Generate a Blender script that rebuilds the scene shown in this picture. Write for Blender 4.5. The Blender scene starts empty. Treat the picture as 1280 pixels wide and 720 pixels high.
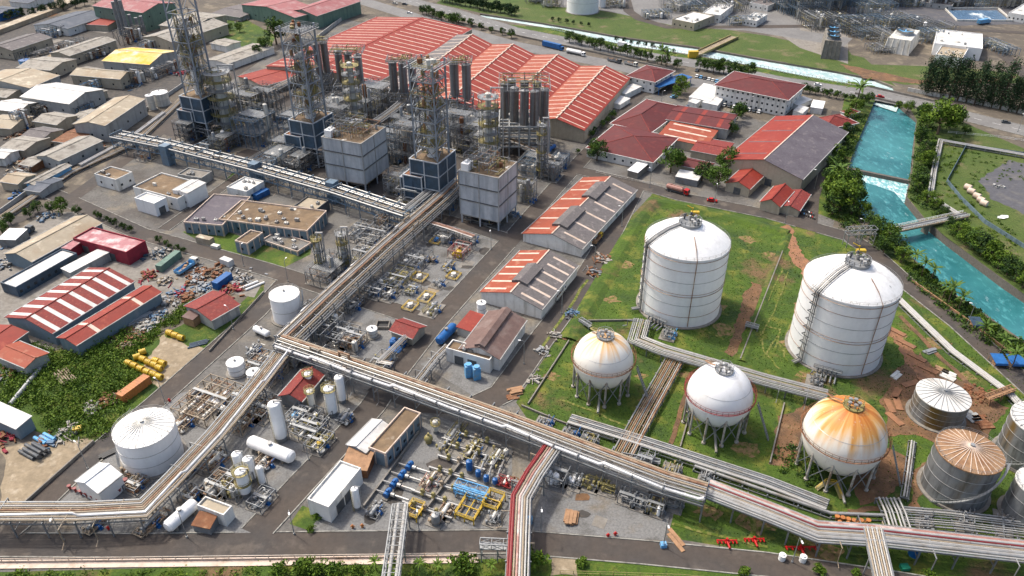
import bpy, math, random
from mathutils import Vector as V
from mathutils.geometry import delaunay_2d_cdt
R_ = random.Random(7)
S = bpy.context.scene
COL = S.collection
F, T, H = 970.0, math.radians(33.5), 150.0
sT, cT = math.sin(T), math.cos(T)
# ---- survey: a sight line of the survey photograph met with the level plane z gives a point of the site
def G(x, y, z=0.0):
    u = (x - 640) / F; v = (y - 360) / F
    k = (z - H) / (-sT - v * cT)
    return V((u * k, (cT - v * sT) * k, z))
def pxm(y): return F * (sT + (y - 360) / F * cT) / H
def hz(g, ty):  # height of the top of a vertical line standing at ground point g whose top is on image row ty
    v = (ty - 360) / F
    k = g.y / (cT - v * sT)
    return H + k * (-sT - v * cT)
ORD = ['first','second','third','fourth','fifth','sixth','seventh','eighth','ninth','tenth','eleventh','twelfth','thirteenth','fourteenth','fifteenth','sixteenth','seventeenth','eighteenth','nineteenth','twentieth','twenty-first','twenty-second','twenty-third','twenty-fourth','twenty-fifth','twenty-sixth','twenty-seventh','twenty-eighth','twenty-ninth','thirtieth']
# ---------------------------------------------------------------- mesh builder
class MB:
    def __init__(s): s.v = []; s.f = []; s.m = []; s.k = 0
    def add(s, vs, fs, k=None):
        o = len(s.v); s.v += [tuple(p) for p in vs]
        for f in fs: s.f.append(tuple(i + o for i in f)); s.m.append(s.k if k is None else k)
        return s
    def quad(s, a, b, c, d, k=None): return s.add([a, b, c, d], [(0, 1, 2, 3)], k)
    def obx(s, p, u, v, w, k=None):
        p, u, v, w = V(p), V(u), V(v), V(w)
        if u.cross(v).dot(w) < 0: u, v = v, u
        return s.add([p, p+u, p+u+v, p+v, p+w, p+u+w, p+u+v+w, p+v+w],
                     [(3,2,1,0), (4,5,6,7), (0,1,5,4), (1,2,6,5), (2,3,7,6), (3,0,4,7)], k)
    def box(s, c, sx, sy, sz, a=0.0, k=None):  # base centre c
        u = V((math.cos(a), math.sin(a), 0)); v = V((-math.sin(a), math.cos(a), 0))
        return s.obx(V(c) - u*sx/2 - v*sy/2, u*sx, v*sy, V((0, 0, sz)), k)
    def bar(s, a, b, w, h=None, k=None):
        a, b = V(a), V(b); d = b - a
        if d.length < 1e-4: return s
        h = h or w
        up = V((0, 0, 1)) if abs(d.normalized().z) < .95 else V((1, 0, 0))
        x = d.cross(up).normalized(); y = x.cross(d).normalized()
        return s.obx(a - x*w/2 - y*h/2, d, x*w, y*h, k)
    def cyl(s, a, b, r, n=8, r2=None, cap=True, k=None):
        a, b = V(a), V(b); d = b - a; r2 = r if r2 is None else r2
        if d.length < 1e-5: return s
        d = d.normalized()
        t = V((1, 0, 0)) if abs(d.x) < .8 else V((0, 1, 0))
        x = d.cross(t).normalized(); y = d.cross(x)
        vs = []
        for q in range(n):
            e = x*math.cos(2*math.pi*q/n) + y*math.sin(2*math.pi*q/n)
            vs += [a + e*r, b + e*r2]
        fs = [(2*q, 2*((q+1) % n), 2*((q+1) % n)+1, 2*q+1) for q in range(n)]
        if cap: fs += [tuple(range(2*n-2, -1, -2)), tuple(range(1, 2*n, 2))]
        return s.add(vs, fs, k)
    def pipe(s, pts, r, n=7, k=None):  # swept tube with mitred joints
        pts = [V(p) for p in pts]; vs = []; m = len(pts)
        for i, p in enumerate(pts):
            d1 = (p - pts[i-1]).normalized() if i else None
            d2 = (pts[i+1] - p).normalized() if i < m-1 else None
            d = ((d1 or d2) + (d2 or d1)).normalized()
            if d.length < .1: d = d1
            ref = d1 or d2
            t = V((0, 0, 1)) if abs(d.z) < .9 else V((0, 1, 0))
            x = d.cross(t).normalized(); y = d.cross(x).normalized()
            c = max(.35, abs(d.dot(ref)))
            for q in range(n):
                e = x*math.cos(2*math.pi*q/n) + y*math.sin(2*math.pi*q/n)
                pr = ref - d*ref.dot(d)
                if pr.length > 1e-3:
                    pr.normalize(); e = e + pr*e.dot(pr)*(1/c - 1)
                vs.append(p + e*r)
        fs = []
        for i in range(m-1):
            for q in range(n):
                q2 = (q+1) % n
                fs.append((i*n+q, i*n+q2, (i+1)*n+q2, (i+1)*n+q))
        fs += [tuple(range(n-1, -1, -1)), tuple(range((m-1)*n, m*n))]
        return s.add(vs, fs, k)
    def lathe(s, c, prof, n=24, k=None, ks=None):
        c = V(c); vs = []; m = len(prof); o = len(s.v)
        for q in range(n):
            a = 2*math.pi*q/n
            for r, z in prof: vs.append(c + V((r*math.cos(a), r*math.sin(a), z)))
        s.v += [tuple(p) for p in vs]
        for q in range(n):
            q2 = (q+1) % n
            for i in range(m-1):
                kk = (ks[i] if ks else (s.k if k is None else k))
                s.f.append((o+q*m+i, o+q2*m+i, o+q2*m+i+1, o+q*m+i+1)); s.m.append(kk)
        return s
    def sph(s, c, r, n=12, m=8, sz=1.0, k=None):
        return s.lathe(c, [(max(1e-3, r*math.sin(math.pi*i/m)), -r*sz*math.cos(math.pi*i/m)) for i in range(m+1)], n, k)
    def prism(s, poly, z0, z1, k=None):
        n = len(poly)
        ar = sum(poly[i][0]*poly[(i+1) % n][1] - poly[(i+1) % n][0]*poly[i][1] for i in range(n))
        if ar < 0: poly = poly[::-1]
        vs = [(p[0], p[1], z0) for p in poly] + [(p[0], p[1], z1) for p in poly]
        fs = [tuple(range(n-1, -1, -1)), tuple(range(n, 2*n))] + [(i, (i+1) % n, (i+1) % n + n, i+n) for i in range(n)]
        return s.add(vs, fs, k)
    def drum(s, a, b, r, n=14, k=None):  # cylinder with dished ends
        a, b = V(a), V(b); d = (b - a).normalized()
        s.cyl(a, b, r, n, cap=False, k=k)
        s.cyl(b, b + d*r*.35, r, n, r*.75, False, k); s.cyl(b + d*r*.35, b + d*r*.5, r*.75, n, .05*r, True, k)
        s.cyl(a, a - d*r*.35, r, n, r*.75, False, k); s.cyl(a - d*r*.35, a - d*r*.5, r*.75, n, .05*r, True, k)
        return s
    def rail(s, pts, z=1.1, w=.06, closed=False, k=None):
        pts = [V(p) for p in pts]
        if closed: pts = pts + [pts[0]]
        for a, b in zip(pts, pts[1:]):
            up = V((0, 0, z)); s.bar(a+up, b+up, w, k=k); s.bar(a+up*.5, b+up*.5, w, k=k)
            n = max(1, int((b-a).length/2.2))
            for i in range(n+1):
                p = a + (b-a)*i/n; s.bar(p, p+up, w, k=k)
        return s
def obj(name, mb, mats, parent=None, smooth=False, base=None):
    me = bpy.data.meshes.new(name)
    b = V(base) if base is not None else None
    vs = mb.v if b is None else [(p[0]-b.x, p[1]-b.y, p[2]-b.z) for p in mb.v]
    me.from_pydata(vs, [], mb.f)
    mats = mats if isinstance(mats, (list, tuple)) else [mats]
    for m in mats: me.materials.append(MT[m])
    if len(mats) > 1: me.polygons.foreach_set('material_index', [min(i, len(mats)-1) for i in mb.m])
    if smooth:
        me.polygons.foreach_set('use_smooth', [True]*len(mb.f))
        me.set_sharp_from_angle(angle=math.radians(38))
    me.update()
    o = bpy.data.objects.new(name, me); COL.objects.link(o)
    if parent is not None: o.parent = parent
    return o
USED = {}
def tag(o, label, cat, group=None, kind=None):
    if label: o['label'] = label; USED[label] = USED.get(label, 0) + 1
    if cat: o['category'] = cat
    if group: o['group'] = group
    if kind: o['kind'] = kind
    return o
class Thing:
    def __init__(s, name, label, cat, base, group=None):
        s.o = bpy.data.objects.new(name, None); COL.objects.link(s.o)
        s.b = V((base[0], base[1], base[2] if len(base) > 2 else 0)); s.o.location = s.b
        s.o.empty_display_size = .5
        tag(s.o, label, cat, group)
    def part(s, name, mb, mats, smooth=False, parent=None, label=None):
        p = obj(name, mb, mats, parent or s.o, smooth, s.b)
        if label: p['label'] = label
        return p
def one(name, label, cat, mb, mats, group=None, smooth=False):
    n = len(mb.v); c = V((sum(p[0] for p in mb.v)/n, sum(p[1] for p in mb.v)/n, min(p[2] for p in mb.v)))
    o = obj(name, mb, mats, None, smooth, c); o.location = c
    return tag(o, label, cat, group)
def struct(name, mb, mats, kind='structure', smooth=False):
    o = obj(name, mb, mats, None, smooth); o['kind'] = kind; return o
def dup(root, loc, rz=None, label=None, group=None, sc=None):
    r = root.copy(); COL.objects.link(r); r.location = loc
    if rz is not None: r.rotation_euler = (0, 0, rz)
    if sc is not None: r.scale = sc if isinstance(sc, tuple) else (sc, sc, sc)
    if label: tag(r, label, None)
    if group: r['group'] = group
    for ch in list(root.children):
        c = ch.copy(); COL.objects.link(c); c.parent = r
        for g in list(ch.children):
            d = g.copy(); COL.objects.link(d); d.parent = c
    return r
# ---------------------------------------------------------------- materials
MT = {}
def nd(t, kind, **kw):
    n = t.nodes.new(kind)
    for a, b in kw.items():
        if a in n.inputs.keys(): n.inputs[a].default_value = b
        else: setattr(n, a, b)
    return n
def ramp(t, src, lo, hi):
    r = nd(t, 'ShaderNodeMapRange'); r.inputs[1].default_value = lo; r.inputs[2].default_value = hi
    t.links.new(src, r.inputs[0]); return r.outputs[0]
def mix(t, fac, a, b):
    m = nd(t, 'ShaderNodeMix', data_type='RGBA')
    if isinstance(fac, (int, float)): m.inputs[0].default_value = fac
    else: t.links.new(fac, m.inputs[0])
    for i, c in ((6, a), (7, b)):
        if isinstance(c, tuple): m.inputs[i].default_value = (*c[:3], 1)
        else: t.links.new(c, m.inputs[i])
    return m.outputs[2]
def noise(t, scale, detail=5, st=(1, 1, 1), off=0, rough=.6):
    g = nd(t, 'ShaderNodeNewGeometry'); mp = nd(t, 'ShaderNodeMapping')
    mp.inputs[3].default_value = st; mp.inputs[1].default_value = (off, off*.7, 0)
    n = nd(t, 'ShaderNodeTexNoise'); n.inputs['Scale'].default_value = scale; n.inputs['Detail'].default_value = detail
    n.inputs['Roughness'].default_value = rough
    t.links.new(g.outputs['Position'], mp.inputs[0]); t.links.new(mp.outputs[0], n.inputs['Vector'])
    return n.outputs[0]
def mat(key, col, rough=.7, metal=0.0, layers=(), bump=None, var=.25, vs=.6, spec=.5):
    """layers: (colour, scale, lo, hi, stretch) weathering patches laid over the base colour"""
    def dk(c):
        if max(c) > .5: return c
        g = sum(c)/3; return tuple(max(.004, (g+(x-g)*1.12)*.76) for x in c)
    col = dk(col); layers = [(dk(l[0]), *l[1:]) for l in layers]
    m = bpy.data.materials.new(key); m.use_nodes = True; t = m.node_tree
    b = t.nodes['Principled BSDF']; b.inputs['Roughness'].default_value = rough; b.inputs['Metallic'].default_value = metal
    b.inputs['Specular IOR Level'].default_value = spec
    c = (*col, 1)
    for i, l in enumerate(layers):
        st = l[4] if len(l) > 4 else (1, 1, 1)
        c = mix(t, ramp(t, noise(t, l[1], 6, st, 13*i + len(key)*3.1), l[2], l[3]), c, l[0])
    if var:
        f = noise(t, vs, 8, (1, 1, 1), 31, .7)
        lo = tuple(x*(1-var) for x in (1, 1, 1)); hi = (1+var,)*3
        mm = nd(t, 'ShaderNodeMix', data_type='RGBA', blend_type='MULTIPLY'); mm.inputs[0].default_value = 1
        if isinstance(c, tuple): mm.inputs[6].default_value = c
        else: t.links.new(c, mm.inputs[6])
        t.links.new(mix(t, ramp(t, f, .3, .7), lo, hi), mm.inputs[7]); c = mm.outputs[2]
    if isinstance(c, tuple): b.inputs['Base Color'].default_value = c
    else: t.links.new(c, b.inputs['Base Color'])
    if bump:
        bp = nd(t, 'ShaderNodeBump'); bp.inputs['Strength'].default_value = bump[1]; bp.inputs['Distance'].default_value = bump[2] if len(bump) > 2 else .1
        t.links.new(noise(t, bump[0], 6), bp.inputs['Height']); t.links.new(bp.outputs[0], b.inputs['Normal'])
    MT[key] = m; return m
STZ = (1, 1, .12)
RUST = (.16, .06, .025)
mat('ground', (.14,.118,.09), .95, layers=[((.10, .085, .07), .03, .4, .65), ((.27, .23, .17), .11, .5, .7)], bump=(1.5, .4))
mat('yard', (.165,.158,.145), .95, layers=[((.10, .09, .08), .05, .45, .65), ((.23, .2, .155), .09, .52, .68), ((.06, .055, .05), .25, .6, .72)], bump=(2.5, .5), var=.35, vs=1.2)
mat('gravel', (.215,.213,.205), .95, layers=[((.11, .105, .095), .12, .5, .7), ((.2, .165, .12), .07, .55, .7)], bump=(3, .6), var=.35, vs=1.8)
mat('asphalt', (.082,.066,.054), .9, layers=[((.065, .058, .053), .05, .42, .62), ((.16, .135, .11), .16, .55, .75), ((.045, .04, .038), .4, .66, .74)], bump=(2, .2), var=.2)
mat('highway', (.23, .225, .215), .9, layers=[((.17, .165, .16), .06, .4, .7)], var=.2)
mat('concrete', (.27,.25,.22), .9, layers=[((.2, .18, .15), .3, .45, .7), ((.12, .11, .09), 1.1, .6, .75)], bump=(2, .2))
mat('kerb', (.36, .35, .31), .9, layers=[((.17, .16, .14), .5, .45, .65)])
mat('soil', (.21, .115, .06), .95, layers=[((.12, .075, .045), .15, .4, .65), ((.3, .19, .11), .3, .55, .75)], bump=(1.5, .6, .3))
mat('sand', (.34,.275,.19), .95, layers=[((.25, .2, .135), .12, .45, .65), ((.5, .43, .33), .3, .55, .7)], bump=(1.5, .4))
mat('clay', (.33, .17, .095), .95, layers=[((.2, .11, .07), .3, .45, .7)])
mat('grass', (.055,.10,.009), .95, layers=[((.08, .135, .012), .045, .46, .66), ((.03, .062, .010), .09, .5, .66), ((.17, .18, .035), .13, .52, .66), ((.17, .11, .055), .045, .57, .66), ((.045, .08, .012), .6, .55, .7)], bump=(1.2, .8, .4), var=.3, vs=1.4)
mat('meadow', (.085,.115,.025), .95, layers=[((.06, .1, .015), .05, .4, .6), ((.2, .16, .09), .06, .56, .7), ((.045, .075, .015), .3, .55, .7)], bump=(1, .7, .4), var=.3, vs=1)
mat('blade', (.07, .135, .012), .9, var=.35, layers=[((.14, .18, .02), .12, .45, .65)])
mat('tarpit', (.10, .10, .11), .9, layers=[((.16, .15, .14), .15, .5, .7)])
mat('white', (.78, .775, .75), .45, layers=[((.5, .47, .4), .5, .6, .85, STZ)], var=.06)
mat('tankw', (.78, .78, .77), .5, layers=[((.64, .64, .62), .25, .5, .85, STZ), ((.5, .45, .38), 1.2, .72, .85, STZ)], var=.05)
mat('tankroof', (.78, .77, .74), .55, layers=[((.64, .62, .58), .35, .52, .75), ((.4, .38, .34), .9, .7, .82)], var=.1)
mat('tankroofg', (.76, .75, .72), .55, layers=[((.6, .58, .54), .3, .52, .72), ((.16, .15, .13), .28, .66, .74)], var=.12)
mat('silo', (.30,.305,.31), .5, .3, layers=[((.17, .17, .17), 1.6, .5, .62, (1, 1, .03)), ((.3, .27, .22), .3, .56, .75, STZ)], var=.12)
mat('scrapw', (.42, .40, .36), .8, layers=[((.16, .13, .1), .9, .45, .62)], var=.3)
mat('scrapb', (.09, .17, .27), .7, layers=[((.2, .19, .17), .9, .5, .65)], var=.3)
mat('spill', (.055, .05, .045), .85, layers=[((.10, .085, .07), .4, .45, .65)], var=.3)
mat('greytan', (.37,.345,.30), .85, layers=[((.36, .33, .28), .12, .45, .62), ((.17, .15, .125), .25, .5, .68)], var=.2)
mat('drygrass', (.22, .21, .07), .95, layers=[((.08, .12, .012), .8, .42, .55)], var=.25)
mat('dullpink', (.34, .13, .13), .8, layers=[((.42, .27, .26), .15, .5, .68)], var=.15)
mat('lag', (.68, .675, .66), .35, .2, layers=[((.45, .44, .42), .3, .55, .75)], var=.08)
mat('mast', (.33,.37,.41), .5, .2, layers=[(RUST, .8, .64, .76)], var=.15)
mat('drysoil', (.27, .18, .09), .95, layers=[((.10, .13, .02), .7, .46, .58), ((.17, .11, .055), .4, .5, .7)], bump=(1.5, .5), var=.3)
mat('scrapt', (.24, .19, .14), .9, layers=[((.12, .09, .07), .9, .45, .62)], var=.35)
mat('legm', (.50, .47, .42), .7, layers=[((.22, .16, .11), .5, .46, .64), (RUST, .9, .6, .74)], var=.2)
mat('sphw', (.76, .755, .74), .45, layers=[((.6, .58, .54), .3, .5, .8, STZ)], var=.04)
mat('offwhite', (.6, .58, .52), .6, layers=[((.36, .33, .27), .6, .5, .75, STZ)], var=.12)
mat('galv', (.36,.37,.37), .5, .35, layers=[((.25, .25, .24), .5, .5, .75, STZ)], var=.15)
mat('tankgrey', (.26,.27,.275), .5, .2, layers=[((.20, .13, .05), .14, .5, .66, (1, 1, .25)), ((.10, .10, .095), .6, .5, .7, STZ)], var=.15)
mat('coneroof', (.34, .21, .12), .75, layers=[((.22, .11, .055), .4, .45, .7), ((.46, .36, .26), .8, .58, .75)], var=.2)
mat('steel', (.26,.275,.285), .55, .25, layers=[((.22, .2, .18), .4, .5, .72), (RUST, .8, .62, .75)], var=.2)
mat('steelblue', (.16,.235,.31), .55, .1, layers=[((.15, .19, .23), .4, .45, .7), (RUST, .7, .66, .78)], var=.2)
mat('steeldk', (.10, .11, .12), .6, .2, layers=[((.2, .19, .17), .5, .5, .7)], var=.25)
mat('pipegrey', (.40,.40,.39), .4, .3, layers=[((.28, .25, .21), .25, .5, .7), (RUST, .35, .66, .76)], var=.15)
mat('pipewhite', (.49,.48,.455), .4, .1, layers=[((.46, .42, .36), .3, .55, .75)], var=.1)
mat('piperust', (.34, .2, .12), .7, layers=[((.48, .38, .28), .2, .5, .65), ((.16, .07, .04), .4, .5, .7)], var=.2)
mat('pipetan', (.38,.31,.225), .6, layers=[((.28, .2, .13), .2, .5, .7)], var=.15)
mat('pipered', (.24,.028,.028), .5, layers=[((.2, .03, .03), .3, .5, .75)], var=.15)
mat('pipepink', (.42,.22,.18), .55, layers=[((.62, .5, .45), .2, .5, .7)], var=.15)
mat('yellow', (.52,.34,.02), .5, layers=[((.35, .22, .03), .8, .55, .75)], var=.15)
mat('dullyellow', (.33,.285,.115), .6, layers=[((.2, .15, .07), .6, .48, .7)], var=.2)
mat('blue', (.025,.13,.36), .45, layers=[((.02, .08, .22), .7, .5, .75)], var=.15)
mat('bluelight', (.1, .33, .58), .5, layers=[((.3, .4, .48), .8, .5, .7)], var=.15)
mat('navy', (.045,.075,.105), .5, layers=[((.06, .11, .17), .2, .45, .65), ((.02, .04, .07), .5, .55, .7, STZ)], var=.2)
mat('slate', (.16,.225,.26), .7, layers=[((.06, .1, .125), .4, .5, .7, STZ)], var=.15)
mat('clad', (.47,.50,.52), .5, .1, layers=[((.32, .36, .4), .25, .45, .7, STZ), ((.26, .24, .22), .8, .62, .8, STZ)], var=.1)
mat('green', (.02, .2, .12), .5, var=.15)
mat('greenwall', (.16, .25, .2), .7, layers=[((.1, .16, .13), .3, .5, .7, STZ)], var=.12)
mat('redpaint', (.5, .025, .02), .45, layers=[((.25, .02, .02), .6, .55, .75)], var=.15)
mat('redroof', (.26,.03,.017), .75, layers=[((.27, .04, .026), .12, .45, .65), ((.36, .08, .045), .3, .55, .7)], var=.14)
mat('orangeroof', (.33,.075,.038), .75, layers=[((.3, .075, .045), .15, .45, .65), ((.42, .2, .13), .3, .55, .7)], var=.14)
mat('maroon', (.12, .02, .02), .8, layers=[((.11, .025, .025), .15, .45, .65), ((.17, .035, .03), .3, .55, .7)], var=.16)
mat('tilered', (.23,.035,.028), .8, layers=[((.2, .04, .035), .5, .42, .62), ((.36, .1, .07), 1.2, .55, .7)], var=.3, vs=1.5)
mat('pinkroof', (.46,.22,.23), .8, layers=[((.55, .45, .43), .2, .48, .62), ((.34, .12, .13), .3, .52, .7)], var=.15)
mat('cream', (.58,.46,.37), .7, layers=[((.5, .38, .28), .3, .5, .7)], var=.12)
mat('tanroof', (.42,.36,.27), .8, layers=[((.36, .28, .19), .1, .45, .65), ((.55, .48, .36), .2, .55, .7)], var=.12)
mat('greyroof', (.16,.145,.14), .85, layers=[((.15, .135, .135), .12, .45, .65), ((.29, .26, .245), .4, .55, .7)], var=.22, vs=1.2)
mat('purpleroof', (.13, .115, .13), .85, layers=[((.10, .085, .1), .12, .45, .65), ((.2, .175, .18), .3, .55, .7)], var=.22, vs=1.2)
mat('brownroof', (.17, .11, .095), .85, layers=[((.24, .18, .16), .2, .5, .7)], var=.2)
mat('slateroof', (.10, .115, .14), .85, layers=[((.16, .17, .19), .15, .5, .7)], var=.2)
mat('dirtroof', (.24, .17, .105), .95, layers=[((.14, .10, .065), .1, .42, .62), ((.4, .34, .26), .2, .58, .7), ((.6, .58, .52), .13, .66, .7)], var=.25)
mat('yellowroof', (.56, .41, .13), .8, layers=[((.62, .36, .02), .07, .5, .6), ((.6, .52, .38), .1, .5, .62)], var=.12)
mat('whiteroof', (.56,.55,.52), .7, layers=[((.5, .47, .42), .2, .5, .7), ((.33, .3, .26), .6, .64, .78)], var=.1)
mat('wallw', (.66, .65, .61), .8, layers=[((.42, .4, .35), .4, .5, .75, STZ)], var=.1)
mat('wallt', (.5, .44, .34), .8, layers=[((.36, .31, .24), .3, .5, .72, STZ)], var=.12)
mat('wallg', (.45,.45,.43), .8, layers=[((.24, .24, .23), .3, .5, .72, STZ)], var=.12)
mat('wallblue', (.20,.26,.30), .8, layers=[((.3, .33, .35), .35, .56, .7, STZ)], var=.12)
mat('wallred', (.30, .03, .05), .8, layers=[((.15, .02, .03), .3, .5, .72)], var=.12)
mat('glass', (.02, .03, .04), .15, spec=.6, var=0)
mat('black', (.02, .02, .02), .6, var=.2)
mat('rubber', (.03, .03, .03), .8, var=0)
mat('trunk', (.12, .09, .06), .9, var=.3, vs=4)
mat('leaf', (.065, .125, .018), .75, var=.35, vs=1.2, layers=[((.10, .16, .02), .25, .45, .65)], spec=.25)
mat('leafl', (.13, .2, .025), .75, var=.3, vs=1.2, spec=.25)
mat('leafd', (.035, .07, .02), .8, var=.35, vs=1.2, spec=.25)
mat('pine', (.028, .058, .028), .85, var=.35, vs=1, spec=.2)
mat('pinel', (.05, .085, .035), .85, var=.35, vs=1, spec=.2)
mat('palm', (.09, .15, .03), .7, var=.3, spec=.3)
mat('rust', (.2, .085, .04), .85, layers=[((.32, .18, .10), .6, .5, .7)], var=.3)
mat('timber', (.40, .24, .14), .85, layers=[((.28, .17, .1), .8, .5, .7)], var=.25)
mat('orange', (.5, .2, .07), .6, layers=[((.36, .15, .07), .5, .5, .7)], var=.15)
mat('tarp', (.04, .16, .42), .6, var=.2)
mat('stone', (.16, .14, .12), .9, var=.4, vs=1.5)
mat('foam', (.75, .78, .77), .8, var=.15, vs=1.5)
def mat_water(key, deep, shal, foam_lo, foam_hi, fs=.35):
    m = bpy.data.materials.new(key); m.use_nodes = True; t = m.node_tree; b = t.nodes['Principled BSDF']
    b.inputs['Roughness'].default_value = .22; b.inputs['IOR'].default_value = 1.33
    c = mix(t, ramp(t, noise(t, .035, 5), .35, .65), deep, shal)
    c = mix(t, ramp(t, noise(t, .5, 8, (1, .45, 1), 5, .7), .52, .8), c, tuple(min(1, x*1.8+.03) for x in shal))
    c = mix(t, ramp(t, noise(t, fs, 9, (1, .5, 1), 9, .75), foam_lo, foam_hi), c, (.7, .78, .78))
    t.links.new(c, b.inputs['Base Color'])
    bp = nd(t, 'ShaderNodeBump'); bp.inputs['Strength'].default_value = .7; bp.inputs['Distance'].default_value = .35
    t.links.new(noise(t, .8, 6, (1, .5, 1)), bp.inputs['Height']); t.links.new(bp.outputs[0], b.inputs['Normal'])
    MT[key] = m
mat_water('water', (.013, .098, .112), (.042, .185, .195), .61, .82, .35)
mat_water('waterfoam', (.05, .25, .27), (.2, .42, .43), .46, .62, .6)
mat_water('canalw', (.28, .42, .42), (.5, .6, .58), .5, .72)
mat_water('pond', (.06, .12, .2), (.1, .17, .26), .55, .6, .03)
def mat_rustsphere():
    # rust weeping from the crown platform of the sphere in vertical streaks (the stain's own shape), on white paint
    m = bpy.data.materials.new('sphrust'); m.use_nodes = True; t = m.node_tree; b = t.nodes['Principled BSDF']; b.inputs['Roughness'].default_value = .55
    tc = nd(t, 'ShaderNodeTexCoord'); sx = nd(t, 'ShaderNodeSeparateXYZ'); t.links.new(tc.outputs['Object'], sx.inputs[0])
    at = nd(t, 'ShaderNodeMath', operation='ARCTAN2'); t.links.new(sx.outputs[1], at.inputs[0]); t.links.new(sx.outputs[0], at.inputs[1])
    cb = nd(t, 'ShaderNodeCombineXYZ'); t.links.new(at.outputs[0], cb.inputs[0])
    zz = nd(t, 'ShaderNodeMath', operation='MULTIPLY'); zz.inputs[1].default_value = .012; t.links.new(sx.outputs[2], zz.inputs[0]); t.links.new(zz.outputs[0], cb.inputs[1])
    n = nd(t, 'ShaderNodeTexNoise'); n.inputs['Scale'].default_value = 3.4; n.inputs['Detail'].default_value = 5; t.links.new(cb.outputs[0], n.inputs['Vector'])
    h = nd(t, 'ShaderNodeMapRange'); t.links.new(sx.outputs[2], h.inputs[0]); h.inputs[1].default_value = 7.; h.inputs[2].default_value = 21.; h.inputs[3].default_value = -.55; h.inputs[4].default_value = .30
    ad = nd(t, 'ShaderNodeMath', operation='ADD'); t.links.new(n.outputs[0], ad.inputs[0]); t.links.new(h.outputs[0], ad.inputs[1])
    c = mix(t, ramp(t, ad.outputs[0], .36, .66), (.74, .70, .62), (.62, .33, .085))
    c = mix(t, ramp(t, ad.outputs[0], .6, .85), c, (.42, .13, .015))
    c = mix(t, ramp(t, noise(t, 1.5, 5, STZ), .6, .8), c, (.5, .42, .32))
    t.links.new(c, b.inputs['Base Color']); MT['sphrust'] = m
    # the lighter sphere: a faint ochre bloom below its crown platform
    m2 = m.copy(); m2.name = 'sphstain'; t = m2.node_tree
    for x in t.nodes:
        if x.type == 'MIX':
            pass
    mr = [x for x in t.nodes if x.type == 'MAP_RANGE' and abs(x.inputs[1].default_value - 7) < .01][0]
    mr.inputs[1].default_value = 9.; mr.inputs[2].default_value = 21; mr.inputs[3].default_value = -.62; mr.inputs[4].default_value = .20
    MT['sphstain'] = m2
mat_rustsphere()
# ---------------------------------------------------------------- plan helpers
def XY(p): return V((p.x, p.y, 0))
def rect(n, l, r, h):
    N, L, Q = G(*n, h), G(*l, h), G(*r, h); u, v = L - N, Q - N
    au, av = math.atan2(u.y, u.x), math.atan2(v.y, v.x)
    d = ((au - av) - math.pi/2) / 2
    au -= d; av += d
    return XY(N), V((math.cos(au), math.sin(au), 0))*u.length, V((math.cos(av), math.sin(av), 0))*v.length
def offs(pts, d):  # offset a polyline sideways (to its right) by d
    out = []
    for i, p in enumerate(pts):
        d1 = (pts[i]-pts[i-1]) if i else (pts[1]-pts[0])
        d2 = (pts[i+1]-pts[i]) if i < len(pts)-1 else d1
        d1 = XY(d1).normalized(); d2 = XY(d2).normalized()
        n1 = V((d1.y, -d1.x, 0)); n2 = V((d2.y, -d2.x, 0)); m = (n1+n2)
        m = m / max(.5, m.dot(n1)) if m.length > .1 else n1
        out.append(p + m*d)
    return out
def along(pts, step, ends=True):
    out = []
    for a, b in zip(pts, pts[1:]):
        n = max(1, round((b-a).length/step))
        for i in range(n): out.append((a + (b-a)*i/n, (b-a).normalized()))
    if ends: out.append((pts[-1], (pts[-1]-pts[-2]).normalized()))
    return out
def inpoly(x, y, P):
    c = False; n = len(P)
    for i in range(n):
        x1, y1 = P[i][0], P[i][1]; x2, y2 = P[i-1][0], P[i-1][1]
        if (y1 > y) != (y2 > y) and x < (x2-x1)*(y-y1)/(y2-y1)+x1: c = not c
    return c
def GP(*a): return [G(*p) for p in a]
# ---------------------------------------------------------------- ground with the river and canal cut into it
RIV_L = [(1094,118),(1088,140),(1070,180),(1060,212),(1060,234),(1078,270),(1108,290),(1130,312),(1182,360),(1214,380),(1282,428),(1400,520)]
RIV_R = [(1500,470),(1300,380),(1255,350),(1184,297),(1157,275),(1133,246),(1138,222),(1142,180),(1146,150),(1126,133),(1122,118)]
CAN_A = [(600,17),(680,29),(720,36),(780,47),(870,59),(960,75),(1040,88),(1090,98),(1116,108),(1125,122)]
CAN_B = [(1100,124),(1096,112),(1075,107),(1030,100),(960,86),(870,69),(780,56),(720,43),(680,34),(600,21)]
riv = [XY(G(*p)) for p in RIV_L + RIV_R]
can = [XY(G(*p)) for p in CAN_A + CAN_B]
def ground_sheet():
    vs = [V((-1500, -100)), V((1500, -100)), V((1500, 3500)), V((-1500, 3500))]
    edges = [(0, 1), (1, 2), (2, 3), (3, 0)]
    for loop in (riv, can):
        o = len(vs); vs += [V((p.x, p.y)) for p in loop]
        edges += [(o+i, o+(i+1) % len(loop)) for i in range(len(loop))]
    r = random.Random(3)
    for i in range(500): vs.append(V((r.uniform(-600, 600), r.uniform(20, 900))))
    ov, oe, of, *_ = delaunay_2d_cdt(vs, edges, [], 0, 1e-4)
    mb = MB(); mb.v = [(p.x, p.y, 0) for p in ov]
    for f in of:
        cx = sum(ov[i].x for i in f)/len(f); cy = sum(ov[i].y for i in f)/len(f)
        if inpoly(cx, cy, riv) or inpoly(cx, cy, can): continue
        mb.f.append(tuple(f)); mb.m.append(0)
    struct('ground', mb, 'ground')
ground_sheet()
mb = MB()
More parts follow.
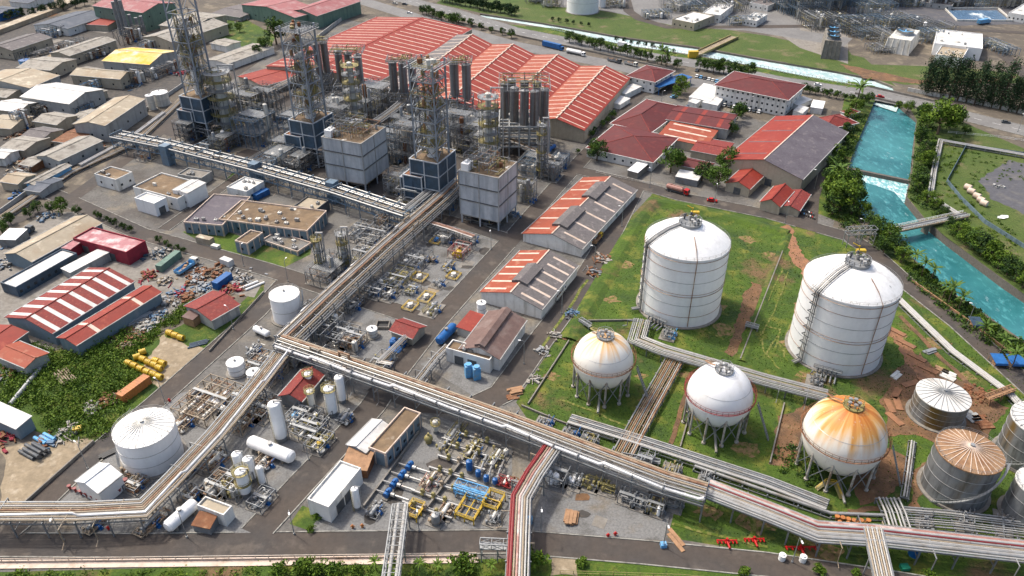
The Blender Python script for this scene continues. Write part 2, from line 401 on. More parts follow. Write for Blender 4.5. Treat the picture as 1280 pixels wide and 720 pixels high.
for loop in (riv, can):
    c = sum(loop, V())/len(loop)
    n = len(loop)
    for i in range(n):
        a, b = loop[i], loop[(i+1) % n]
        mb.quad(a, b, b+V((0, 0, -5)), a+V((0, 0, -5)))
struct('river_bank', mb, 'stone')
SHN = [0]
def sheet(name, px, z, m, kind='structure', zpx=0):
    mb = MB(); SHN[0] += 1; z += .0006*SHN[0] if z > .01 else 0; P = [XY(G(*p, zpx)) if not isinstance(p, V) else p for p in px]
    ov, oe, of, *_ = delaunay_2d_cdt([V((p.x, p.y)) for p in P], [(i, (i+1) % len(P)) for i in range(len(P))], [], 1, 1e-4)
    mb.v = [(p.x, p.y, z) for p in ov]; mb.f = [tuple(f) for f in of]; mb.m = [0]*len(mb.f)
    return struct(name, mb, m, kind)
# water: the reach above the weir stands higher than the one below
sheet('river_water', [(1060,100),(1160,100),(1190,226),(1135,224),(1062,209),(1030,200)], -1.6, 'water', zpx=-1.6)
sheet('river_water', [(1020,206),(1062,209),(1135,224),(1200,232),(1600,500),(1400,600),(1020,330)], -3.2, 'water', zpx=-3.2)
sheet('weir_foam', [(1050,209),(1062,211),(1135,226),(1143,230),(1140,250),(1130,254),(1118,240),(1095,232),(1075,226),(1052,218)], -3.19, 'waterfoam', zpx=-3.2)
sheet('canal_water', [(560,5),(640,18),(870,52),(1000,72),(1140,100),(1120,140),(1000,100),(640,35)], -1.2, 'canalw', zpx=-1.2)
mb = MB(); a, b = G(1056,209,-1.6), G(1139,226,-1.6)
mb.bar(XY(a)+V((0,0,-2.6)), XY(b)+V((0,0,-2.6)), 1.4, 2.2); one('river_weir', 'low dark concrete weir with white water across the turquoise river', 'weir', mb, 'stone')
# ---------------------------------------------------------------- plots
sheet('plant_yard', [(-60,700),(-60,690),(205,492),(330,372),(150,300),(80,250),(250,110),(420,20),(560,60),(800,110),(1060,180),(1040,290),(820,245),(735,362),(645,503),(665,530),(850,590),(1290,700),(1290,800),(-60,800)], .004, 'yard')
sheet('tank_field', [(645,503),(735,362),(818,238),(905,252),(985,280),(1060,300),(1135,352),(1300,478),(1300,745),(1120,716),(960,692),(835,672),(852,600),(665,532)], .008, 'grass')
GRASS = [('meadow_strip', [(560,-6),(700,2),(760,15),(960,45),(1080,72),(1120,108),(1090,97),(960,74),(870,58),(780,46),(700,32),(600,16),(545,4)]),
 ('meadow_strip', [(1128,120),(1290,190),(1420,260),(1420,520),(1300,382),(1182,296),(1157,274),(1134,246),(1140,220),(1146,150)]),
 ('meadow_strip', [(985,50),(1060,62),(1072,80),(1200,84),(1270,92),(1285,104),(1130,106),(1092,97),(985,79)]),
 ('verge', [(560,24),(700,36),(780,57),(870,70),(960,87),(1085,108),(1090,114),(960,96),(870,76),(760,60),(640,36),(540,14)]),
 ('verge', [(1060,100),(1096,120),(1070,182),(1058,212),(1058,236),(1078,272),(1060,282),(1010,262),(1030,190),(1052,140)]),
 ('verge', [(1060,305),(1115,300),(1182,362),(1282,430),(1400,520),(1400,560),(1290,478),(1200,402),(1135,352)]),
 ('verge', [(250,30),(300,20),(345,45),(330,75),(275,62)]),
 ('verge', [(270,237),(292,215),(300,222),(268,244)]),
 ('verge', [(228,290),(255,280),(330,305),(390,300),(388,318),(352,336),(330,334),(290,322)]),
 ('verge', [(0,430),(60,440),(200,420),(250,395),(300,380),(330,350),(330,372),(205,490),(150,545),(95,560),(0,520)]),
 ('verge', [(362,655),(378,632),(400,640),(455,600),(470,615),(440,655),(400,668)]),
 ('verge', [(-30,716),(640,698),(720,700),(720,760),(-30,760)]),
 ('verge', [(715,698),(850,704),(960,716),(1060,730),(1060,780),(715,780)])]
for n, p in GRASS: sheet(n, p, .012, 'grass' if n == 'verge' else 'meadow')
SOIL = [([(972,520),(1005,505),(1030,520),(1000,560),(985,585),(960,580)], 'soil'), ([(1062,600),(1110,560),(1140,575),(1138,600),(1100,625),(1075,632)], 'soil'),
 ([(1115,470),(1150,440),(1172,462),(1215,480),(1262,510),(1240,530),(1222,585),(1180,560),(1150,545),(1110,545),(1100,505)], 'soil'),
 ([(1140,590),(1162,572),(1150,640),(1138,640)], 'soil'), ([(938,352),(952,356),(944,392),(928,425),(915,446),(905,440),(918,410),(926,380)], 'soil'), ([(742,345),(768,300),(778,310),(760,360),(742,392)], 'soil'),
 ([(0,560),(110,548),(118,552),(40,625),(0,650)], 'sand'), ([(172,470),(205,418),(262,440),(232,470),(206,490)], 'sand'), ([(0,300),(60,265),(95,265),(230,330),(330,350),(318,372),(260,362),(200,400),(60,440),(0,420)], 'concrete'),
 ([(985,280),(995,300),(1010,330),(1025,345),(1005,345),(985,310),(970,285)], 'clay'), ([(1108,412),(1118,412),(1152,450),(1170,475),(1150,480),(1130,445)], 'clay'),
 ([(1225,225),(1262,200),(1330,215),(1330,290),(1275,265),(1240,250)], 'tarpit'), ([(1080,98),(1150,105),(1270,95),(1262,102),(1200,104),(1150,100),(1050,80)], 'soil'),
 ([(690,690),(718,690),(722,720),(688,720)], 'sand'), ([(1060,8),(1160,4),(1290,8),(1290,30),(1200,32),(1060,28)], 'tarpit'), ([(940,20),(1060,28),(1060,80),(1000,60)], 'concrete')]
rj = random.Random(77)
def rag(px):
    P = [XY(G(*p)) for p in px]; out = []
    for a, b in zip(P, P[1:]+P[:1]):
        d = b-a; n = max(2, min(14, int(d.length/1.6))); s = V((-d.y, d.x, 0)).normalized(); q = 0
        for i in range(n):
            q = .6*q+rj.uniform(-.55, .55)*min(1.6, d.length*.12) if i else 0
            out.append(a+d*i/n+s*q)
    return out
for c, w in (((905,412),9),((935,300),7),((962,318),5),((900,385),5),((765,375),6),((782,330),6),((735,430),6),((690,470),5),((815,500),6),((870,520),5),((935,560),7),((1010,470),6),((1120,420),6),((1170,430),8),((1215,470),7),((885,640),6),((945,655),8),((1040,690),6),((860,470),5),((800,470),4),((1000,380),4),((985,430),5)):
    q = XY(G(*c)); sheet('bare_soil', [q+V((math.cos(k*.524)*w*rj.uniform(.25, .75), math.sin(k*.524)*w*rj.uniform(.2, .55), 0)) for k in range(12)], .016, 'drysoil')
for p, m in SOIL: sheet({'soil':'bare_soil','sand':'sandy_ground','concrete':'concrete_ground','clay':'dirt_track','tarpit':'dark_ground'}[m], rag(p) if m in ('soil', 'sand', 'clay', 'tarpit') else p, .016, m)
PADS = [[(385,666),(640,660),(640,560),(560,525),(520,510),(445,580)], [(665,663),(830,676),(845,610),(700,550),(690,560)], [(70,668),(318,666),(415,560),(485,480),(438,452),(300,470),(215,495),(62,640)],
        [(500,452),(540,415),(530,412),(440,380),(380,440)], [(560,440),(610,380),(655,400),(645,440),(600,500),(525,455)], [(455,360),(548,402),(620,320),(640,305),(545,275)]]
for p in PADS: sheet('gravel_plot', p, .012, 'gravel')
sheet('concrete_ground', [(1066,48),(1000,38),(1000,-5),(700,-5),(690,8),(760,14),(850,34),(930,38),(1055,58)], .014, 'highway')
# ---------------------------------------------------------------- roads (asphalt strips with raised kerbs that stop at the junctions)
ROADS = [('plant_road', [(-20,681),(160,682),(320,680),(640,677),(800,690),(960,706),(1120,730),(1290,758)], 6.4, 'asphalt', 1),
 ('plant_road', [(-40,705),(40,640),(90,592),(195,503),(320,392),(362,346)], 6.6, 'asphalt', 1),
 ('plant_road', [(40,232),(88,252),(175,292),(330,336),(362,346),(440,371),(542,404)], 7.5, 'asphalt', 1),
 ('plant_road', [(0,283),(88,249),(170,190),(250,122),(320,75),(420,16)], 7, 'asphalt', 0),
 ('plant_road', [(205,287),(275,237),(310,212)], 5, 'asphalt', 1),
 ('plant_road', [(318,668),(372,610),(430,548),(466,508),(492,468),(540,408),(598,344),(640,298),(690,240),(738,188)], 7.5, 'asphalt', 1),
 ('plant_road', [(535,268),(590,284),(645,302)], 7, 'asphalt', 1),
 ('plant_road', [(590,510),(628,492),(665,440),(725,360),(760,300),(795,232)], 8, 'asphalt', 1),
 ('plant_road', [(466,482),(525,508),(592,512),(620,506)], 5, 'asphalt', 0),
 ('plant_road', [(690,206),(735,216),(790,229),(850,246),(960,268),(1060,296),(1090,315),(1135,356),(1200,406),(1300,496)], 7.5, 'asphalt', 1),
 ('plant_road', [(1050,140),(1035,178),(1012,245),(1008,284)], 8, 'asphalt', 0),
 ('plant_road', [(738,188),(760,160),(800,118),(860,105)], 7, 'asphalt', 0),
 ('highway', [(430,-18),(560,13),(640,38),(760,62),(870,80),(975,101),(1085,118),(1150,131),(1290,166),(1420,205)], 15, 'highway', 1),
 ('highway', [(430,-6),(520,22),(640,56),(770,82),(860,104),(900,104),(930,96)], 15, 'highway', 0),
 ('highway', [(780,-10),(786,14),(800,24),(835,34),(900,34),(1000,33),(1100,30),(1290,42)], 8, 'asphalt', 0),
 ('highway', [(860,-8),(872,36)], 8, 'asphalt', 0), ('highway', [(1226,44),(1290,100)], 8, 'asphalt', 0)]
RW = [([XY(G(*p)) for p in pts], w) for _, pts, w, _, _ in ROADS]
def dseg(p, a, b):
    d = b-a; t = max(0, min(1, (p-a).dot(d)/max(1e-6, d.dot(d)))); return (p-a-d*t).length
def onroad(p, skip=-1, m=0.0):
    for i, (P, w) in enumerate(RW):
        if i == skip: continue
        for a, b in zip(P, P[1:]):
            if dseg(p, a, b) < w/2 + m: return True
    return False
for i, (nm, pts, w, m, kerb) in enumerate(ROADS):
    P = RW[i][0]; A, B = offs(P, -w/2), offs(P, w/2); z = V((0, 0, .05 + .004*i))
    mb = MB()
    for k in range(len(P)-1): mb.quad(A[k]+z, B[k]+z, B[k+1]+z, A[k+1]+z)
    struct(nm, mb, m)
    if kerb:
        mb = MB()
        for E in (offs(P, -w/2-.15), offs(P, w/2+.15)):
            pts2 = along(E, 2.0)
            for (a, _), (b, _) in zip(pts2, pts2[1:]):
                if not onroad((a+b)/2, i, .2): mb.bar(a+V((0,0,.1)), b+V((0,0,.1)), .3, .22)
        struct('kerb', mb, 'kerb')
mb = MB()
for P in (RW[12][0],):
    for a, d in along(offs(P, 0), 9): mb.quad(*(a + q + V((0,0,.11)) for q in (V((-d.y*.1,d.x*.1,0)), V((d.y*.1,-d.x*.1,0)), d*4+V((d.y*.1,-d.x*.1,0)), d*4+V((-d.y*.1,d.x*.1,0)))))
struct('road_markings', mb, 'white')
# grass dikes round the tank field
def dike(px, w, h, name='grass_dike'):
    P = [XY(G(*p)) for p in px]; mb = MB()
    A, A2, B2, B = offs(P, -w/2), offs(P, -w*.16), offs(P, w*.16), offs(P, w/2); z = V((0,0,h))
    for k in range(len(P)-1):
        mb.quad(A[k], A2[k]+z, A2[k+1]+z, A[k+1]); mb.quad(A2[k]+z, B2[k]+z, B2[k+1]+z, A2[k+1]+z); mb.quad(B2[k]+z, B[k], B[k+1], B2[k+1]+z)
    struct(name, mb, 'grass')
dike([(712,425),(748,362),(800,272),(818,252),(860,258),(985,292)], 7, .9)
dike([(985,292),(960,360),(928,452)], 3.5, .5)
dike([(1128,372),(1190,440),(1262,500)], 4, .6)
# low concrete walls (bunds)
def lowwall(label, px, h=.9, w=.35, m='concrete', name='low_wall', cat='low wall', cap=None):
    P = [XY(G(*p)) for p in px]; mb = MB()
    for a, b in zip(P, P[1:]): mb.bar(a+V((0,0,h/2)), b+V((0,0,h/2)), w, h)
    return one(name, label, cat, mb, m)

# stained slabs, patched concrete and dark spill-soaked ground between the process units
def patch(P, m, z):
    mb = MB(); ov, oe, of, *_ = delaunay_2d_cdt([V((p.x, p.y)) for p in P], [(i, (i+1) % len(P)) for i in range(len(P))], [], 1, 1e-4)
    mb.v = [(p.x, p.y, z) for p in ov]; mb.f = [tuple(f) for f in of]; mb.m = [0]*len(mb.f); return mb
rp = random.Random(21); AX = (G(548, 258)-G(362, 425)); AX = V((AX.x, AX.y, 0)).normalized(); AY = V((-AX.y, AX.x, 0)); zp = .03
for zone, n, (a, b) in (([(75,664),(318,662),(412,560),(480,480),(436,455),(300,470),(222,495),(70,640)], 26, (3, 9)), ([(390,660),(640,655),(640,565),(560,530),(520,515),(450,580)], 14, (2, 7)), ([(460,360),(545,398),(615,320),(632,305),(545,278)], 14, (2, 6)), ([(500,452),(535,418),(440,385),(385,440)], 10, (2, 6)), ([(200,170),(560,270),(690,200),(640,170),(300,120)], 26, (5, 14)), ([(40,10),(240,60),(220,110),(60,200),(0,200),(0,40)], 26, (6, 16)), ([(680,655),(830,668),(840,615),(700,560)], 6, (2, 5)), ([(60,270),(230,330),(320,352),(250,400),(60,440)], 14, (3, 9))):
    Z = [XY(G(*p)) for p in zone]; x0, x1, y0, y1 = min(p.x for p in Z), max(p.x for p in Z), min(p.y for p in Z), max(p.y for p in Z)
    while n > 0:
        c = V((rp.uniform(x0, x1), rp.uniform(y0, y1), 0))
        if not inpoly(c.x, c.y, Z): continue
        n -= 1; w, d = rp.uniform(a, b), rp.uniform(a, b); k = rp.random(); zp += .0007
        if k < .5: P = [c+AX*w/2*p+AY*d/2*q for p, q in ((-1,-1),(1,-1),(1,1),(-1,1))]; m = 'concrete'
        else: P = [c+V((math.cos(i*.785)*w*rp.uniform(.35, .7), math.sin(i*.785)*d*rp.uniform(.35, .7), 0)) for i in range(8)]; m = rp.choice(['soil', 'asphalt', 'spill', 'spill', 'sand'])
        struct({'concrete':'concrete_ground','soil':'bare_soil','asphalt':'asphalt_ground','spill':'dark_ground','sand':'sandy_ground'}[m], patch(P, m, zp), m)
sheet('concrete_path', [(-40,705),(320,701),(598,697),(598,704),(320,708),(-40,712)], .2, 'cream')

sheet('plant_yard', [(205,168),(330,215),(540,268),(590,250),(700,208),(640,168),(560,150),(420,110),(300,105),(250,118)], .013, 'asphalt')
sheet('dark_ground', [(30,10),(250,60),(225,110),(60,205),(-40,235),(-60,80)], .013, 'spill')
for pts, w in (([(752,345),(790,282),(815,255)], 1.6), ([(705,425),(742,368),(768,320)], 1.4), ([(940,425),(950,395),(968,358),(978,335)], .6), ([(948,432),(962,400),(978,365),(985,340)], .5), ([(958,442),(972,418),(968,440)], .6), ([(958,408),(975,412),(972,428),(985,452)], .6), ([(950,415),(955,440),(975,462)], .6), ([(985,440),(982,418),(996,395)], .5), ([(860,400),(880,412),(905,425)], .8), ([(1125,395),(1180,452),(1235,500)], 1.6), ([(675,440),(700,402),(735,350)], 1.0), ([(700,500),(735,512),(790,535)], .8), ([(905,585),(960,600),(1020,628)], .9), ([(840,655),(890,668),(960,684)], .8), ([(930,630),(942,660),(936,680)], 1.2), ([(1060,640),(1100,636)], 1.5), ([(866,465),(850,515),(838,555)], 1.3)):
    P = [XY(G(*p)) for p in pts]; P2 = [P[0]]
    for a, b in zip(P, P[1:]):
        for i in range(1, 5): P2.append(a+(b-a)*i/4+V((rp.uniform(-.4, .4), rp.uniform(-.4, .4), 0))*(i < 4))
    A, B = offs(P2, -w/2), offs(P2, w/2); mb = MB(); zp += .0007
    for k in range(len(P2)-1): mb.quad(A[k]+V((0,0,1))*zp, B[k]+V((0,0,1))*zp, B[k+1]+V((0,0,1))*zp, A[k+1]+V((0,0,1))*zp)
    struct('worn_track', mb, 'drygrass' if w < 1.3 else 'soil')
# ---------------------------------------------------------------- buildings
UPZ = V((0, 0, 1))
def slope(mb, e0, e1, r0, r1, strips=(), s0=.12, s1=.9):
    """one roof slope: eave e0-e1, ridge r0-r1; strips = (t, width) bands of the second material running from eave to ridge"""
    L = (e1-e0).length
    cuts = [0, 1]; iv = []
    for t, wd in strips: iv.append((t-wd/2/L, t+wd/2/L)); cuts += [iv[-1][0], iv[-1][1]]
    cuts = sorted(min(1, max(0, c)) for c in cuts)
    P = lambda t, s: (e0+(e1-e0)*t)*(1-s) + (r0+(r1-r0)*t)*s
    for a, b in zip(cuts, cuts[1:]):
        if b-a < 1e-6: continue
        if any(x-1e-6 <= a and b <= y+1e-6 for x, y in iv):
            for q0, q1, k in ((0, s0, 0), (s0, s1, 1), (s1, 1, 0)):
                if q1-q0 > 1e-3: mb.quad(P(a, q0), P(b, q0), P(b, q1), P(a, q1), k)
        else: mb.quad(P(a, 0), P(b, 0), P(b, 1), P(a, 1), 0)
    dn = V((0, 0, -.18))
    mb.quad(e0, e0+dn, e1+dn, e1, 0); mb.quad(e0, r0, r0+dn, e0+dn, 0); mb.quad(e1, e1+dn, r1+dn, r1, 0); mb.quad(e0+dn, r0+dn, r1+dn, e1+dn, 0)
def evs(n, w=1.0): return [((i+.5)/n, w) for i in range(n)]
def windows(t, wall, p, u, h, n, rows=1, wz=1.0, ww=1.0, z0=None, name='window', m='glass'):
    """windows set 3 cm proud along the wall that starts at p and runs along u (outside on the right of u reversed)"""
    d = u.normalized(); nrm = V((d.y, -d.x, 0)); L = u.length
    fh = h/rows
    for r in range(rows):
        for i in range(n):
            c = p + d*(L*(i+.5)/n) + UPZ*(fh*r + (fh*.35 if z0 is None else z0))
            mb = MB(); mb.obx(c - d*ww/2 + nrm*.0, d*ww, nrm*.06, UPZ*wz)
            t.part(name, mb, m, parent=wall)
def house(name, label, n, l, r, h, roof='gable', ridge='u', rh=2.0, wall='wallw', rm='redroof', strips=0, sm='cream', sw=1.0, cat='building', ov=.5, mon=None, win=None, s0=.12, s1=.9, group=None, rm2=None, door=None, clutter=0, trim=None, vm=None):
    p, u, v = rect(n, l, r, h)
    if ridge == 'v': pass
    t = Thing(name, label, cat, p + (u+v)/2, group)
    q = [p, p+v, p+v+u, p+u]
    wb = MB()
    z = UPZ*h
    if roof in ('flat',):
        wb.prism([(a.x, a.y) for a in q], 0, h)
        pw = .3
        ud, vd = u.normalized(), v.normalized()
        W = t.part('wall', wb, wall); wb = MB()
        if wall in ('slate', 'wallblue'):
            for a, e_, o_ in ((p, u, -vd), (p, v, -ud)):
                for i in range(int(e_.length/3.2)+1): wb.obx(a+e_.normalized()*min(e_.length-.35, i*3.2)+o_*.16, e_.normalized()*.35, -o_*.15, z-UPZ*.01)
        wb.obx(p+z, u, vd*pw, UPZ*.6); wb.obx(p+v-vd*pw+z, u, vd*pw, UPZ*.6)
        wb.obx(p+vd*pw+z, ud*pw, v-vd*2*pw, UPZ*.6); wb.obx(p+u-ud*pw+vd*pw+z, ud*pw, v-vd*2*pw, UPZ*.6)
        t.part('parapet', wb, 'cream' if wall in ('slate', 'wallblue') else wall)
        rb = MB(); a = p+ud*pw+vd*pw+z+UPZ*.03; uu = u-ud*2*pw; vv = v-vd*2*pw
        rb.quad(a, a+vv, a+vv+uu, a+uu); RF = t.part('roof', rb, rm)
        rr = random.Random(int(p.x*7+p.y))
        for i in range(clutter):
            c = a + uu*rr.uniform(.1, .9) + vv*rr.uniform(.1, .9)
            cb = MB(); cb.box(c, rr.uniform(.8, 1.8), rr.uniform(.8, 1.6), rr.uniform(.6, 1.3), math.atan2(u.y, u.x)); cb.cyl(c, c+UPZ*1.5, .15, 6)
            t.part('roof_unit', cb, rr.choice(['galv', 'offwhite', 'pipegrey']), parent=RF)
        top = None
    else:
        if ridge == 'v':   # ridge parallel to v
            a0, a1, b0, b1 = p, p+v, p+u, p+u+v          # eaves p..p+v and p+u..p+u+v
        else:
            a0, a1, b0, b1 = p, p+u, p+v, p+u+v
        al = (a1-a0).normalized(); ac = (b0-a0).normalized(); zz = UPZ*h
        k = rh/((b0-a0).length/2)
        if roof == 'mono':
            hi = UPZ*rh; wb.prism([(a.x, a.y) for a in q], 0, h)
            wb.add([a0+zz, b0+zz, b0+zz+hi, a1+zz, b1+zz, b1+zz+hi], [(0,1,2), (3,5,4), (1,4,5,2)])
            W = t.part('wall', wb, wall); rb = MB()
            slope(rb, a0-al*ov-ac*ov+zz-UPZ*.1+UPZ*.25, a1+al*ov-ac*ov+zz+UPZ*.15, b0-al*ov+ac*ov+zz+hi+UPZ*.25, b1+al*ov+ac*ov+zz+hi+UPZ*.25, evs(strips, sw) if strips else (), s0, s1)
            RF = t.part('roof', rb, [rm, sm])
        else:
            rid = UPZ*(h+rh); c0, c1 = (a0+b0)/2+rid, (a1+b1)/2+rid
            wb.prism([(a.x, a.y) for a in q], 0, h)
            inset = 0
            if roof == 'hip': inset = min((b0-a0).length/2, (a1-a0).length/2-.3)
            else:
                wb.add([a0+zz, b0+zz, c0], [(0, 1, 2)]); wb.add([a1+zz, c1, b1+zz], [(0, 1, 2)])
            W = t.part('wall', wb, wall); rb = MB()
            e = UPZ*.12
            st = evs(strips, sw) if strips else ()
            A0, A1 = a0-al*ov-ac*ov+zz-UPZ*k*ov+e, a1+al*ov-ac*ov+zz-UPZ*k*ov+e
            B0, B1 = b0-al*ov+ac*ov+zz-UPZ*k*ov+e, b1+al*ov+ac*ov+zz-UPZ*k*ov+e
            C0, C1 = c0-al*(ov-inset if not inset else -inset)+e, c1+al*(ov if not inset else -inset)+e
            slope(rb, A0, A1, C0, C1, st, s0, s1); rb2 = rb
            if rm2: rb.m = [0]*len(rb.m) if not strips else rb.m
            nb = len(rb.m)
            slope(rb, B1, B0, C1, C0, st, s0, s1)
            if rm2: rb.m[nb:] = [2 if x == 0 else x for x in rb.m[nb:]]
            if roof == 'hip':
                rb.add([A0, C0, B0], [(0, 1, 2)], 0); rb.add([A1, B1, C1], [(0, 1, 2)], 0)
            RF = t.part('roof', rb, [rm, sm, rm2 or rm])
            for g0, g1 in ((A0, A1), (B0, B1)): gb_ = MB(); gb_.bar(g0-ac*.0, g1, .28, .26); t.part('gutter', gb_, 'wallw' if roof == 'hip' else 'wallg', parent=RF)
            if roof == 'hip':
                for g0, g1 in ((A0, C0), (B0, C0), (A1, C1), (B1, C1)): gb_ = MB(); gb_.bar(g0+UPZ*.06, g1+UPZ*.06, .35, .12); t.part('hip_cap', gb_, 'tilered', parent=RF)
                for g0, g1 in ((A0, B0), (A1, B1)): gb_ = MB(); gb_.bar(g0, g1, .27, .25); t.part('gutter', gb_, 'wallw', parent=RF)
            cb = MB(); cb.bar(C0+UPZ*.08, C1+UPZ*.08, .5, .16); t.part('ridge_cap', cb, trim or (rm2 or rm), parent=RF)
            if mon:      # raised ridge ventilators: (t0, t1)
                for m0, m1 in mon:
                    vb = MB(); w0 = (b0-a0).length*.13; d = C1-C0
                    x0, x1 = C0+d*m0, C0+d*m1
                    for sgn in (-1, 1):
                        ee = ac*w0*sgn
                        f0, f1 = x0+ee-UPZ*(k*w0-.9), x1+ee-UPZ*(k*w0-.9)
                        vb.quad(f0, f1, x1+UPZ*1.0, x0+UPZ*1.0); vb.quad(f0, f1, f1-UPZ*.9, f0-UPZ*.9)
                    for x in (x0, x1):
                        vb.add([x+ac*w0-UPZ*(k*w0-.9), x+UPZ*1.0, x-ac*w0-UPZ*(k*w0-.9), x-ac*w0-UPZ*(k*w0+.1), x+ac*w0-UPZ*(k*w0+.1)], [(0,1,2,3,4)])
                    t.part('ridge_vent', vb, vm or rm2 or rm, parent=RF)
    if win:
        nu, nv, rows = win
        if nu: windows(t, W, p+u, -u, h, nu, rows)
        if nv: windows(t, W, p, v, h, nv, rows)
    if door:
        d = v.normalized() if door[0] == 'v' else -u.normalized(); o = p if door[0] == 'v' else p+u
        L = v.length if door[0] == 'v' else u.length; nrm = V((d.y, -d.x, 0))
        for tt in door[1:]:
            db = MB(); db.obx(o + d*(L*tt-1.5), d*3, nrm*.08, UPZ*min(3.2, h*.75)); t.part('door', db, 'steeldk', parent=W)
    t.p, t.u, t.v, t.h = p, u, v, h
    return t
# ---------------------------------------------------------------- tanks
def stair_pts(c, r, h, a0, turn, n=24): return [c + V((math.cos(a0+turn*i/n)*r, math.sin(a0+turn*i/n)*r, h*i/n)) for i in range(n+1)]
def tank(name, label, base, r, h, wall='tankw', rm='tankroof', dome=.12, bands=0, ribs=0, stair=None, group=None, hatch=True, ring=None, bm='piperust', ribm='white', seg=40, rail=True, curb=True):
    c = XY(G(*base)) if not isinstance(base, V) else base
    t = Thing(name, label, 'storage tank' if r > 3 else 'tank', c, group)
    mb = MB(); mb.lathe(c, [(r, 0), (r, h)], seg); SH = t.part('shell', mb, wall, True)
    if bands:
        for i in range(bands):
            z = h*(i+1)/(bands+1); b = MB(); b.lathe(c, [(r, z-.06), (r+.1, z-.05), (r+.1, z+.05), (r, z+.06)], seg)
            t.part('band', b, bm if i % 2 == 0 or bands < 3 else 'pipegrey', parent=SH)
    mb = MB(); d = r*dome*2
    mb.lathe(c, [(r+.12, h-.25), (r+.12, h+.05), (r*.97, h+d*.08), (r*.8, h+d*.38), (r*.55, h+d*.7), (r*.3, h+d*.9), (.01, h+d)] if dome > .15 else [(r+.12, h-.25), (r+.12, h+.05), (.01, h+d)], seg)
    RF = t.part('roof', mb, rm, True)
    for i in range(ribs):
        a = 2*math.pi*i/ribs; e = V((math.cos(a), math.sin(a), 0)); b = MB()
        b.bar(c+e*r+UPZ*(h+.1), c+e*r*.06+UPZ*(h+d+.05), .15, .14); t.part('roof_rib', b, ribm, parent=RF)
    if hatch:
        b = MB(); b.cyl(c+UPZ*(h+d-.2), c+UPZ*(h+d+.5), max(.35, r*.07), 10); t.part('roof_hatch', b, 'galv')
    if rail and r > 3:
        b = MB(); n = int(r*2.2)+6
        b.rail([c+V((math.cos(2*math.pi*i/n)*(r), math.sin(2*math.pi*i/n)*(r), h+.05)) for i in range(n)], 1.0, .05, True); t.part('handrail', b, 'galv')
    if curb:
        b = MB(); b.lathe(c, [(r+.9, 0), (r+.9, .35), (r, .4)], seg); t.part('foundation', b, 'concrete')
    if stair is not None:
        a0, tn = stair; P = stair_pts(c, r+.55, h, a0, tn); b = MB(); Q = stair_pts(c, r+1.05, h, a0, tn)
        for i in range(len(P)-1):
            b.quad(P[i], P[i+1], Q[i+1], Q[i]); b.quad(Q[i], Q[i+1], Q[i+1]-UPZ*.35, Q[i]-UPZ*.35)
            b.bar(Q[i]+UPZ, Q[i+1]+UPZ, .06); b.bar(Q[i], Q[i]+UPZ, .06)
        t.part('stairway', b, 'galv')
    t.c = c; t.r = r; t.hh = h; t.d = d; return t
def vessel_v(name, label, g, r, h, m='white', legs=True, plat=(), pm='dullyellow', group=None, lad=True, cat='vertical vessel', z0=None, hd=True):
    """upright pressure vessel on a skirt, with dished heads, ladder and ring platforms at the given heights"""
    c = XY(G(*g)) if not isinstance(g, V) else g; z0 = (.8 if legs else 0) if z0 is None else z0
    t = Thing(name, label, cat, c, group); n = 16 if r > .8 else 10
    b = MB(); b.lathe(c, [(.01, z0), (r*.7, z0+.1*r), (r, z0+.4*r), (r, h-.45*r), (r*.85, h-.18*r), (r*.5, h-.04*r), (.01, h)] if hd else [(.01, z0), (r, z0), (r, h), (.01, h+.15*r)], n); t.part('vessel', b, m, True)
    b = MB(); b.lathe(c, [(r*.92, 0), (r*.92, z0+.45*r)], n); t.part('skirt', b, 'steel')
    b = MB(); b.pipe([c+UPZ*(h-.1*r), c+UPZ*(h+.5), c+V((r+.35, 0, h+.5)), c+V((r+.35, 0, .3))], max(.1, r*.12), 6); t.part('vent_pipe', b, 'pipegrey')
    for z in plat:
        b = MB(); b.lathe(c, [(r+.02, z-.12), (r+.6, z-.12), (r+.6, z), (r+.02, z)], n)
        k = 10; b.rail([c+V((math.cos(2*math.pi*i/k)*(r+.55), math.sin(2*math.pi*i/k)*(r+.55), z)) for i in range(k)], 1.0, .07, True); t.part('platform', b, pm)
    if lad and h > 4:
        a = -2.2; e = V((math.cos(a), math.sin(a), 0)); s = V((-e.y, e.x, 0)); b = MB()
        for q in (-.25, .25): b.bar(c+e*(r+.25)+s*q+UPZ*.2, c+e*(r+.25)+s*q+UPZ*(h), .07)
        for i in range(int(h/.6)): b.bar(c+e*(r+.25)-s*.25+UPZ*(.5+.6*i), c+e*(r+.25)+s*.25+UPZ*(.5+.6*i), .05)
        t.part('ladder', b, pm)
    return t
def vessel_h(name, label, a, b, r, m='white', z=None, group=None, cat='horizontal vessel', saddle='concrete'):
    """lying pressure vessel on saddles between image points a and b"""
    z = r+.7 if z is None else z
    A = XY(G(*a, z)) + UPZ*z; B = XY(G(*b, z)) + UPZ*z; d = (B-A).normalized(); s = V((-d.y, d.x, 0))
    t = Thing(name, label, cat, XY((A+B)/2), group)
    mb = MB(); mb.drum(A+d*r*.4, B-d*r*.4, r, 18); t.part('vessel', mb, m, True)
    for f in (.2, .8):
        p = XY(A+(B-A)*f); mb = MB(); mb.obx(p-s*r*.8-d*.25, s*r*1.6, d*.5, UPZ*(z-r*.55)); t.part('saddle', mb, saddle)
    p = A+(B-A)*.5; mb = MB(); mb.cyl(p+UPZ*r*.9, p+UPZ*(r+.6), r*.22+.1, 8); mb.cyl(p+UPZ*(r+.55), p+UPZ*(r+.7), r*.3+.15, 8); t.part('manway', mb, 'pipegrey')
    return t
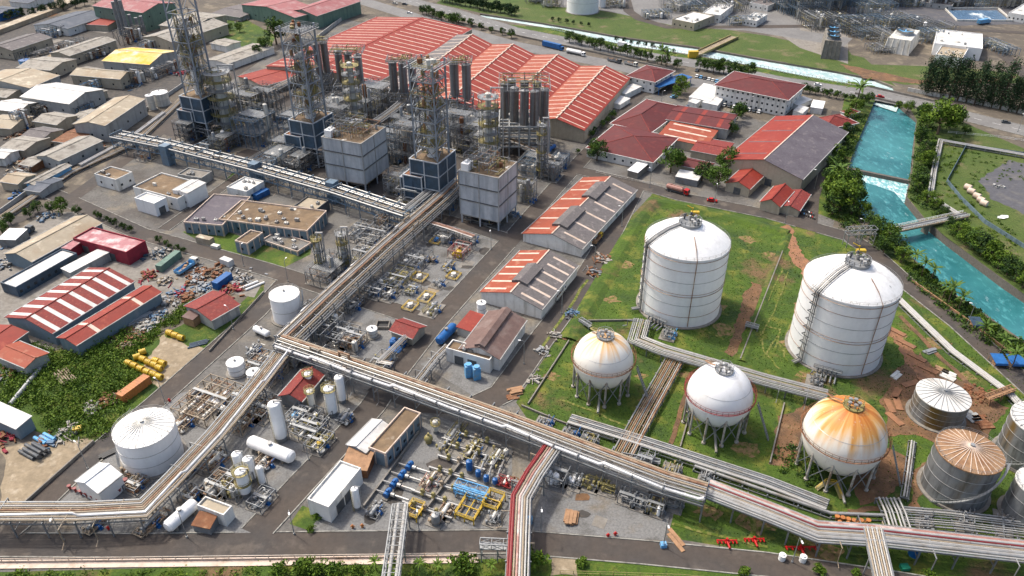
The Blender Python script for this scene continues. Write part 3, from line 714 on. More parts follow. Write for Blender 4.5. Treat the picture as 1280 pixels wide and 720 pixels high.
def sphere(label, g, r, zc, m, cm='galv', rail='piperust', seed=0):
    c = XY(G(*g)); t = Thing('gas_sphere', label, 'gas sphere', c, 'spherical gas tanks in the grass field')
    mb = MB(); mb.sph(c+UPZ*zc, r, 48, 32); SH = t.part('shell', mb, m, True)
    N = 11
    for i in range(N):
        a = 2*math.pi*(i+.3)/N; e = V((math.cos(a), math.sin(a), 0)); f = c+e*(r*.95); b = MB()
        b.cyl(f, f+UPZ*(zc-3.0), .3, 10); b.cyl(f, f+UPZ*.5, .6, 10); b.cyl(f+UPZ*(zc-3.0), f+UPZ*(zc+.9)-e*.2, .42, 10, .3); t.part('leg', b, 'legm', True)
        a2 = 2*math.pi*(i+1.3)/N; f2 = c+V((math.cos(a2), math.sin(a2), 0))*(r*.95)
        b = MB(); zz = zc-2.4
        b.cyl(f+UPZ*.8, f2+UPZ*zz, .13, 6); b.cyl(f2+UPZ*.8, f+UPZ*zz, .13, 6); t.part('cross_brace', b, 'steel')
    for z in (-.55, 0, .5):   # plate seams
        b = MB(); rr = r*math.cos(math.asin(z)); b.lathe(c+UPZ*(zc+z*r), [(rr-.02, -.05), (rr+.06, 0), (rr-.02, .05)], 48); t.part('seam_ring', b, 'pipegrey', parent=SH)
    n = 40; rr = r+.75; b = MB(); zz = zc+.9
    b.lathe(c, [(rr-.3, zz-.03), (rr+.02, zz-.03), (rr+.02, zz), (rr-.3, zz)], n)
    P = [c+V((math.cos(2*math.pi*i/n)*rr, math.sin(2*math.pi*i/n)*rr, zz)) for i in range(n)]
    b.rail(P, 1.3, .07, True); [b.bar(q, c+UPZ*(zz-.5)+(q-c-UPZ*zz)*(r-.1)/rr, .08) for q in P]; t.part('ring_walkway', b, rail)
    b = MB(); b.lathe(c, [(1.6, zc+r-.4), (2.5, zc+r-.2), (2.5, zc+r+.1), (1.6, zc+r+.1)], 16)
    b.rail([c+V((math.cos(i*.785)*2.4, math.sin(i*.785)*2.4, zc+r+.1)) for i in range(8)], 1.3, .1, True)
    CR = t.part('crown_platform', b, cm)
    for i in range(5):
        a = i*1.3+seed; p = c+V((math.cos(a)*1.2, math.sin(a)*1.2, zc+r-.2)); b = MB(); b.cyl(p, p+UPZ*1.6, .28, 8); b.cyl(p+UPZ*1.2, p+UPZ*1.5, .5, 8)
        t.part('relief_valve', b, 'pipegrey', parent=CR)
    b = MB(); P = [c+V((math.cos(1.2+.09*i)*(r*math.cos(.08*i)+.6), math.sin(1.2+.09*i)*(r*math.cos(.08*i)+.6), zz+r*math.sin(.08*i))) for i in range(18)]
    for x, y in zip(P, P[1:]): b.bar(x, y, .6, .1); b.bar(x+UPZ*1.1, y+UPZ*1.1, .07)
    t.part('stairway', b, 'dullyellow' if seed == 0 else 'piperust')
    b = MB(); b.pipe([c+UPZ*(zc-r), c+UPZ*1.2, c+V((-2, -r-3, 1.2))], .35, 8); t.part('outlet_pipe', b, 'pipegrey')
    a = -.4; f = c+V((math.cos(a)*(r+1.3), math.sin(a)*(r+1.3), 0)); f2 = c+V((math.cos(a)*(r+6), math.sin(a)*(r+6), 0)); s = V((-math.sin(a), math.cos(a), 0))*.5
    b = MB(); b.bar(f2-s, f+UPZ*(zc+.4)-s, .15, .3); b.bar(f2+s, f+UPZ*(zc+.4)+s, .15, .3)
    for i in range(16): q = f2+(f+UPZ*(zc+.4)-f2)*i/16; b.bar(q-s, q+s, .3, .06)
    t.part('access_stair', b, 'galv')
    return t
# ---------------------------------------------------------------- pipe racks
def rack(label, pts, w, z, pipes, gap=7.0, name='pipe_rack', sm='steel', levels=(0,), pr=(.14, .34), seed=1, tray=True, cat='pipe rack', base_z=0.0, bent=True, brace=True, pts_ground=False):
    """pts: image points of the deck centreline at height z. pipes: list of material keys, shared out across the width"""
    P = [XY(G(*p, 0 if pts_ground else z)) for p in pts]; r = random.Random(seed)
    t = Thing(name, label, cat, P[len(P)//2])
    if bent:
        for p, d in along(P, gap):
            s = V((-d.y, d.x, 0))*w/2; b = MB()
            for q in (-s, s): b.bar(p+q+UPZ*base_z, p+q+UPZ*(z+max(levels)*2.2), .3)
            for lv in levels: b.bar(p-s*1.12+UPZ*(z+lv*2.2-.2), p+s*1.12+UPZ*(z+lv*2.2-.2), .25, .35)
            if brace and z > 3: b.bar(p-s+UPZ*z*.45, p+s+UPZ*z*.45, .18)
            t.part('portal_frame', b, sm)
    for sg in (-1, 1):
        Q = offs(P, sg*(w/2-.0)); b = MB()
        for a, c in zip(Q, Q[1:]): b.bar(a+UPZ*(z-.62), c+UPZ*(z-.62), .2, .3)
        t.part('side_beam', b, sm)
    n = len(pipes); big = len(levels) > 1; tot = sum((c-a).length for a, c in zip(P, P[1:]))
    for i, m in enumerate(pipes):
        lv = levels[i % len(levels)]; k = i//len(levels); nk = math.ceil(n/len(levels))
        if lv and r.random() < .5: continue
        o = -w/2 + w*(k+.5+r.uniform(-.18, .18))/nk; R = pr[0] + (pr[1]-pr[0])*r.random()**1.7
        if n <= 4: R = r.uniform(*pr)
        Q = [q + UPZ*(z+lv*2.2+R+.02) for q in offs(P, o)]
        if big and r.random() < .55:      # expansion loop standing over the run
            j = max(range(len(Q)-1), key=lambda x: (Q[x+1]-Q[x]).length); d = (Q[j+1]-Q[j]); f = r.uniform(.2, .7); e = d.normalized(); a = Q[j]+d*f; hh = UPZ*r.uniform(.8, 1.8)
            Q[j+1:j+1] = [a, a+hh, a+hh+e*r.uniform(2, 5), a+e*5.0*0+e*5.0] if 0 else [a, a+hh, a+hh+e*3.5, a+e*3.5]
        b = MB(); b.pipe(Q, R, 8); t.part('pipe', b, m, True)
    b = MB()
    for p, d in along(P, 2.2):
        s = V((-d.y, d.x, 0))*w/2; b.bar(p-s+UPZ*(z-.25), p+s+UPZ*(z-.25), .12)
    t.part('floor_grid', b, sm)
    if z > 2.5:
        for p, d in along(P, 9, False):
            if r.random() < .75:
                sg = r.choice((-1, 1)); s = V((-d.y, d.x, 0))*sg; q = p+d*r.uniform(1, 7)+UPZ*(z+.3); w2 = s*(w/2+r.uniform(.3, 2.5)); R = r.uniform(.08, .17); b = MB()
                b.pipe([q-s*w*r.uniform(-.2, .4), q+w2, XY(q+w2)+UPZ*r.uniform(.6, 1.5), XY(q+w2+s*1.5)+UPZ*.6], R, 6); t.part('drop_pipe', b, r.choice(['pipegrey', 'pipetan', 'steel']))
    if tray:
        Q = offs(P, w/2+.35); b = MB()
        for a, c in zip(Q, Q[1:]): b.bar(a+UPZ*(z+.15), c+UPZ*(z+.15), .4, .12)
        t.part('cable_tray', b, 'steel')
    t.P = P; return t
# ---------------------------------------------------------------- process clutter
def frame_mb(c, a, w, d, zs, bay=3.0, brace=True, rail=True, th=.28):
    """open steel structure: columns on a grid, beams at each level, diagonal braces"""
    ex = V((math.cos(a), math.sin(a), 0)); ey = V((-ex.y, ex.x, 0)); nx = max(1, round(w/bay)); ny = max(1, round(d/bay)); mb = MB()
    pt = lambda i, j: c + ex*(-w/2+w*i/nx) + ey*(-d/2+d*j/ny)
    top = zs[-1]
    for i in range(nx+1):
        for j in range(ny+1): mb.bar(pt(i, j), pt(i, j)+UPZ*top, th)
    for z in zs:
        for i in range(nx+1): mb.bar(pt(i, 0)+UPZ*z, pt(i, ny)+UPZ*z, th*.7, th)
        for j in range(ny+1): mb.bar(pt(0, j)+UPZ*z, pt(nx, j)+UPZ*z, th*.7, th)
    if brace:
        zz = [0]+list(zs)
        for k, (z0, z1) in enumerate(zip(zz, zz[1:])):
            for i in range(nx):
                if (i+k) % 2 == 0: mb.bar(pt(i, 0)+UPZ*z0, pt(i+1, 0)+UPZ*z1, th*.55); mb.bar(pt(i+1, ny)+UPZ*z0, pt(i, ny)+UPZ*z1, th*.55)
            for j in range(ny):
                if (j+k) % 2 == 1: mb.bar(pt(0, j)+UPZ*z0, pt(0, j+1)+UPZ*z1, th*.55); mb.bar(pt(nx, j+1)+UPZ*z0, pt(nx, j)+UPZ*z1, th*.55)
    return mb, ex, ey
def maze(mb, c, ex, ey, w, d, z0, z1, n, r, rad=(.06, .16)):
    """orthogonal pipe runs filling a volume"""
    for i in range(n):
        p = c + ex*r.uniform(-w/2, w/2) + ey*r.uniform(-d/2, d/2) + UPZ*r.uniform(z0, z1); pts = [p]; ax = r.randrange(3)
        for k in range(r.randint(2, 4)):
            ax = (ax + r.choice((1, 2))) % 3
            q = pts[-1].copy()
            if ax == 0: q = q + ex*(r.uniform(-w/2, w/2) - (q-c).dot(ex))
            elif ax == 1: q = q + ey*(r.uniform(-d/2, d/2) - (q-c).dot(ey))
            else: q.z = r.uniform(z0, z1)
            if (q-pts[-1]).length > .4: pts.append(q)
        if len(pts) > 1: mb.pipe(pts, r.uniform(*rad), 5)
def unit(label, g, w, d, h, ang=None, seed=0, sm='steel', name='process_skid', cat='process skid', ves=2, pumps=1, hv=0, npipe=10, pm=('pipegrey', 'dullyellow'), vm=('offwhite', 'galv'), motor='blue', levels=1, rail=False, group=None, fr=True, slab='concrete', deck='galv', z0=0):
    """process unit: slab, open frame with decks, small vessels, pumps and pipework"""
    c = (XY(G(*g)) if not isinstance(g, V) else g) + UPZ*z0; a = ANG if ang is None else ang; r = random.Random(seed*17+int(w*10))
    t = Thing(name, label, cat, c, group); ex = V((math.cos(a), math.sin(a), 0)); ey = V((-ex.y, ex.x, 0))
    if slab:
        b = MB(); b.box(c, w+1, d+1, .25, a); t.part('base_slab', b, slab)
    if fr:
        zs = [h*(i+1)/levels for i in range(levels)]
        b, _, _ = frame_mb(c, a, w, d, zs, 3.2, True, th=.22); t.part('steel_frame', b, sm)
        for i, z in enumerate(zs):
            fx = r.uniform(.3, .6); b = MB(); ox = c+ex*r.uniform(-1, 1)*w*(1-fx)/2+UPZ*(z+.15)
            if levels > 1:
                for j in range(int(d/.7)): b.bar(ox-ex*w*fx/2+ey*(-d/2+.7*j+.3), ox+ex*w*fx/2+ey*(-d/2+.7*j+.3), .42, .08)
            else: b.bar(ox-ey*d/2, ox+ey*d/2, .8, .1)
            if rail or levels > 1:
                b.rail([c+ex*w/2*x+ey*d/2*y+UPZ*(z+.2) for x, y in ((-1,-1), (1,-1), (1,1), (-1,1))], 1.1, .09, True)
            t.part('deck', b, deck)
    for i in range(ves):
        p = c + ex*r.uniform(-.4, .4)*w + ey*r.uniform(-.4, .4)*d; R = r.uniform(.4, .8)*min(1.4, w/5); hh = r.uniform(.45, 1.05)*h; zb = r.choice([0, .0, h*.4]) if levels > 1 else 0
        b = MB(); b.lathe(p+UPZ*zb, [(.01, .3), (R*.8, .4), (R, .7), (R, hh-.3), (R*.7, hh), (.01, hh+.1)], 12); b.cyl(p+UPZ*(zb+hh), p+UPZ*(zb+hh+.6), .12, 6)
        t.part('vessel', b, vm[i % len(vm)], True)
    for i in range(hv):
        p = c + ex*r.uniform(-.15, .15)*w + ey*(-.4+.8*(i+.5)/max(1, hv))*d; L = w*r.uniform(.5, .8); R = r.uniform(.35, .6); z = r.choice((1.2, 1.4)) if levels == 1 else h/levels+1
        b = MB(); b.drum(p-ex*L/2+UPZ*z, p+ex*L/2+UPZ*z, R, 12)
        b.obx(p-ex*L*.3-ey*R*.7+UPZ*.2, ex*.3, ey*R*1.4, UPZ*(z-.3)); b.obx(p+ex*L*.3-ey*R*.7+UPZ*.2, ex*.3, ey*R*1.4, UPZ*(z-.3)); t.part('drum', b, vm[(i+1) % len(vm)], True)
    for i in range(pumps):
        p = c + ex*(-.45+.9*(i+.5)/pumps)*w - ey*r.uniform(.25, .48)*d; b = MB()
        b.box(p, .9, 2.2, .35, a); b.cyl(p+ey*.2+UPZ*.8, p+ey*1.05+UPZ*.8, .38, 10); b.cyl(p-ey*.35+UPZ*.8, p-ey*.8+UPZ*.8, .42, 10); b.cyl(p-ey*.3+UPZ*.8, p+ey*.3+UPZ*.8, .12, 6)
        b.pipe([p-ey*.6+UPZ*.9, p-ey*.6+UPZ*2.2, p-ey*.6+ex*1.2+UPZ*2.2], .14, 6); t.part('pump', b, motor)
    for k, m in enumerate(pm):
        b = MB(); maze(b, c, ex, ey, w, d, .4, h*1.02, npipe//len(pm)+1, r); t.part('pipework', b, m)
    b = MB()
    for i in range(max(3, npipe//3)):
        p = c + ex*r.uniform(-.5, .5)*w + ey*r.uniform(-.5, .5)*d + UPZ*r.uniform(.5, h); b.cyl(p, p+UPZ*.5, .28, 7); b.cyl(p+UPZ*.5, p+UPZ*.9, .08, 5); b.cyl(p+UPZ*.9, p+UPZ*.96, .3, 8)
        if c.y < 300: t.part('valve', b, pm[-1]); b = MB()
    if b.v: t.part('valve_group', b, pm[-1])
    t.ex, t.ey, t.c = ex, ey, c; t.ex, t.ey, t.c = ex, ey, c
    return t
def lamp(label, g, h=7.5, arm=(1.4, .5), m='galv', group='lamp posts along the plant roads'):
    c = XY(G(*g)); t = Thing('lamp_post', label, 'lamp post', c, group); e = V((arm[0], arm[1], 0))
    b = MB(); b.cyl(c, c+UPZ*h, .13, 8, .08); b.cyl(c, c+UPZ*.5, .25, 8); t.part('pole', b, m)
    b = MB(); b.pipe([c+UPZ*(h-.05), c+UPZ*(h+.35)+e*.3, c+UPZ*(h+.5)+e], .06, 6); t.part('arm', b, m)
    b = MB(); b.obx(c+UPZ*(h+.42)+e*.9-V((-e.y, e.x, 0)).normalized()*.18, e.normalized()*.8, V((-e.y, e.x, 0)).normalized()*.36, UPZ*.16); t.part('lamp_head', b, 'white'); return t
def bar_angle(a, b):
    d = XY(G(*b)) - XY(G(*a)); return math.atan2(d.y, d.x)
ANG = bar_angle((362, 425), (548, 258))      # direction of the main rack: the plant's grid
# ---------------------------------------------------------------- trees
def leafq(mb, p, s, r, k, flat=.0):
    n = V((r.gauss(0, 1), r.gauss(0, 1), r.gauss(0, 1)+flat)).normalized(); t = V((r.gauss(0, 1), r.gauss(0, 1), r.gauss(0, 1)))
    x = n.cross(t).normalized(); y = n.cross(x)*r.uniform(.5, .9); x = x*s; y = y*s
    mb.add([p-x, p-y*.8, p+x, p+y*.8], [(0, 1, 2, 3)], k)
def crown(kind, seed):
    r = random.Random(seed); mb = MB(); tk = MB()
    if kind == 'round':      # unit crown: radius 1, height about 2.1, trunk from 0
        cl = []
        for i in range(26):
            a = r.uniform(0, 6.28); z = r.uniform(-.55, .85); q = math.sqrt(max(0, 1-z*z*.9))*r.uniform(.45, .8)
            cl.append((V((math.cos(a)*q, math.sin(a)*q, 1.15+z*.72)), r.uniform(.24, .4)))
        for c, R in cl:
            k0 = r.choice((0, 0, 1))
            for j in range(62):
                d = V((r.gauss(0, 1), r.gauss(0, 1), r.gauss(0, 1))).normalized()*R*r.uniform(.55, 1.08); d.z *= .8
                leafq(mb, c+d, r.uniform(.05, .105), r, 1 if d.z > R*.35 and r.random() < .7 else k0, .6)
        tk.cyl((0, 0, 0), (.03, 0, .75), .075, 7, .05)
        for i in range(6):
            a = i*1.05+r.uniform(0, .5); tk.cyl((.03, 0, .55+.05*i), (math.cos(a)*.55, math.sin(a)*.55, 1.05+.08*i), .035, 5, .012)
    elif kind == 'tall':     # casuarina: height 1, feathery
        for i in range(60):
            z = .1+.88*(i/60)**.9; R = .21*(1-((z-.4)/.65)**2)*r.uniform(.5, 1.1) if z < .95 else .03
            a = r.uniform(0, 6.28); c = V((math.cos(a)*R*.8, math.sin(a)*R*.8, z))
            for j in range(26):
                d = V((r.gauss(0, .045), r.gauss(0, .045), r.gauss(0, .055))); leafq(mb, c+d, r.uniform(.012, .026), r, r.choice((0, 0, 1)), .3)
            tk.cyl((0, 0, z*.95), c, .006, 4, .003)
        tk.cyl((0, 0, 0), (0, 0, .97), .02, 7, .004)
    elif kind == 'palm':
        for i in range(13):
            a = i*2.4+r.uniform(-.2, .2); el = r.uniform(.1, 1.1); p = V((0, 0, 1.0)); d = V((math.cos(a)*math.cos(el), math.sin(a)*math.cos(el), math.sin(el))); s = V((-math.sin(a), math.cos(a), 0))
            for k in range(7):
                q = p + d*.09; wd = .05*(1-abs(k-3)/4.5)
                for sg in (-1, 1): mb.add([p, q, q+s*sg*wd*1.5-UPZ*.025, p+s*sg*wd*1.5-UPZ*.025], [(0, 1, 2, 3)], k % 2)
                p = q; d = (d - UPZ*.17).normalized()
        tk.cyl((0, 0, 0), (.04, 0, .5), .035, 7, .028); tk.cyl((.04, 0, .5), (0, 0, 1.0), .028, 7, .022)
    else:                    # bush: radius 1, low
        for i in range(14):
            a = r.uniform(0, 6.28); q = r.uniform(0, .65); c = V((math.cos(a)*q, math.sin(a)*q, r.uniform(.25, .75)*(1.1-q*.6))); R = r.uniform(.25, .42)
            for j in range(46):
                d = V((r.gauss(0, 1), r.gauss(0, 1), abs(r.gauss(0, 1)))).normalized()*R*r.uniform(.5, 1.05); leafq(mb, c+d, r.uniform(.07, .14), r, 1 if r.random() < .4 else 0, .6)
        tk.cyl((0, 0, 0), (0, 0, .5), .06, 6, .03)
        for i in range(4): a = i*1.57; tk.cyl((0, 0, .1), (math.cos(a)*.4, math.sin(a)*.4, .5), .03, 5, .01)
    return mb, tk
CM = {}
def mesh(name, mb, mats):
    me = bpy.data.meshes.new(name); me.from_pydata(mb.v, [], mb.f)
    for m in mats: me.materials.append(MT[m])
    if len(mats) > 1: me.polygons.foreach_set('material_index', mb.m)
    me.update(); return me
for kd, n in (('round', 4), ('tall', 3), ('palm', 2), ('bush', 4)):
    for i in range(n):
        c_, k_ = crown(kd, 50+i*7+len(kd)); CM[kd, i] = (c_, mesh('trunk', k_, ['trunk']))
CMM = {}
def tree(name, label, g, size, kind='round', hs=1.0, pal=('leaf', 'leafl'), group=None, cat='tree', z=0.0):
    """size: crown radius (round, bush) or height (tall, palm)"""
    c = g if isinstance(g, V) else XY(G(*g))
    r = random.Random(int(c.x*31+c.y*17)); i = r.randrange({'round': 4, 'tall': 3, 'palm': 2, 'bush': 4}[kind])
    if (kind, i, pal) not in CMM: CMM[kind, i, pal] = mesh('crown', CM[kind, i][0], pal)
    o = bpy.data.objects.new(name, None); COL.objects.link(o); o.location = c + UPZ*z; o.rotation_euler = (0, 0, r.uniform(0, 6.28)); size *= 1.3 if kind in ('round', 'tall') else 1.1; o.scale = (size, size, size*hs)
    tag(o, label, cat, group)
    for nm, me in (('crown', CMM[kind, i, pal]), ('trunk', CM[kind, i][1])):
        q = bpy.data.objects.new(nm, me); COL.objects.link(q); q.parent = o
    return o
def mass(name, px, n, h, s, pal=('leaf', 'leafl'), seed=1, z=0):
    """ground cover nobody could count: leaf clumps over a patch"""
    P = [XY(G(*p)) for p in px]; r = random.Random(seed); mb = MB()
    x0, x1 = min(p.x for p in P), max(p.x for p in P); y0, y1 = min(p.y for p in P), max(p.y for p in P)
    while n > 0:
        x, y = r.uniform(x0, x1), r.uniform(y0, y1)
        if not inpoly(x, y, P): continue
        n -= 1; R = r.uniform(.5, 1.3)*h; k = r.choice((0, 0, 1))
        for j in range(34):
            d = V((r.gauss(0, .5), r.gauss(0, .5), abs(r.gauss(0, .42))))*R; leafq(mb, V((x, y, z))+d, r.uniform(.5, 1)*s, r, 1 if r.random() < .25 else k, .6)
    o = struct(name, mb, list(pal), 'stuff'); return o
# ================================================================ storage tanks
def riser(t, ang, n=3, m='pipegrey', red=True):
    """pipes and walkway from the roof platform down the side of a dome-roof tank"""
    c, r, h, d = t.c, t.r, t.hh, t.d; e = V((math.cos(ang), math.sin(ang), 0)); s = V((-e.y, e.x, 0))
    prof = [(.2*r, h+d*.97+.5), (.55*r, h+d*.72+.5), (.8*r, h+d*.4+.5), (r+.7, h+.2), (r+.7, 1.2), (r+3.5, 1.2)]
    for i in range(n):
        o = (i-(n-1)/2)*.62; b = MB(); b.pipe([c+e*x+s*o+UPZ*z for x, z in prof], .2, 7); t.part('riser_pipe', b, [m, 'pipewhite', 'steeldk'][i % 3], True)
    b = MB()
    for (x0, z0), (x1, z1) in zip(prof[:4], prof[1:4]):
        for q in (-1.3, -2.2): b.bar(c+e*x0+s*q+UPZ*(z0-.3), c+e*x1+s*q+UPZ*(z1-.3), .14)
        b.bar(c+e*x0-s*2.2+UPZ*(z0+.8), c+e*x1-s*2.2+UPZ*(z1+.8), .09)
    for i in range(9): z = 2+i*(h-2)/8.5; b.bar(c+e*(r-.1)-s*1.4+UPZ*z, c+e*(r+1.0)-s*1.4+UPZ*z, .22); b.bar(c+e*(r+1)-s*1.6+UPZ*z, c+e*(r+1)+s*1.2+UPZ*z, .2)
    t.part('walkway', b, 'steeldk')
    b = MB(); b.cyl(c+UPZ*(h+d*.93), c+UPZ*(h+d+.35), 3.6, 24); k = 14; R = 3.5
    b.rail([c+V((math.cos(6.283*i/k)*R, math.sin(6.283*i/k)*R, h+d+.5)) for i in range(k)], 1.1, .12, True); TP = t.part('roof_platform', b, 'galv')
    rr = random.Random(4)
    for i in range(9):
        a = rr.uniform(0, 6.28); q = rr.uniform(.6, 3); p = c+V((math.cos(a)*q, math.sin(a)*q, h+d+.5)); b = MB(); b.cyl(p, p+UPZ*rr.uniform(.8, 2), .3, 8); b.cyl(p+UPZ*1, p+UPZ*1.3, .55, 8); t.part('roof_valve', b, rr.choice(['pipegrey', 'steeldk', 'pipewhite']), parent=TP)
    p = c+V((1.2, 3.6, h+d+.5)); b = MB(); b.bar(p, p+UPZ*3, .25); b.bar(p+UPZ*2.6, p+V((-1.8, .8, 3.4)), .25); b.box(p+V((1, .6, 0)), 2.6, 1.2, 1.3); t.part('davit', b, 'yellow', parent=TP)
    if red:
        a = ang+1.35; e2 = V((math.cos(a), math.sin(a), 0)); b = MB(); b.pipe([c+e2*.5*r+UPZ*(h+d*.76+.1), c+e2*.8*r+UPZ*(h+d*.42+.1), c+e2*(r+.3)+UPZ*h, c+e2*(r+.3)+UPZ*.8], .13, 6); t.part('fire_water_pipe', b, 'piperust')
        for q, z in ((1.0, h-.9), (1.0, h*.47)):
            b = MB(); b.lathe(c, [(r+.18, z-.1), (r+.34, z), (r+.18, z+.1)], 48); t.part('spray_ring', b, 'piperust')
    a = ang+.62; e = V((math.cos(a), math.sin(a), 0)); s = V((-e.y, e.x, 0)); b = MB()
    for q in (-2.6, -1.3, 0, 1.3, 2.6): b.pipe([c+e*(r-.2)+s*q+UPZ*1.8, c+e*(r+1.6)+s*q+UPZ*1.8, c+e*(r+1.6)+s*q+UPZ*.8, c+e*(r+5)+s*q+UPZ*.8], .25, 7)
    b.bar(c+e*(r+1.2)-s*4+UPZ*2.6, c+e*(r+1.2)+s*4+UPZ*2.6, 1.1, .2)
    b.rail([c+e*(r+1.6)-s*4+UPZ*2.7, c+e*(r+1.6)+s*4+UPZ*2.7], 1, .09); t.part('base_manifold', b, 'steel')
def ang_to(t, px, z):
    q = XY(G(*px, z)) - t.c; return math.atan2(q.y, q.x)
t1 = tank('storage_tank', 'big white dome-roofed tank alone in the grass nearer the red roofs', (848,381), 13.4, 25.6, dome=.225, bands=5, hatch=False, group='pair of big white dome-roofed tanks', seg=64); riser(t1, ang_to(t1, (822,304), 25.6))
t2 = tank('storage_tank', 'big white tank with grimy stained dome edge beside the river road', (1041,436), 13.6, 25.7, rm='tankroofg', dome=.225, bands=5, hatch=False, group='pair of big white dome-roofed tanks', seg=64); riser(t2, ang_to(t2, (1032,362), 25.7))
sphere('cream white gas sphere with an ochre bloom below its crown', (751,486), 8.5, 11, 'sphstain', 'galv', 'rust', 0)
sphere('clean white gas sphere with red rails in the middle of the three', (892,531), 8.7, 11, 'sphw', 'galv', 'pipered', 1)
sphere('largest gas sphere streaked with orange rust below its crown', (1042,584), 10, 11.4, 'sphrust', 'dullyellow', 'rust', 2)
GS = 'weathered grey cone-roofed tanks by the spheres'
tank('cone_roof_tank', 'small grey tank with white ribbed roof ringed by brown earth works', (1169,519), 6.9, 7.6, 'tankgrey', 'whiteroof', .1, 3, 24, None, GS, bm='pipegrey', ribm='galv', rail=False)
tank('cone_roof_tank', 'grey tank with a rusty brown ribbed roof and stained shell', (1191,611), 7.6, 13.2, 'tankgrey', 'coneroof', .12, 3, 28, (3.6, 2.2), GS, bm='pipegrey', ribm='cream')
tank('cone_roof_tank', 'grey tank with white ribbed roof behind the brown-roofed one', (1282,571), 7.4, 12.8, 'tankgrey', 'whiteroof', .1, 3, 24, (3.4, 2.0), GS, bm='pipegrey', ribm='galv')
tank('cone_roof_tank', 'grey streaked tank cut by the frame edge below the white-ribbed one', (1282,643), 5.4, 10.5, 'tankgrey', 'whiteroof', .1, 2, 20, None, GS, bm='pipegrey', ribm='white')
tank('cone_roof_tank', 'white cone-roofed tank with radial ribs beside the white tent shed', (193,572), 7.4, 10.8, 'tankw', 'tankroof', .13, 2, 26, (3.9, -1.6), None, bm='pipewhite', ribm='offwhite')
tank('cone_roof_tank', 'white tank with a yellow scaffold stair beside the main pipe rack', (361,397), 4.8, 9.5, 'tankw', 'tankroof', .12, 1, 0, (5.0, 1.7), None, bm='pipewhite')
TW = [(297,466,2.5,4.2,'stubby white tank on the gravel, the wider of two side by side'), (319,475,2.0,3.2,'smaller stubby white tank beside the wider one on the gravel'), (602,391,1.5,4.2,'white upright tank behind the small flat red roof'), (203,131,4.2,7,'cream round tank beside the long grey shed'), (191,137,2.0,8,'rusty cream silo tank next to the cream round tank'), (33,83,3.2,4,'blue round open tank among the tan sheds'), (466,420,1.6,3,'cream round tank beside the square sump')]
for x, y, r, h, lb in TW: tank('tank', lb, (x, y), r, h, 'bluelight' if 'blue' in lb else 'offwhite' if 'cream' in lb else 'tankw', 'blue' if 'blue' in lb else 'tankroof', .1, 1, 0, None, None, bm='pipegrey', seg=20)
tank('storage_tank', 'far white cylinder tank beyond the canal at the top edge', (728,14), 12, 24, 'tankw', 'tankroof', .1, 2, 0, None, None, bm='pipewhite')
for x, y, r, h, lb in ((716,6,4,9,'small white tank left of the far white cylinder'), (752,9,3,7,'low white tank right of the far white cylinder'), (1285,8,6,9,'white tank on the far plant edge')): tank('storage_tank', lb, (x, y), r, h, 'tankw', 'tankroof', .1, 0, 0, None, None, seg=20, rail=False)
# white columns and drums in the bottom-left process pad
CW = 'white upright vessels in the process pad'
for x, y, yt, r, lb, pl in ((352,549,503,1.75,'tallest plain white upright vessel beside the red roof',()), (416,518,484,1.55,'white upright vessel with yellow top by the kerb',(.95,)), (428,502,470,1.3,'white upright vessel farthest from the red roof',()), (388,488,466,1.1,'slim white upright vessel touching the red roof edge',(.97,)),
        (391,512,488,1.0,'slim cream upright vessel in front of the red roof',(.97,)), (303,596,566,1.3,'left one of the twin white upright vessels by the yellow platform',()), (316,600,572,1.3,'right one of the twin white upright vessels by the yellow platform',()), (329,606,583,.9,'short white upright vessel beside the road kerb',()), (308,618,588,1.5,'white upright vessel with a yellow ring platform',(.5,.95)), (447,636,610,.95,'slim white upright vessel behind the flat-roofed shed',())):
    g = G(x, y); h = max(3, hz(g, yt)); vessel_v('upright_vessel', lb, (x, y), r, h, 'white' if 'cream' not in lb else 'offwhite', plat=[p*h for p in pl], group=CW)
vessel_h('horizontal_vessel', 'long white bullet vessel lying beside the red roof shed', (312,551), (366,572), 1.75, 'white', group='white bullet vessels')
vessel_h('horizontal_vessel', 'white trailer-like tank with rusty top hatch near the bottom road', (208,660), (244,628), 1.6, 'white', group='white bullet vessels')
vessel_h('horizontal_vessel', 'small white bullet vessel near the scaffold-stair tank', (318,410), (336,418), 1.1, 'white', group='white bullet vessels')
vessel_h('horizontal_vessel', 'small white bullet vessel under the left pipe rack', (263,615), (258,600), 1.0, 'offwhite', group='white bullet vessels')
vessel_h('horizontal_vessel', 'long blue tank trailer parked on the gravel beside the road', (548,427), (568,407), 1.5, 'blue', z=1.9, saddle='steeldk')
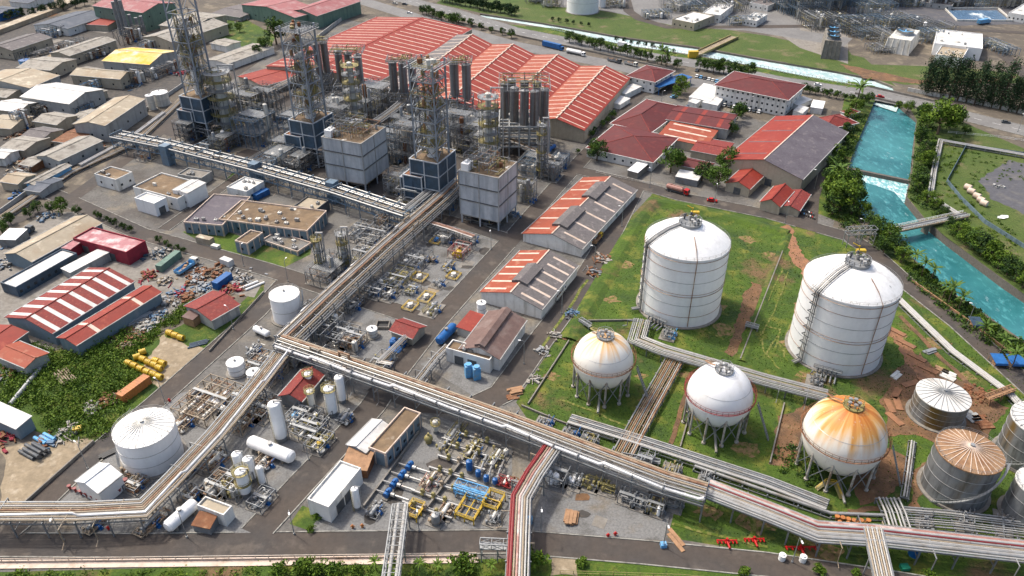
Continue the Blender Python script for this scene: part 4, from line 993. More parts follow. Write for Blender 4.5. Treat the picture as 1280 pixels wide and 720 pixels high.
# ================================================================ pipe racks
W_, G_, Rr, Tn, Pk = 'pipewhite', 'pipegrey', 'piperust', 'pipetan', 'pipepink'
RA = rack('main pipe rack running uphill between the road and the process pads', [(358,430),(420,370),(480,315),(552,252),(572,232)], 7.6, 6, [W_,G_,W_,Tn,Rr,G_,Tn,W_,G_,Rr,Tn,W_,G_,W_,G_,Tn], levels=(0,1), gap=7.5, pr=(.16,.36), seed=2)
BR = rack('blue steel pipe rack with silver pipes in front of the towers', [(146,170),(207,182),(320,210),(420,238),(512,268)], 6.8, 7, [G_,Tn,G_,G_,Tn,G_,'steel',G_,Tn,W_], levels=(0,1), gap=8, sm='steelblue', pr=(.2,.42), seed=3)
for sg in (-1, 1):
    Q = offs(BR.P, sg*3.6); b = MB()
    for a, c in zip(Q, Q[1:]):
        n = int((c-a).length/3); b.bar(a+UPZ*4.2, c+UPZ*4.2, .3, .4); b.bar(a+UPZ*7.4, c+UPZ*7.4, .3, .4)
        for i in range(n): p, q = a+(c-a)*i/n, a+(c-a)*(i+1)/n; b.bar(p+UPZ*4.2, p+UPZ*7.4, .22); b.bar(p+UPZ*(4.2 if i % 2 else 7.4), q+UPZ*(7.4 if i % 2 else 4.2), .16)
    BR.part('side_truss', b, 'steelblue'); b = MB(); b.pipe([q+UPZ*8 for q in offs(BR.P, sg*3.9)], .34, 9); BR.part('lagged_pipe', b, 'pipewhite' if sg > 0 else 'pipegrey', True)
for x, y in ((212,205),(322,228),(418,252)):
    b = MB(); p = XY(G(x, y)); b.box(p, 4, 4, 9.5, ANG); BR.part('pipe_tower', b, 'steelblue')
R2 = rack('long pipe rack descending from the rack junction past the spheres', [(352,430),(500,481),(640,531),(760,577),(832,604),(882,619)], 6.6, 6, [W_,W_,G_,Tn,G_,Tn,W_,Rr,Tn,G_,W_,Tn,Rr,G_,W_,Tn,G_,W_], levels=(0,1), gap=7.5, pr=(.16,.4), seed=4)
rack('pipe rack with red lines continuing to the frame edge by the bottom road', [(884,610),(960,639),(1022,664),(1100,669),(1290,690)], 5.6, 5.4, [G_,Pk,W_,'pipered',G_,Tn,W_,G_,W_,G_,W_], gap=7.5, pr=(.2,.42), seed=5)
RC = rack('tan pipe rack dropping to the bottom-left pad and the road corner', [(356,438),(320,484),(268,546),(220,597),(180,637),(100,641),(-20,641)], 5.6, 5.5, [Tn,W_,Tn,G_,Tn,Rr,Tn,W_,Tn], gap=7, sm='steel', pr=(.14,.3), seed=6)
rack('red and white pipe rack crossing the bottom road', [(690,560),(668,592),(651,622),(649,665),(646,740)], 5.2, 6.5, [G_,W_,Tn,W_,Pk,Tn,'pipered','pipered'], gap=7, pr=(.24,.42), seed=7, tray=False)
rack('rusty low pipe track between the first two spheres', [(846,444),(808,512),(778,568)], 5.6, 1.6, [Rr,W_,Rr,Tn,Rr,G_,Rr,Tn,Rr,G_], gap=6, pr=(.14,.24), seed=8, tray=False)
rack('pipe rack linking the two big white tanks', [(804,400),(797,424),(830,437),(960,475),(1034,494)], 5, 3, [G_,G_,W_,Tn,G_,G_,W_,G_], gap=6, pr=(.16,.28), seed=9)
rack('grey double pipe track on sleepers in front of the spheres', [(712,524),(800,551),(880,577),(960,603),(1034,632)], 4.2, 1.5, [G_,'steel',G_,'steel',G_,W_], gap=6, pr=(.2,.34), seed=10, tray=False)
rack('single thick grey pipe in the grass below the spheres', [(868,584),(960,616),(1038,643),(1108,646)], 1.4, 1.0, [G_], gap=6, pr=(.42,.43), seed=11, tray=False, name='pipeline', cat='pipeline')
rack('white pipeline on sleepers beside the river road', [(1118,370),(1190,440),(1262,494),(1310,545)], 2.4, .7, [W_,W_,W_], gap=6, pr=(.4,.45), seed=12, tray=False, name='pipeline', cat='pipeline')
rack('grey pipe manifold track below the brown-roofed tank', [(1128,645),(1190,650),(1295,663)], 6, 1.4, [G_,W_,G_,'steel',G_,W_,G_,G_], gap=5, pr=(.15,.26), seed=13, tray=False)
rack('short grey pipe track bending into the frame-edge rack', [(1110,623),(1118,640),(1126,665)], 5.5, 2, [G_,G_,W_,G_,G_,W_], gap=5, pr=(.2,.3), seed=14, tray=False)
rack('pair of white pipes along the edge of the brown soil strip', [(1131,622),(1136,590),(1141,552)], 1.8, 1, [W_,G_], gap=6, pr=(.22,.26), seed=15, tray=False, name='pipeline', cat='pipeline')
rack('three parallel pipelines along the road behind the blue rack', [(-8,280),(88,216),(168,180),(232,120)], 4, .9, [Tn,Tn,W_,Tn], gap=9, pr=(.3,.45), seed=16, tray=False, name='pipeline', cat='pipeline')
rack('silver pipeline close behind the long parallel pipelines', [(100,208),(160,176),(205,142)], 2.2, 1.5, [G_,W_], gap=8, pr=(.5,.6), seed=17, tray=False, name='pipeline', cat='pipeline')
rack('pink pipe rack reaching over the road to the valve pad', [(530,276),(560,285),(592,296)], 2.4, 5, [Pk,Rr,Pk,W_], gap=6, pr=(.16,.22), seed=18, tray=False)
rack('light pipe rack between the red kiosk and the main rack', [(490,455),(475,452),(510,418)], 2.2, 3, [W_,G_,W_,Tn], gap=5, pr=(.12,.2), seed=19, tray=False)
rack('short pipe rack from the blue equipment to the long rack', [(522,476),(545,447),(560,432)], 2.6, 3.5, [W_,Tn,W_,G_], gap=5, pr=(.12,.2), seed=20, tray=False)
rack('silver pipe rack joining the blue rack from the near dark tower', [(508,262),(540,236),(568,212)], 3.5, 8, [W_,G_,W_,G_], gap=7, pr=(.22,.36), sm='steelblue', seed=21)
rack('rack of silver pipes between the grey clad block and the silos', [(590,176),(618,168),(650,158)], 5, 8, [G_,W_,G_,Tn,W_], gap=7, pr=(.2,.36), seed=22)
rack('rack of silver pipes behind the farther grey clad block', [(470,152),(490,138),(502,128)], 5, 9, [G_,W_,W_,Tn,G_], gap=7, pr=(.22,.4), seed=23)
rack('pipe rack passing behind the dark towers towards the tan sheds', [(330,118),(372,96),(400,80)], 5, 6, [G_,Tn,W_,Tn,G_], gap=8, pr=(.22,.4), seed=24)
rack('tan pipe rack crossing the yard beyond the near grey block', [(628,172),(660,185),(690,198)], 4, 5, [Tn,Rr,Tn,W_,Tn], gap=7, pr=(.15,.3), seed=25)
for t, o, R in ((RA, -3.4, .42), (R2, 3.0, .45), (RC, -2.4, .3)):
    Q = []
    for i, (p, d) in enumerate(along(offs(t.P, o), 16)): Q += [p+UPZ*(7.4+.7*(i % 2))] if i % 2 == 0 else [p-d*1.2+UPZ*7.4, p+UPZ*8.2]
    b = MB(); b.pipe(Q, R, 9); t.part('lagged_pipe', b, 'lag', True)
# trussed pipe bridge over the bottom road
def truss(label, a, b, z, w, h, m='galv', pipes=(), name='pipe_bridge', cat='pipe bridge', deck=None, legs=True):
    A, B = XY(G(*a, z))+UPZ*z, XY(G(*b, z))+UPZ*z; d = B-A; s = V((-d.y, d.x, 0)).normalized()*w/2; n = max(3, int(d.length/2.2))
    t = Thing(name, label, cat, XY((A+B)/2))
    for sg in (-1, 1):
        mb = MB(); P = [A+s*sg+d*i/n for i in range(n+1)]
        mb.bar(P[0], P[-1], .22); mb.bar(P[0]+UPZ*h, P[-1]+UPZ*h, .22)
        for i in range(n): mb.bar(P[i], P[i+1]+UPZ*h, .12); mb.bar(P[i], P[i]+UPZ*h, .14); mb.bar(P[i]+UPZ*h, P[i+1], .1)
        t.part('side_truss', mb, m)
    mb = MB()
    for i in range(n+1): mb.bar(A+d*i/n-s, A+d*i/n+s, .16); mb.bar(A+d*i/n-s+UPZ*h, A+d*i/n+s+UPZ*h, .12)
    t.part('cross_beams' if 0 else 'floor_frame', mb, m)
    if deck: mb = MB(); mb.bar(A+UPZ*.05, B+UPZ*.05, w*.95, .1); t.part('deck', mb, deck)
    for i, (o, r, pm) in enumerate(pipes):
        mb = MB(); mb.pipe([A+s*o*2/1-d*.05+UPZ*(r+.3), B+s*o*2+d*.05+UPZ*(r+.3)], r, 9); t.part('pipe', mb, pm, True)
    if legs:
        for f in (.04, .5, .96):
            mb = MB(); p = A+d*f; mb.bar(p-s, XY(p-s), .26); mb.bar(p+s, XY(p+s), .26); mb.bar(p-s-UPZ*z*.6, p+s-UPZ*z*.6, .16); t.part('leg', mb, m)
    return t
truss('trussed bridge carrying two silver pipes over the bottom road', (501,637), (488,735), 5.5, 3.6, 2.0, 'galv', ((.3,.42,'pipewhite'),(-.15,.42,'pipewhite'),(-.4,.2,'pipegrey')))
truss('short grey trussed footbridge ending at the red pipe rack', (600,682), (644,684), 4.5, 1.8, 1.6, 'galv', (), 'footbridge', 'footbridge', 'galv')
truss('grey steel gantry beside the stained-dome tank at the river road', (1058,292), (1094,290), 5.5, 3, 2, 'galv', (), 'steel_gantry', 'gantry', None)
truss('long slatted pipe bridge crossing the road at the right', (1091,663), (1108,740), 5.5, 4.2, .5, 'galv', [(-.42+.12*i, .2, 'pipewhite' if i % 2 else 'pipetan') for i in range(8)])
# pipe bridge over the river
A, B = XY(G(1108,293)), XY(G(1206,272)); d = B-A; s = V((-d.y, d.x, 0)).normalized()
t = Thing('river_bridge', 'narrow pale concrete pipe bridge across the turquoise river', 'bridge', XY((A+B)/2))
b = MB(); b.bar(A+UPZ*1.2, B+UPZ*1.2, 3.6, .7); t.part('deck', b, 'sand')
for o in (-.8, .3): b = MB(); b.pipe([A+s*o+UPZ*1.95, B+s*o+UPZ*1.95], .35, 8); t.part('pipe', b, 'pipegrey', True)
for f in (.05, .5, .95):
    b = MB(); p = A+d*f; b.obx(p-s*1.5-d.normalized()*.4+UPZ*-4, s*3, d.normalized()*.8, UPZ*4.9); t.part('pier', b, 'concrete')
b = MB(); b.rail([A+s*1.7+UPZ*1.55, B+s*1.7+UPZ*1.55], 1.0, .1); b.rail([A-s*1.7+UPZ*1.55, B-s*1.7+UPZ*1.55], 1.0, .1); t.part('railing', b, 'white')
rack('white pipe run leading from the river bridge to the road', [(1204,272),(1163,246),(1168,212),(1176,176),(1290,196)], 2.4, 1.2, [W_,G_,W_], gap=7, pr=(.3,.4), seed=31, tray=False, name='pipeline', cat='pipeline')
# road bridge over the river mouth
A, B = XY(G(1076,113)), XY(G(1162,133)); d = B-A; s = V((-d.y, d.x, 0)).normalized()
t = Thing('road_bridge', 'low road bridge with pale parapets where the river meets the canal', 'bridge', XY((A+B)/2))
b = MB(); b.bar(A-UPZ*.35, B-UPZ*.35, 17, .9); t.part('deck', b, 'highway')
for q in (-8.4, 8.4): b = MB(); b.bar(A+s*q+UPZ*.65, B+s*q+UPZ*.65, .35, 1.1); t.part('parapet', b, 'concrete')
for f in (.3, .7): b = MB(); p = A+d*f; b.obx(p-s*8-d.normalized()*.5-UPZ*5, s*16, d.normalized(), UPZ*4.4); t.part('pier', b, 'concrete')
A, B = XY(G(938,38)), XY(G(866,72)); d = B-A; s = V((-d.y, d.x, 0)).normalized()
t = Thing('canal_bridge', 'yellow-topped narrow bridge over the white canal', 'bridge', XY((A+B)/2)); A += d*.3
b = MB(); b.bar(A+UPZ*.6, B+UPZ*.6, 6, .6); t.part('deck', b, 'sand')
for q in (-2.9, 2.9): b = MB(); b.bar(A+s*q+UPZ*1.3, B+s*q+UPZ*1.3, .4, 1.0); t.part('parapet', b, 'dullyellow')
b = MB(); b.box(B+UPZ*.2, 6, 3, 4, 0); t.part('gate_frame', b, 'yellow')
# ================================================================ process towers, clad blocks, silos
def panelbox(t, c, a, w, d, z0, z1, nx, ny, nz, pm, fm, top='dirtroof', th=.45, gap=.0):
    """clad box: recessed panels between a grid of pale frame members"""
    ex = V((math.cos(a), math.sin(a), 0)); ey = V((-ex.y, ex.x, 0)); o = c-ex*w/2-ey*d/2
    b = MB(); b.obx(o+UPZ*z0, ex*w, ey*d, UPZ*(z1-z0-.1)); W = t.part('cladding', b, pm)
    b = MB()
    for i in range(nx+1):
        for y in (0, d): p = o+ex*w*i/nx+ey*y; b.bar(p+UPZ*z0, p+UPZ*(z1+.15), th)
    for j in range(1, ny):
        for x in (0, w): p = o+ex*x+ey*d*j/ny; b.bar(p+UPZ*z0, p+UPZ*(z1+.15), th)
    for k in range(nz+1):
        z = z0+(z1-z0)*k/nz
        for y in (0, d): b.bar(o+ey*y+UPZ*z, o+ey*y+ex*w+UPZ*z, th*.8, th*.8)
        for x in (0, w): b.bar(o+ex*x+UPZ*z, o+ex*x+ey*d+UPZ*z, th*.8, th*.8)
    t.part('frame', b, fm)
    b = MB(); b.quad(*(o+ex*x*w+ey*y*d+UPZ*(z1-.05) for x, y in ((.02,.02),(.98,.02),(.98,.98),(.02,.98)))); t.part('roof', b, top)
    return W, ex, ey
def gblock(label, g, w, d, h, seed):
    c = XY(G(*g)); a = ANG; t = Thing('clad_process_block', label, 'process block', c, 'grey clad process blocks'); r = random.Random(seed)
    z0 = 4.0
    ex = V((math.cos(a), math.sin(a), 0)); ey = V((-ex.y, ex.x, 0))
    for i in range(3):
        for j in range(3): b = MB(); p = c+ex*w*(i/2-.5)*.96+ey*d*(j/2-.5)*.96; b.bar(p, p+UPZ*z0, .6); t.part('leg', b, 'clad')
    panelbox(t, c, a, w, d, z0, h, 2, 2, 3, 'clad', 'wallg')
    for k in (1, 2):
        z = z0+(h-z0)*k/3+.45; b = MB(); o = c-ex*w/2-ey*d/2
        for p, v_ in ((o, ex*w), (o, ey*d), (o+ex*w, ey*d), (o+ey*d, ex*w)): b.bar(p+UPZ*z, p+v_+UPZ*z, .5, .3)
        t.part('dark_joint', b, 'steeldk')
    b = MB(); b.box(c-ex*w*.36+ey*d*.36+UPZ*h, 4, 3.2, 3, a); b.cyl(c-ex*w*.4+ey*d*.36+UPZ*(h+3), c-ex*w*.4+ey*d*.36+UPZ*(h+3.8), .4, 8); b.cyl(c-ex*w*.3+ey*d*.36+UPZ*(h+3), c-ex*w*.3+ey*d*.36+UPZ*(h+3.8), .4, 8); t.part('roof_cabin', b, 'white')
    b = MB(); b.box(c+ex*w*.38+ey*d*.3+UPZ*h, 1.0, d*.3, 2.2, a); t.part('parapet_panel', b, 'clad')
    for i in range(7):
        p = c+ex*r.uniform(-.35, .4)*w+ey*r.uniform(-.4, .35)*d+UPZ*h; b = MB(); R = r.uniform(.5, 1.2); hh = r.uniform(1.2, 3.2); b.lathe(p, [(R, 0), (R, hh-.3), (R*.6, hh), (.01, hh+.2)], 12); t.part('roof_vessel', b, r.choice(['offwhite', 'dullyellow', 'rust', 'galv']), True)
    b, _, _ = frame_mb(c+ey*d*.15+UPZ*h, a, w*.7, d*.6, [3.0, 6.0], 3.5, True, th=.18); t.part('roof_steelwork', b, 'steel')
    for m in ('pipegrey', 'dullyellow', 'piperust'): b = MB(); maze(b, c+UPZ*h, ex, ey, w*.9, d*.9, .5, 5.5, 12, r, (.1, .2)); t.part('roof_pipework', b, m)
    b = MB(); maze(b, c, ex, ey, w, d, .3, z0-.2, 22, r, (.1, .3))
    for i in range(7): p = c+ex*r.uniform(-.4, .4)*w+ey*r.uniform(-.4, .4)*d; b.cyl(p, p+UPZ*2.2, .8, 10)
    t.part('undercroft_pipework', b, 'steel'); b = MB(); b.pipe([c+ex*(w/2+.6)-ey*d*.2+UPZ*.5, c+ex*(w/2+.6)-ey*d*.2+UPZ*(h-4)], .18, 6); b.sph(c+ex*(w/2+.3)-ey*d*.1+UPZ*(h*.45), .7, 10, 6); t.part('down_pipe', b, 'pipewhite'); return t
def uv_from(front, left, right, h):
    p, u, v = rect(front, left, right, h); return p+(u+v)/2, v.length, u.length
c, w, d = uv_from((451,180), (408,168), (473,158), 22.5); gblock('light grey clad block with open legs, the one behind the blue rack', tuple() or (442,212), 1, 1, 1, 1) if 0 else None
def gb(label, f, l, r, h, seed):
    p, u, v = rect(f, l, r, h); global ANG
    sv = ANG; ANG = math.atan2(v.y, v.x); c = p+(u+v)/2
    _G = globals()['XY']; globals()['GBC'] = c
    k = gblock2(label, c, v.length, u.length, h, seed); ANG = sv; return k
def gblock2(label, c, w, d, h, seed):
    old = globals()['G']; globals()['G'] = lambda *a: c
    try: return gblock(label, (0, 0), w, d, h, seed)
    finally: globals()['G'] = old
gb('light grey clad block on legs directly behind the blue steel rack', (451,180), (408,168), (473,158), 22.5, 1)
gb('light grey clad block on legs beside the road corner', (623,223), (576,211), (642,202), 22.8, 2)
def tower(label, g, w, h, seed, capped=False, blk=1.0):
    c = XY(G(*g)); a = ANG; r = random.Random(seed); ex = V((math.cos(a), math.sin(a), 0)); ey = V((-ex.y, ex.x, 0))
    t = Thing('reactor_tower', label, 'process tower', c, 'tall lattice reactor towers')
    # dark clad blocks round the foot, on open legs
    bx = [(-.05, .15, 15, 13, 9, 21, 2, 2, 2), (-.62, -.55, 9, 8.5, 4, 14, 1, 1, 2), (-1.15, .25, 9, 8, 3, 10, 1, 1, 1)]
    for fx, fy, bw, bd, z0, z1, nx, ny, nz in bx:
        q = c + (-ey)*(-fx*w)*0 + ex*(fy*w*.6) + ey*(-fx*w*.9)
        panelbox(t, q, a, bw*blk, bd*blk, z0, z1, nx, ny, nz, 'navy', 'clad', 'rust' if fx < -.5 else 'dirtroof', .5)
        for sx in (-1, 1):
            for sy in (-1, 1): b = MB(); p = q+ex*bw*blk/2*sx+ey*bd*blk/2*sy; b.bar(p, p+UPZ*z0, .5); t.part('leg', b, 'clad')
    zs = [21+(h-21)*k/7 for k in range(1, 8)]
    for sx in (-1, 1):
        for sy in (-1, 1): b = MB(); p = c+ex*w/2*sx+ey*w/2*sy; b.bar(p, p+UPZ*(h+(2 if capped else 6)), .75 if (sx, sy) == (1, -1) else .6); t.part('mast_leg', b, 'mast')
    b = MB()
    P = [c+ex*w/2*sx+ey*w/2*sy for sx, sy in ((-1,-1), (1,-1), (1,1), (-1,1))]; zz = [21]+zs
    for k in range(7):
        for i in range(4):
            p, q = P[i], P[(i+1) % 4]; m = (p+q)/2
            b.bar(p+UPZ*zz[k+1], q+UPZ*zz[k+1], .32); b.bar(p+UPZ*zz[k], m+UPZ*zz[k+1], .2); b.bar(q+UPZ*zz[k], m+UPZ*zz[k+1], .2)
    t.part('lattice', b, 'mast')
    for k in range(5 if not capped else 7):
        z = zs[k]; b = MB(); ww = w*r.uniform(.75, 1.05); q = c+ex*r.uniform(-.1, .1)*w
        for i in range(9): b.bar(q-ex*ww/2-ey*ww/2+ey*ww*i/8+UPZ*z, q+ex*ww/2-ey*ww/2+ey*ww*i/8+UPZ*z, .5, .08)
        b.rail([q+ex*ww/2*sx+ey*ww/2*sy+UPZ*z for sx, sy in ((-1,-1), (1,-1), (1,1), (-1,1))], 1.2, .12, True); t.part('platform', b, r.choice(['galv', 'dullyellow', 'steel']))
        for i in range(4):
            p = q+ex*r.uniform(-.4, .4)*w+ey*r.uniform(-.35, .35)*w+UPZ*z; R = r.uniform(.6, 1.3); b = MB(); hh = r.uniform(2, 4); b.lathe(p, [(.01, .1), (R, .4), (R, hh-.4), (.01, hh)], 12); t.part('platform_vessel', b, r.choice(['offwhite', 'rust', 'timber', 'galv', 'dullyellow']), True)
    b = MB(); b.lathe(c, [(2.2, 20), (2.2, 34), (1.5, 36), (1.1, 40), (1.1, h*.8), (.5, h*.83)], 18); t.part('reactor', b, 'white', True)
    b = MB(); zx = h-1
    for i in range(3): p = c+ex*w*.3*(i-1)-ey*w*.3; b.pipe([p+UPZ*12, p+UPZ*zx*r.uniform(.7, 1), p+ey*w*.6+UPZ*zx*.72], .22, 6)
    t.part('riser_pipe', b, 'pipegrey')
    for m in ('dullyellow', 'steel'): b = MB(); maze(b, c, ex, ey, w*.95, w*.95, 22, h*.92, 34, r, (.1, .24)); t.part('pipework', b, m)
    b = MB(); maze(b, c-ex*0+ey*w*.2, ex, ey, w*2, w*2.4, .4, 9, 46, r, (.12, .3)); t.part('ground_pipework', b, 'steel')
    if capped:
        b = MB(); [b.bar(c-ex*(w/2+1.5)+ey*(w+3)*(i/9-.5)+UPZ*h, c+ex*(w/2+1.5)+ey*(w+3)*(i/9-.5)+UPZ*h, .6, .12) for i in range(10)]; b.rail([c+ex*(w/2+1.5)*sx+ey*(w/2+1.5)*sy+UPZ*(h+.3) for sx, sy in ((-1,-1), (1,-1), (1,1), (-1,1))], 1.2, .12, True); t.part('top_deck', b, 'galv')
    return t
tower('tall lattice reactor tower farthest left, its mast reaching the top edge', (262,168), 9.5, 66, 1)
tower('lattice reactor tower with a flat cap deck, left of the far silos', (396,200), 10, 60, 2, True)
tower('lattice reactor tower beside the light grey clad block at the road corner', (544,252), 10, 58, 3, True)
def column_cage(label, g, r, h, seed, m='dullyellow', group='caged process columns'):
    """column wrapped in ring platforms on a light steel cage"""
    c = XY(G(*g)); t = Thing('caged_column', label, 'process column', c, group); rr = random.Random(seed)
    b = MB(); b.lathe(c, [(r*.45, 0), (r*.45, h*.6), (r*.3, h*.66), (r*.3, h-.6), (.01, h)], 16); t.part('vessel', b, 'offwhite', True)
    n = max(3, int(h/4)); k = 12
    b = MB()
    for i in range(8): a = i*.785; p = c+V((math.cos(a)*r, math.sin(a)*r, 0)); b.bar(p, p+UPZ*h*.95, .2)
    t.part('cage', b, 'steel')
    for i in range(1, n+1):
        z = h*.95*i/n; b = MB(); b.lathe(c, [(r*.5, z-.1), (r+.5, z-.1), (r+.5, z+.06), (r*.5, z+.06)], k); b.rail([c+V((math.cos(6.283*j/k)*(r+.4), math.sin(6.283*j/k)*(r+.4), z)) for j in range(k)], 1.1, .1, True); t.part('ring_platform', b, m if i % 2 else 'galv')
    b = MB(); maze(b, c, V((1,0,0)), V((0,1,0)), r*2, r*2, 1, h, 14, rr, (.1, .2)); t.part('pipework', b, 'dullyellow'); b = MB(); maze(b, c, V((1,0,0)), V((0,1,0)), r*2, r*2, 1, h, 12, rr, (.1, .2)); t.part('pipework', b, 'pipegrey')
    p = c+V((r*.3, -r*.2, 0)); b = MB(); b.pipe([p+UPZ*h, p+UPZ*(h+2), p+V((r*1.2, 0, h+2)), p+V((r*1.2, 0, h*.3))], .35, 7); t.part('overhead_pipe', b, 'pipewhite', True)
    return t
column_cage('wide caged column with many ring platforms beside the leftmost tower', (287,170), 6, 34, 1)
column_cage('caged column rising behind the grey block, with a white overhead pipe', (447,172), 4, 38, 2)
column_cage('caged yellowish column rising behind the corner grey block', (612,228), 4, 41, 3)
column_cage('slim yellow caged column near the concrete silo frame', (676,222), 1.8, 26, 4)
def silos(label, spots, r_, yt, yb, m='silo', frame=None, group='clusters of slim dark silos'):
    r = R_; C = [XY(G(*p)) for p in spots]; c = sum(C, V())/len(C); t = Thing('silo_cluster', label, 'silos', c, group)
    h0 = max(3, hz(G(*spots[0]), yb)); h1 = hz(G(*spots[0]), yt)
    for q in C:
        b = MB(); b.lathe(q, [(.4, h0-2.2), (r_, h0), (r_, h1-.4), (r_*.5, h1), (.01, h1+.2)], 16); b.lathe(q, [(r_, h1-1), (r_+.12, h1-1), (r_+.12, h1-.7), (r_, h1-.7)], 16)
        SL = t.part('silo', b, m, True); b = MB(); b.bar(q+V((-.2, -r_-.25, h0)), q+V((-.2, -r_-.25, h1+3)), .12); b.bar(q+V((.3, -r_-.25, h0)), q+V((.3, -r_-.25, h1+3)), .12); t.part('ladder', b, 'rust', parent=SL)
    xs = [q.x for q in C]; ys = [q.y for q in C]
    w, d = max(xs)-min(xs)+2*r_+1, max(ys)-min(ys)+2*r_+1; cc = V(((max(xs)+min(xs))/2, (max(ys)+min(ys))/2, 0))
    b, _, _ = frame_mb(cc, 0, w, d, [h0*.33, h0*.66, h0-.3], 4.5, False, th=.7 if frame else .4); t.part('support_frame', b, 'wallg' if frame else 'steel')
    b = MB(); [b.bar(cc+V((-w/2, -d/2+d*i/5, h1+.4)), cc+V((w/2, -d/2+d*i/5, h1+.4)), .35, .12) for i in range(6)]; [b.bar(cc+V((-w/2+w*i/6, -d/2, h1+.4)), cc+V((-w/2+w*i/6, d/2, h1+.4)), .2, .2) for i in range(7)]; [b.bar(q+UPZ*h1, q+UPZ*(h1+r.uniform(2, 5)), .22) for q in C]; b.rail([cc+V((w/2*x, d/2*y, h1+.5)) for x, y in ((-1,-1),(1,-1),(1,1),(-1,1))], 1.4, .14, True); t.part('top_gallery', b, 'steel')
    b = MB(); maze(b, cc, V((1,0,0)), V((0,1,0)), w, d, h1+.4, h1+3.5, 14, random.Random(len(label)), (.1, .2)); t.part('top_pipework', b, 'dullyellow'); b = MB(); maze(b, cc, V((1,0,0)), V((0,1,0)), w, d, .5, h0, 22, random.Random(len(label)+1), (.1, .25)); t.part('pipework', b, 'steel')
    return t
silos('three slim dark silos in front of the broad red roof', [(430,128),(442,131),(454,134)], 2.05, 62, 100)
silos('pair of slim dark silos behind the flat-capped lattice tower', [(404,123),(413,120)], 2.0, 54, 92)
silos('three slim dark silos left of the yellowish lattice tower', [(496,145),(508,147),(519,143)], 2.1, 76, 112)
silos('pair of slim dark silos before the striped sawtooth roofs', [(570,150),(585,154)], 2.3, 76, 118)
silos('grey silo battery on a big concrete frame beside the red warehouse', [(631,182),(643,188),(655,192),(667,193),(679,190),(640,176),(655,179),(670,180)], 2.0, 103, 145, 'silo', True)
# ================================================================ warehouses
def big_sheds():
    # broad single-gable shed
    P = lambda x, y, h: XY(G(x, y, h))
    house('red_warehouse', 'broad red-roofed warehouse with cream roof strips, largest of the red roofs', (470,104), (344,78), (569,34), 7, 'gable', 'v', 3.5, 'wallt', 'redroof', 19, 'cream', .75, 'warehouse', s0=.08, s1=.93, group=None)
    # row of parallel gables
    F0, F1, N0, N1 = P(566,43,7), P(788,97,7), P(474,112,7), P(731,162,7)
    n = 4
    for i in range(n):
        a0, a1, b0, b1 = N0+(N1-N0)*i/n, N0+(N1-N0)*(i+1)/n, F0+(F1-F0)*i/n, F0+(F1-F0)*(i+1)/n
        lb = ['first red gable bay, next to the broad red roof', 'second red gable bay from the broad red roof', 'third red gable bay, behind the silo battery', 'last red gable bay with a bare beige end wall']
        t = Thing('warehouse_bay', lb[i] + ' of the sawtooth warehouse', 'warehouse', (a0+b1)/2, 'red gable bays of the sawtooth warehouse')
        h = UPZ*6.5; rd = UPZ*10; dn = (N0-F0).normalized(); wb = MB()
        wb.prism([(p.x, p.y) for p in (a0, a1-(a1-a0).normalized()*.02, b1-(a1-a0).normalized()*.02, b0)], 0, 6.5); m0, m1 = (a0+a1)/2, (b0+b1)/2
        wb.add([a0+h, a1+h, m0+rd], [(0,1,2)]); wb.add([b0+h, b1+h, m1+rd], [(0,2,1)]); t.part('wall', wb, 'wallt')
        rb = MB(); e = UPZ*.15; o = dn*.6
        slope(rb, a0+h+e+o, b0+h+e-o, m0+rd+e+o, m1+rd+e-o, evs(14, .75), .06, .94); k = len(rb.m)
        slope(rb, b1+h+e-o, a1+h+e+o, m1+rd+e-o, m0+rd+e+o, evs(14, .7), .06, .94)
        for q in range(k):
            if rb.m[q] == 0: rb.m[q] = 2
        R = t.part('roof', rb, ['redroof', 'cream', 'greyroof' if i == 0 else 'orangeroof'])
        cb = MB(); cb.bar(m0+rd+UPZ*.25+o, m1+rd+UPZ*.25-o, .7, .2)
        t.part('ridge_cap', cb, 'cream', parent=R)
        for q in range(14):
            cb = MB(); p = m0+(m1-m0)*(q+.5)/14+rd+UPZ*.2; cb.box(p, 1.3, 1.3, .55, .6); t.part('ridge_vent', cb, 'cream', parent=R)
big_sheds()
CEN = dict(group='red and grey sheds along the centre road', strips=6, sm='cream', sw=1.0, cat='warehouse')
house('roadside_shed', 'long shed with a half red, half grey roof and two raised grey ridge vents', (727,311), (657,289), (784,235), 3.6, 'gable', 'v', 3.2, 'wallw', 'greyroof', rm2='orangeroof', trim='cream', vm='greyroof', mon=((.12,.42),(.6,.86)), s0=.06, s1=.76, **CEN)
house('roadside_shed', 'shorter shed with half red, half grey roof nearer the blue trailer', (677,386), (604,362), (716,331), 4.2, 'gable', 'v', 3.2, 'wallw', 'greyroof', rm2='orangeroof', trim='cream', vm='greyroof', mon=((.22,.62),), s0=.06, s1=.76, **CEN)
h = house('roadside_shed', 'brown gabled shed joined to a flat-roofed block with blue tanks', (624,448), (577,434), (653,400), 4.8, 'gable', 'v', 2.6, 'wallw', 'brownroof', 0, cat='warehouse', mon=((.02,.98),), group='red and grey sheds along the centre road')
house('flat_block', 'low white block with dirty flat roof in front of the brown gabled shed', (612,452), (556,438), (621,441), 4.6, 'flat', wall='wallw', rm='dirtroof', clutter=3, door=('u', .3, .6), cat='utility block')
for i, q in enumerate(((586,470),(596,473))):
    b = MB(); c = XY(G(*q)); b.box(c, 2.2, 1.9, 4.2, .3); b.cyl(c+UPZ*4.2, c+UPZ*4.7, .9, 12); b.box(c+V((.1,-1,1)), 1.6, .2, 2.4, .3)
    one('blue_cabinet', ('left' if i == 0 else 'right')+' one of two blue cabinets against the flat white block', 'cabinet', b, ['bluelight'], 'blue cabinets')
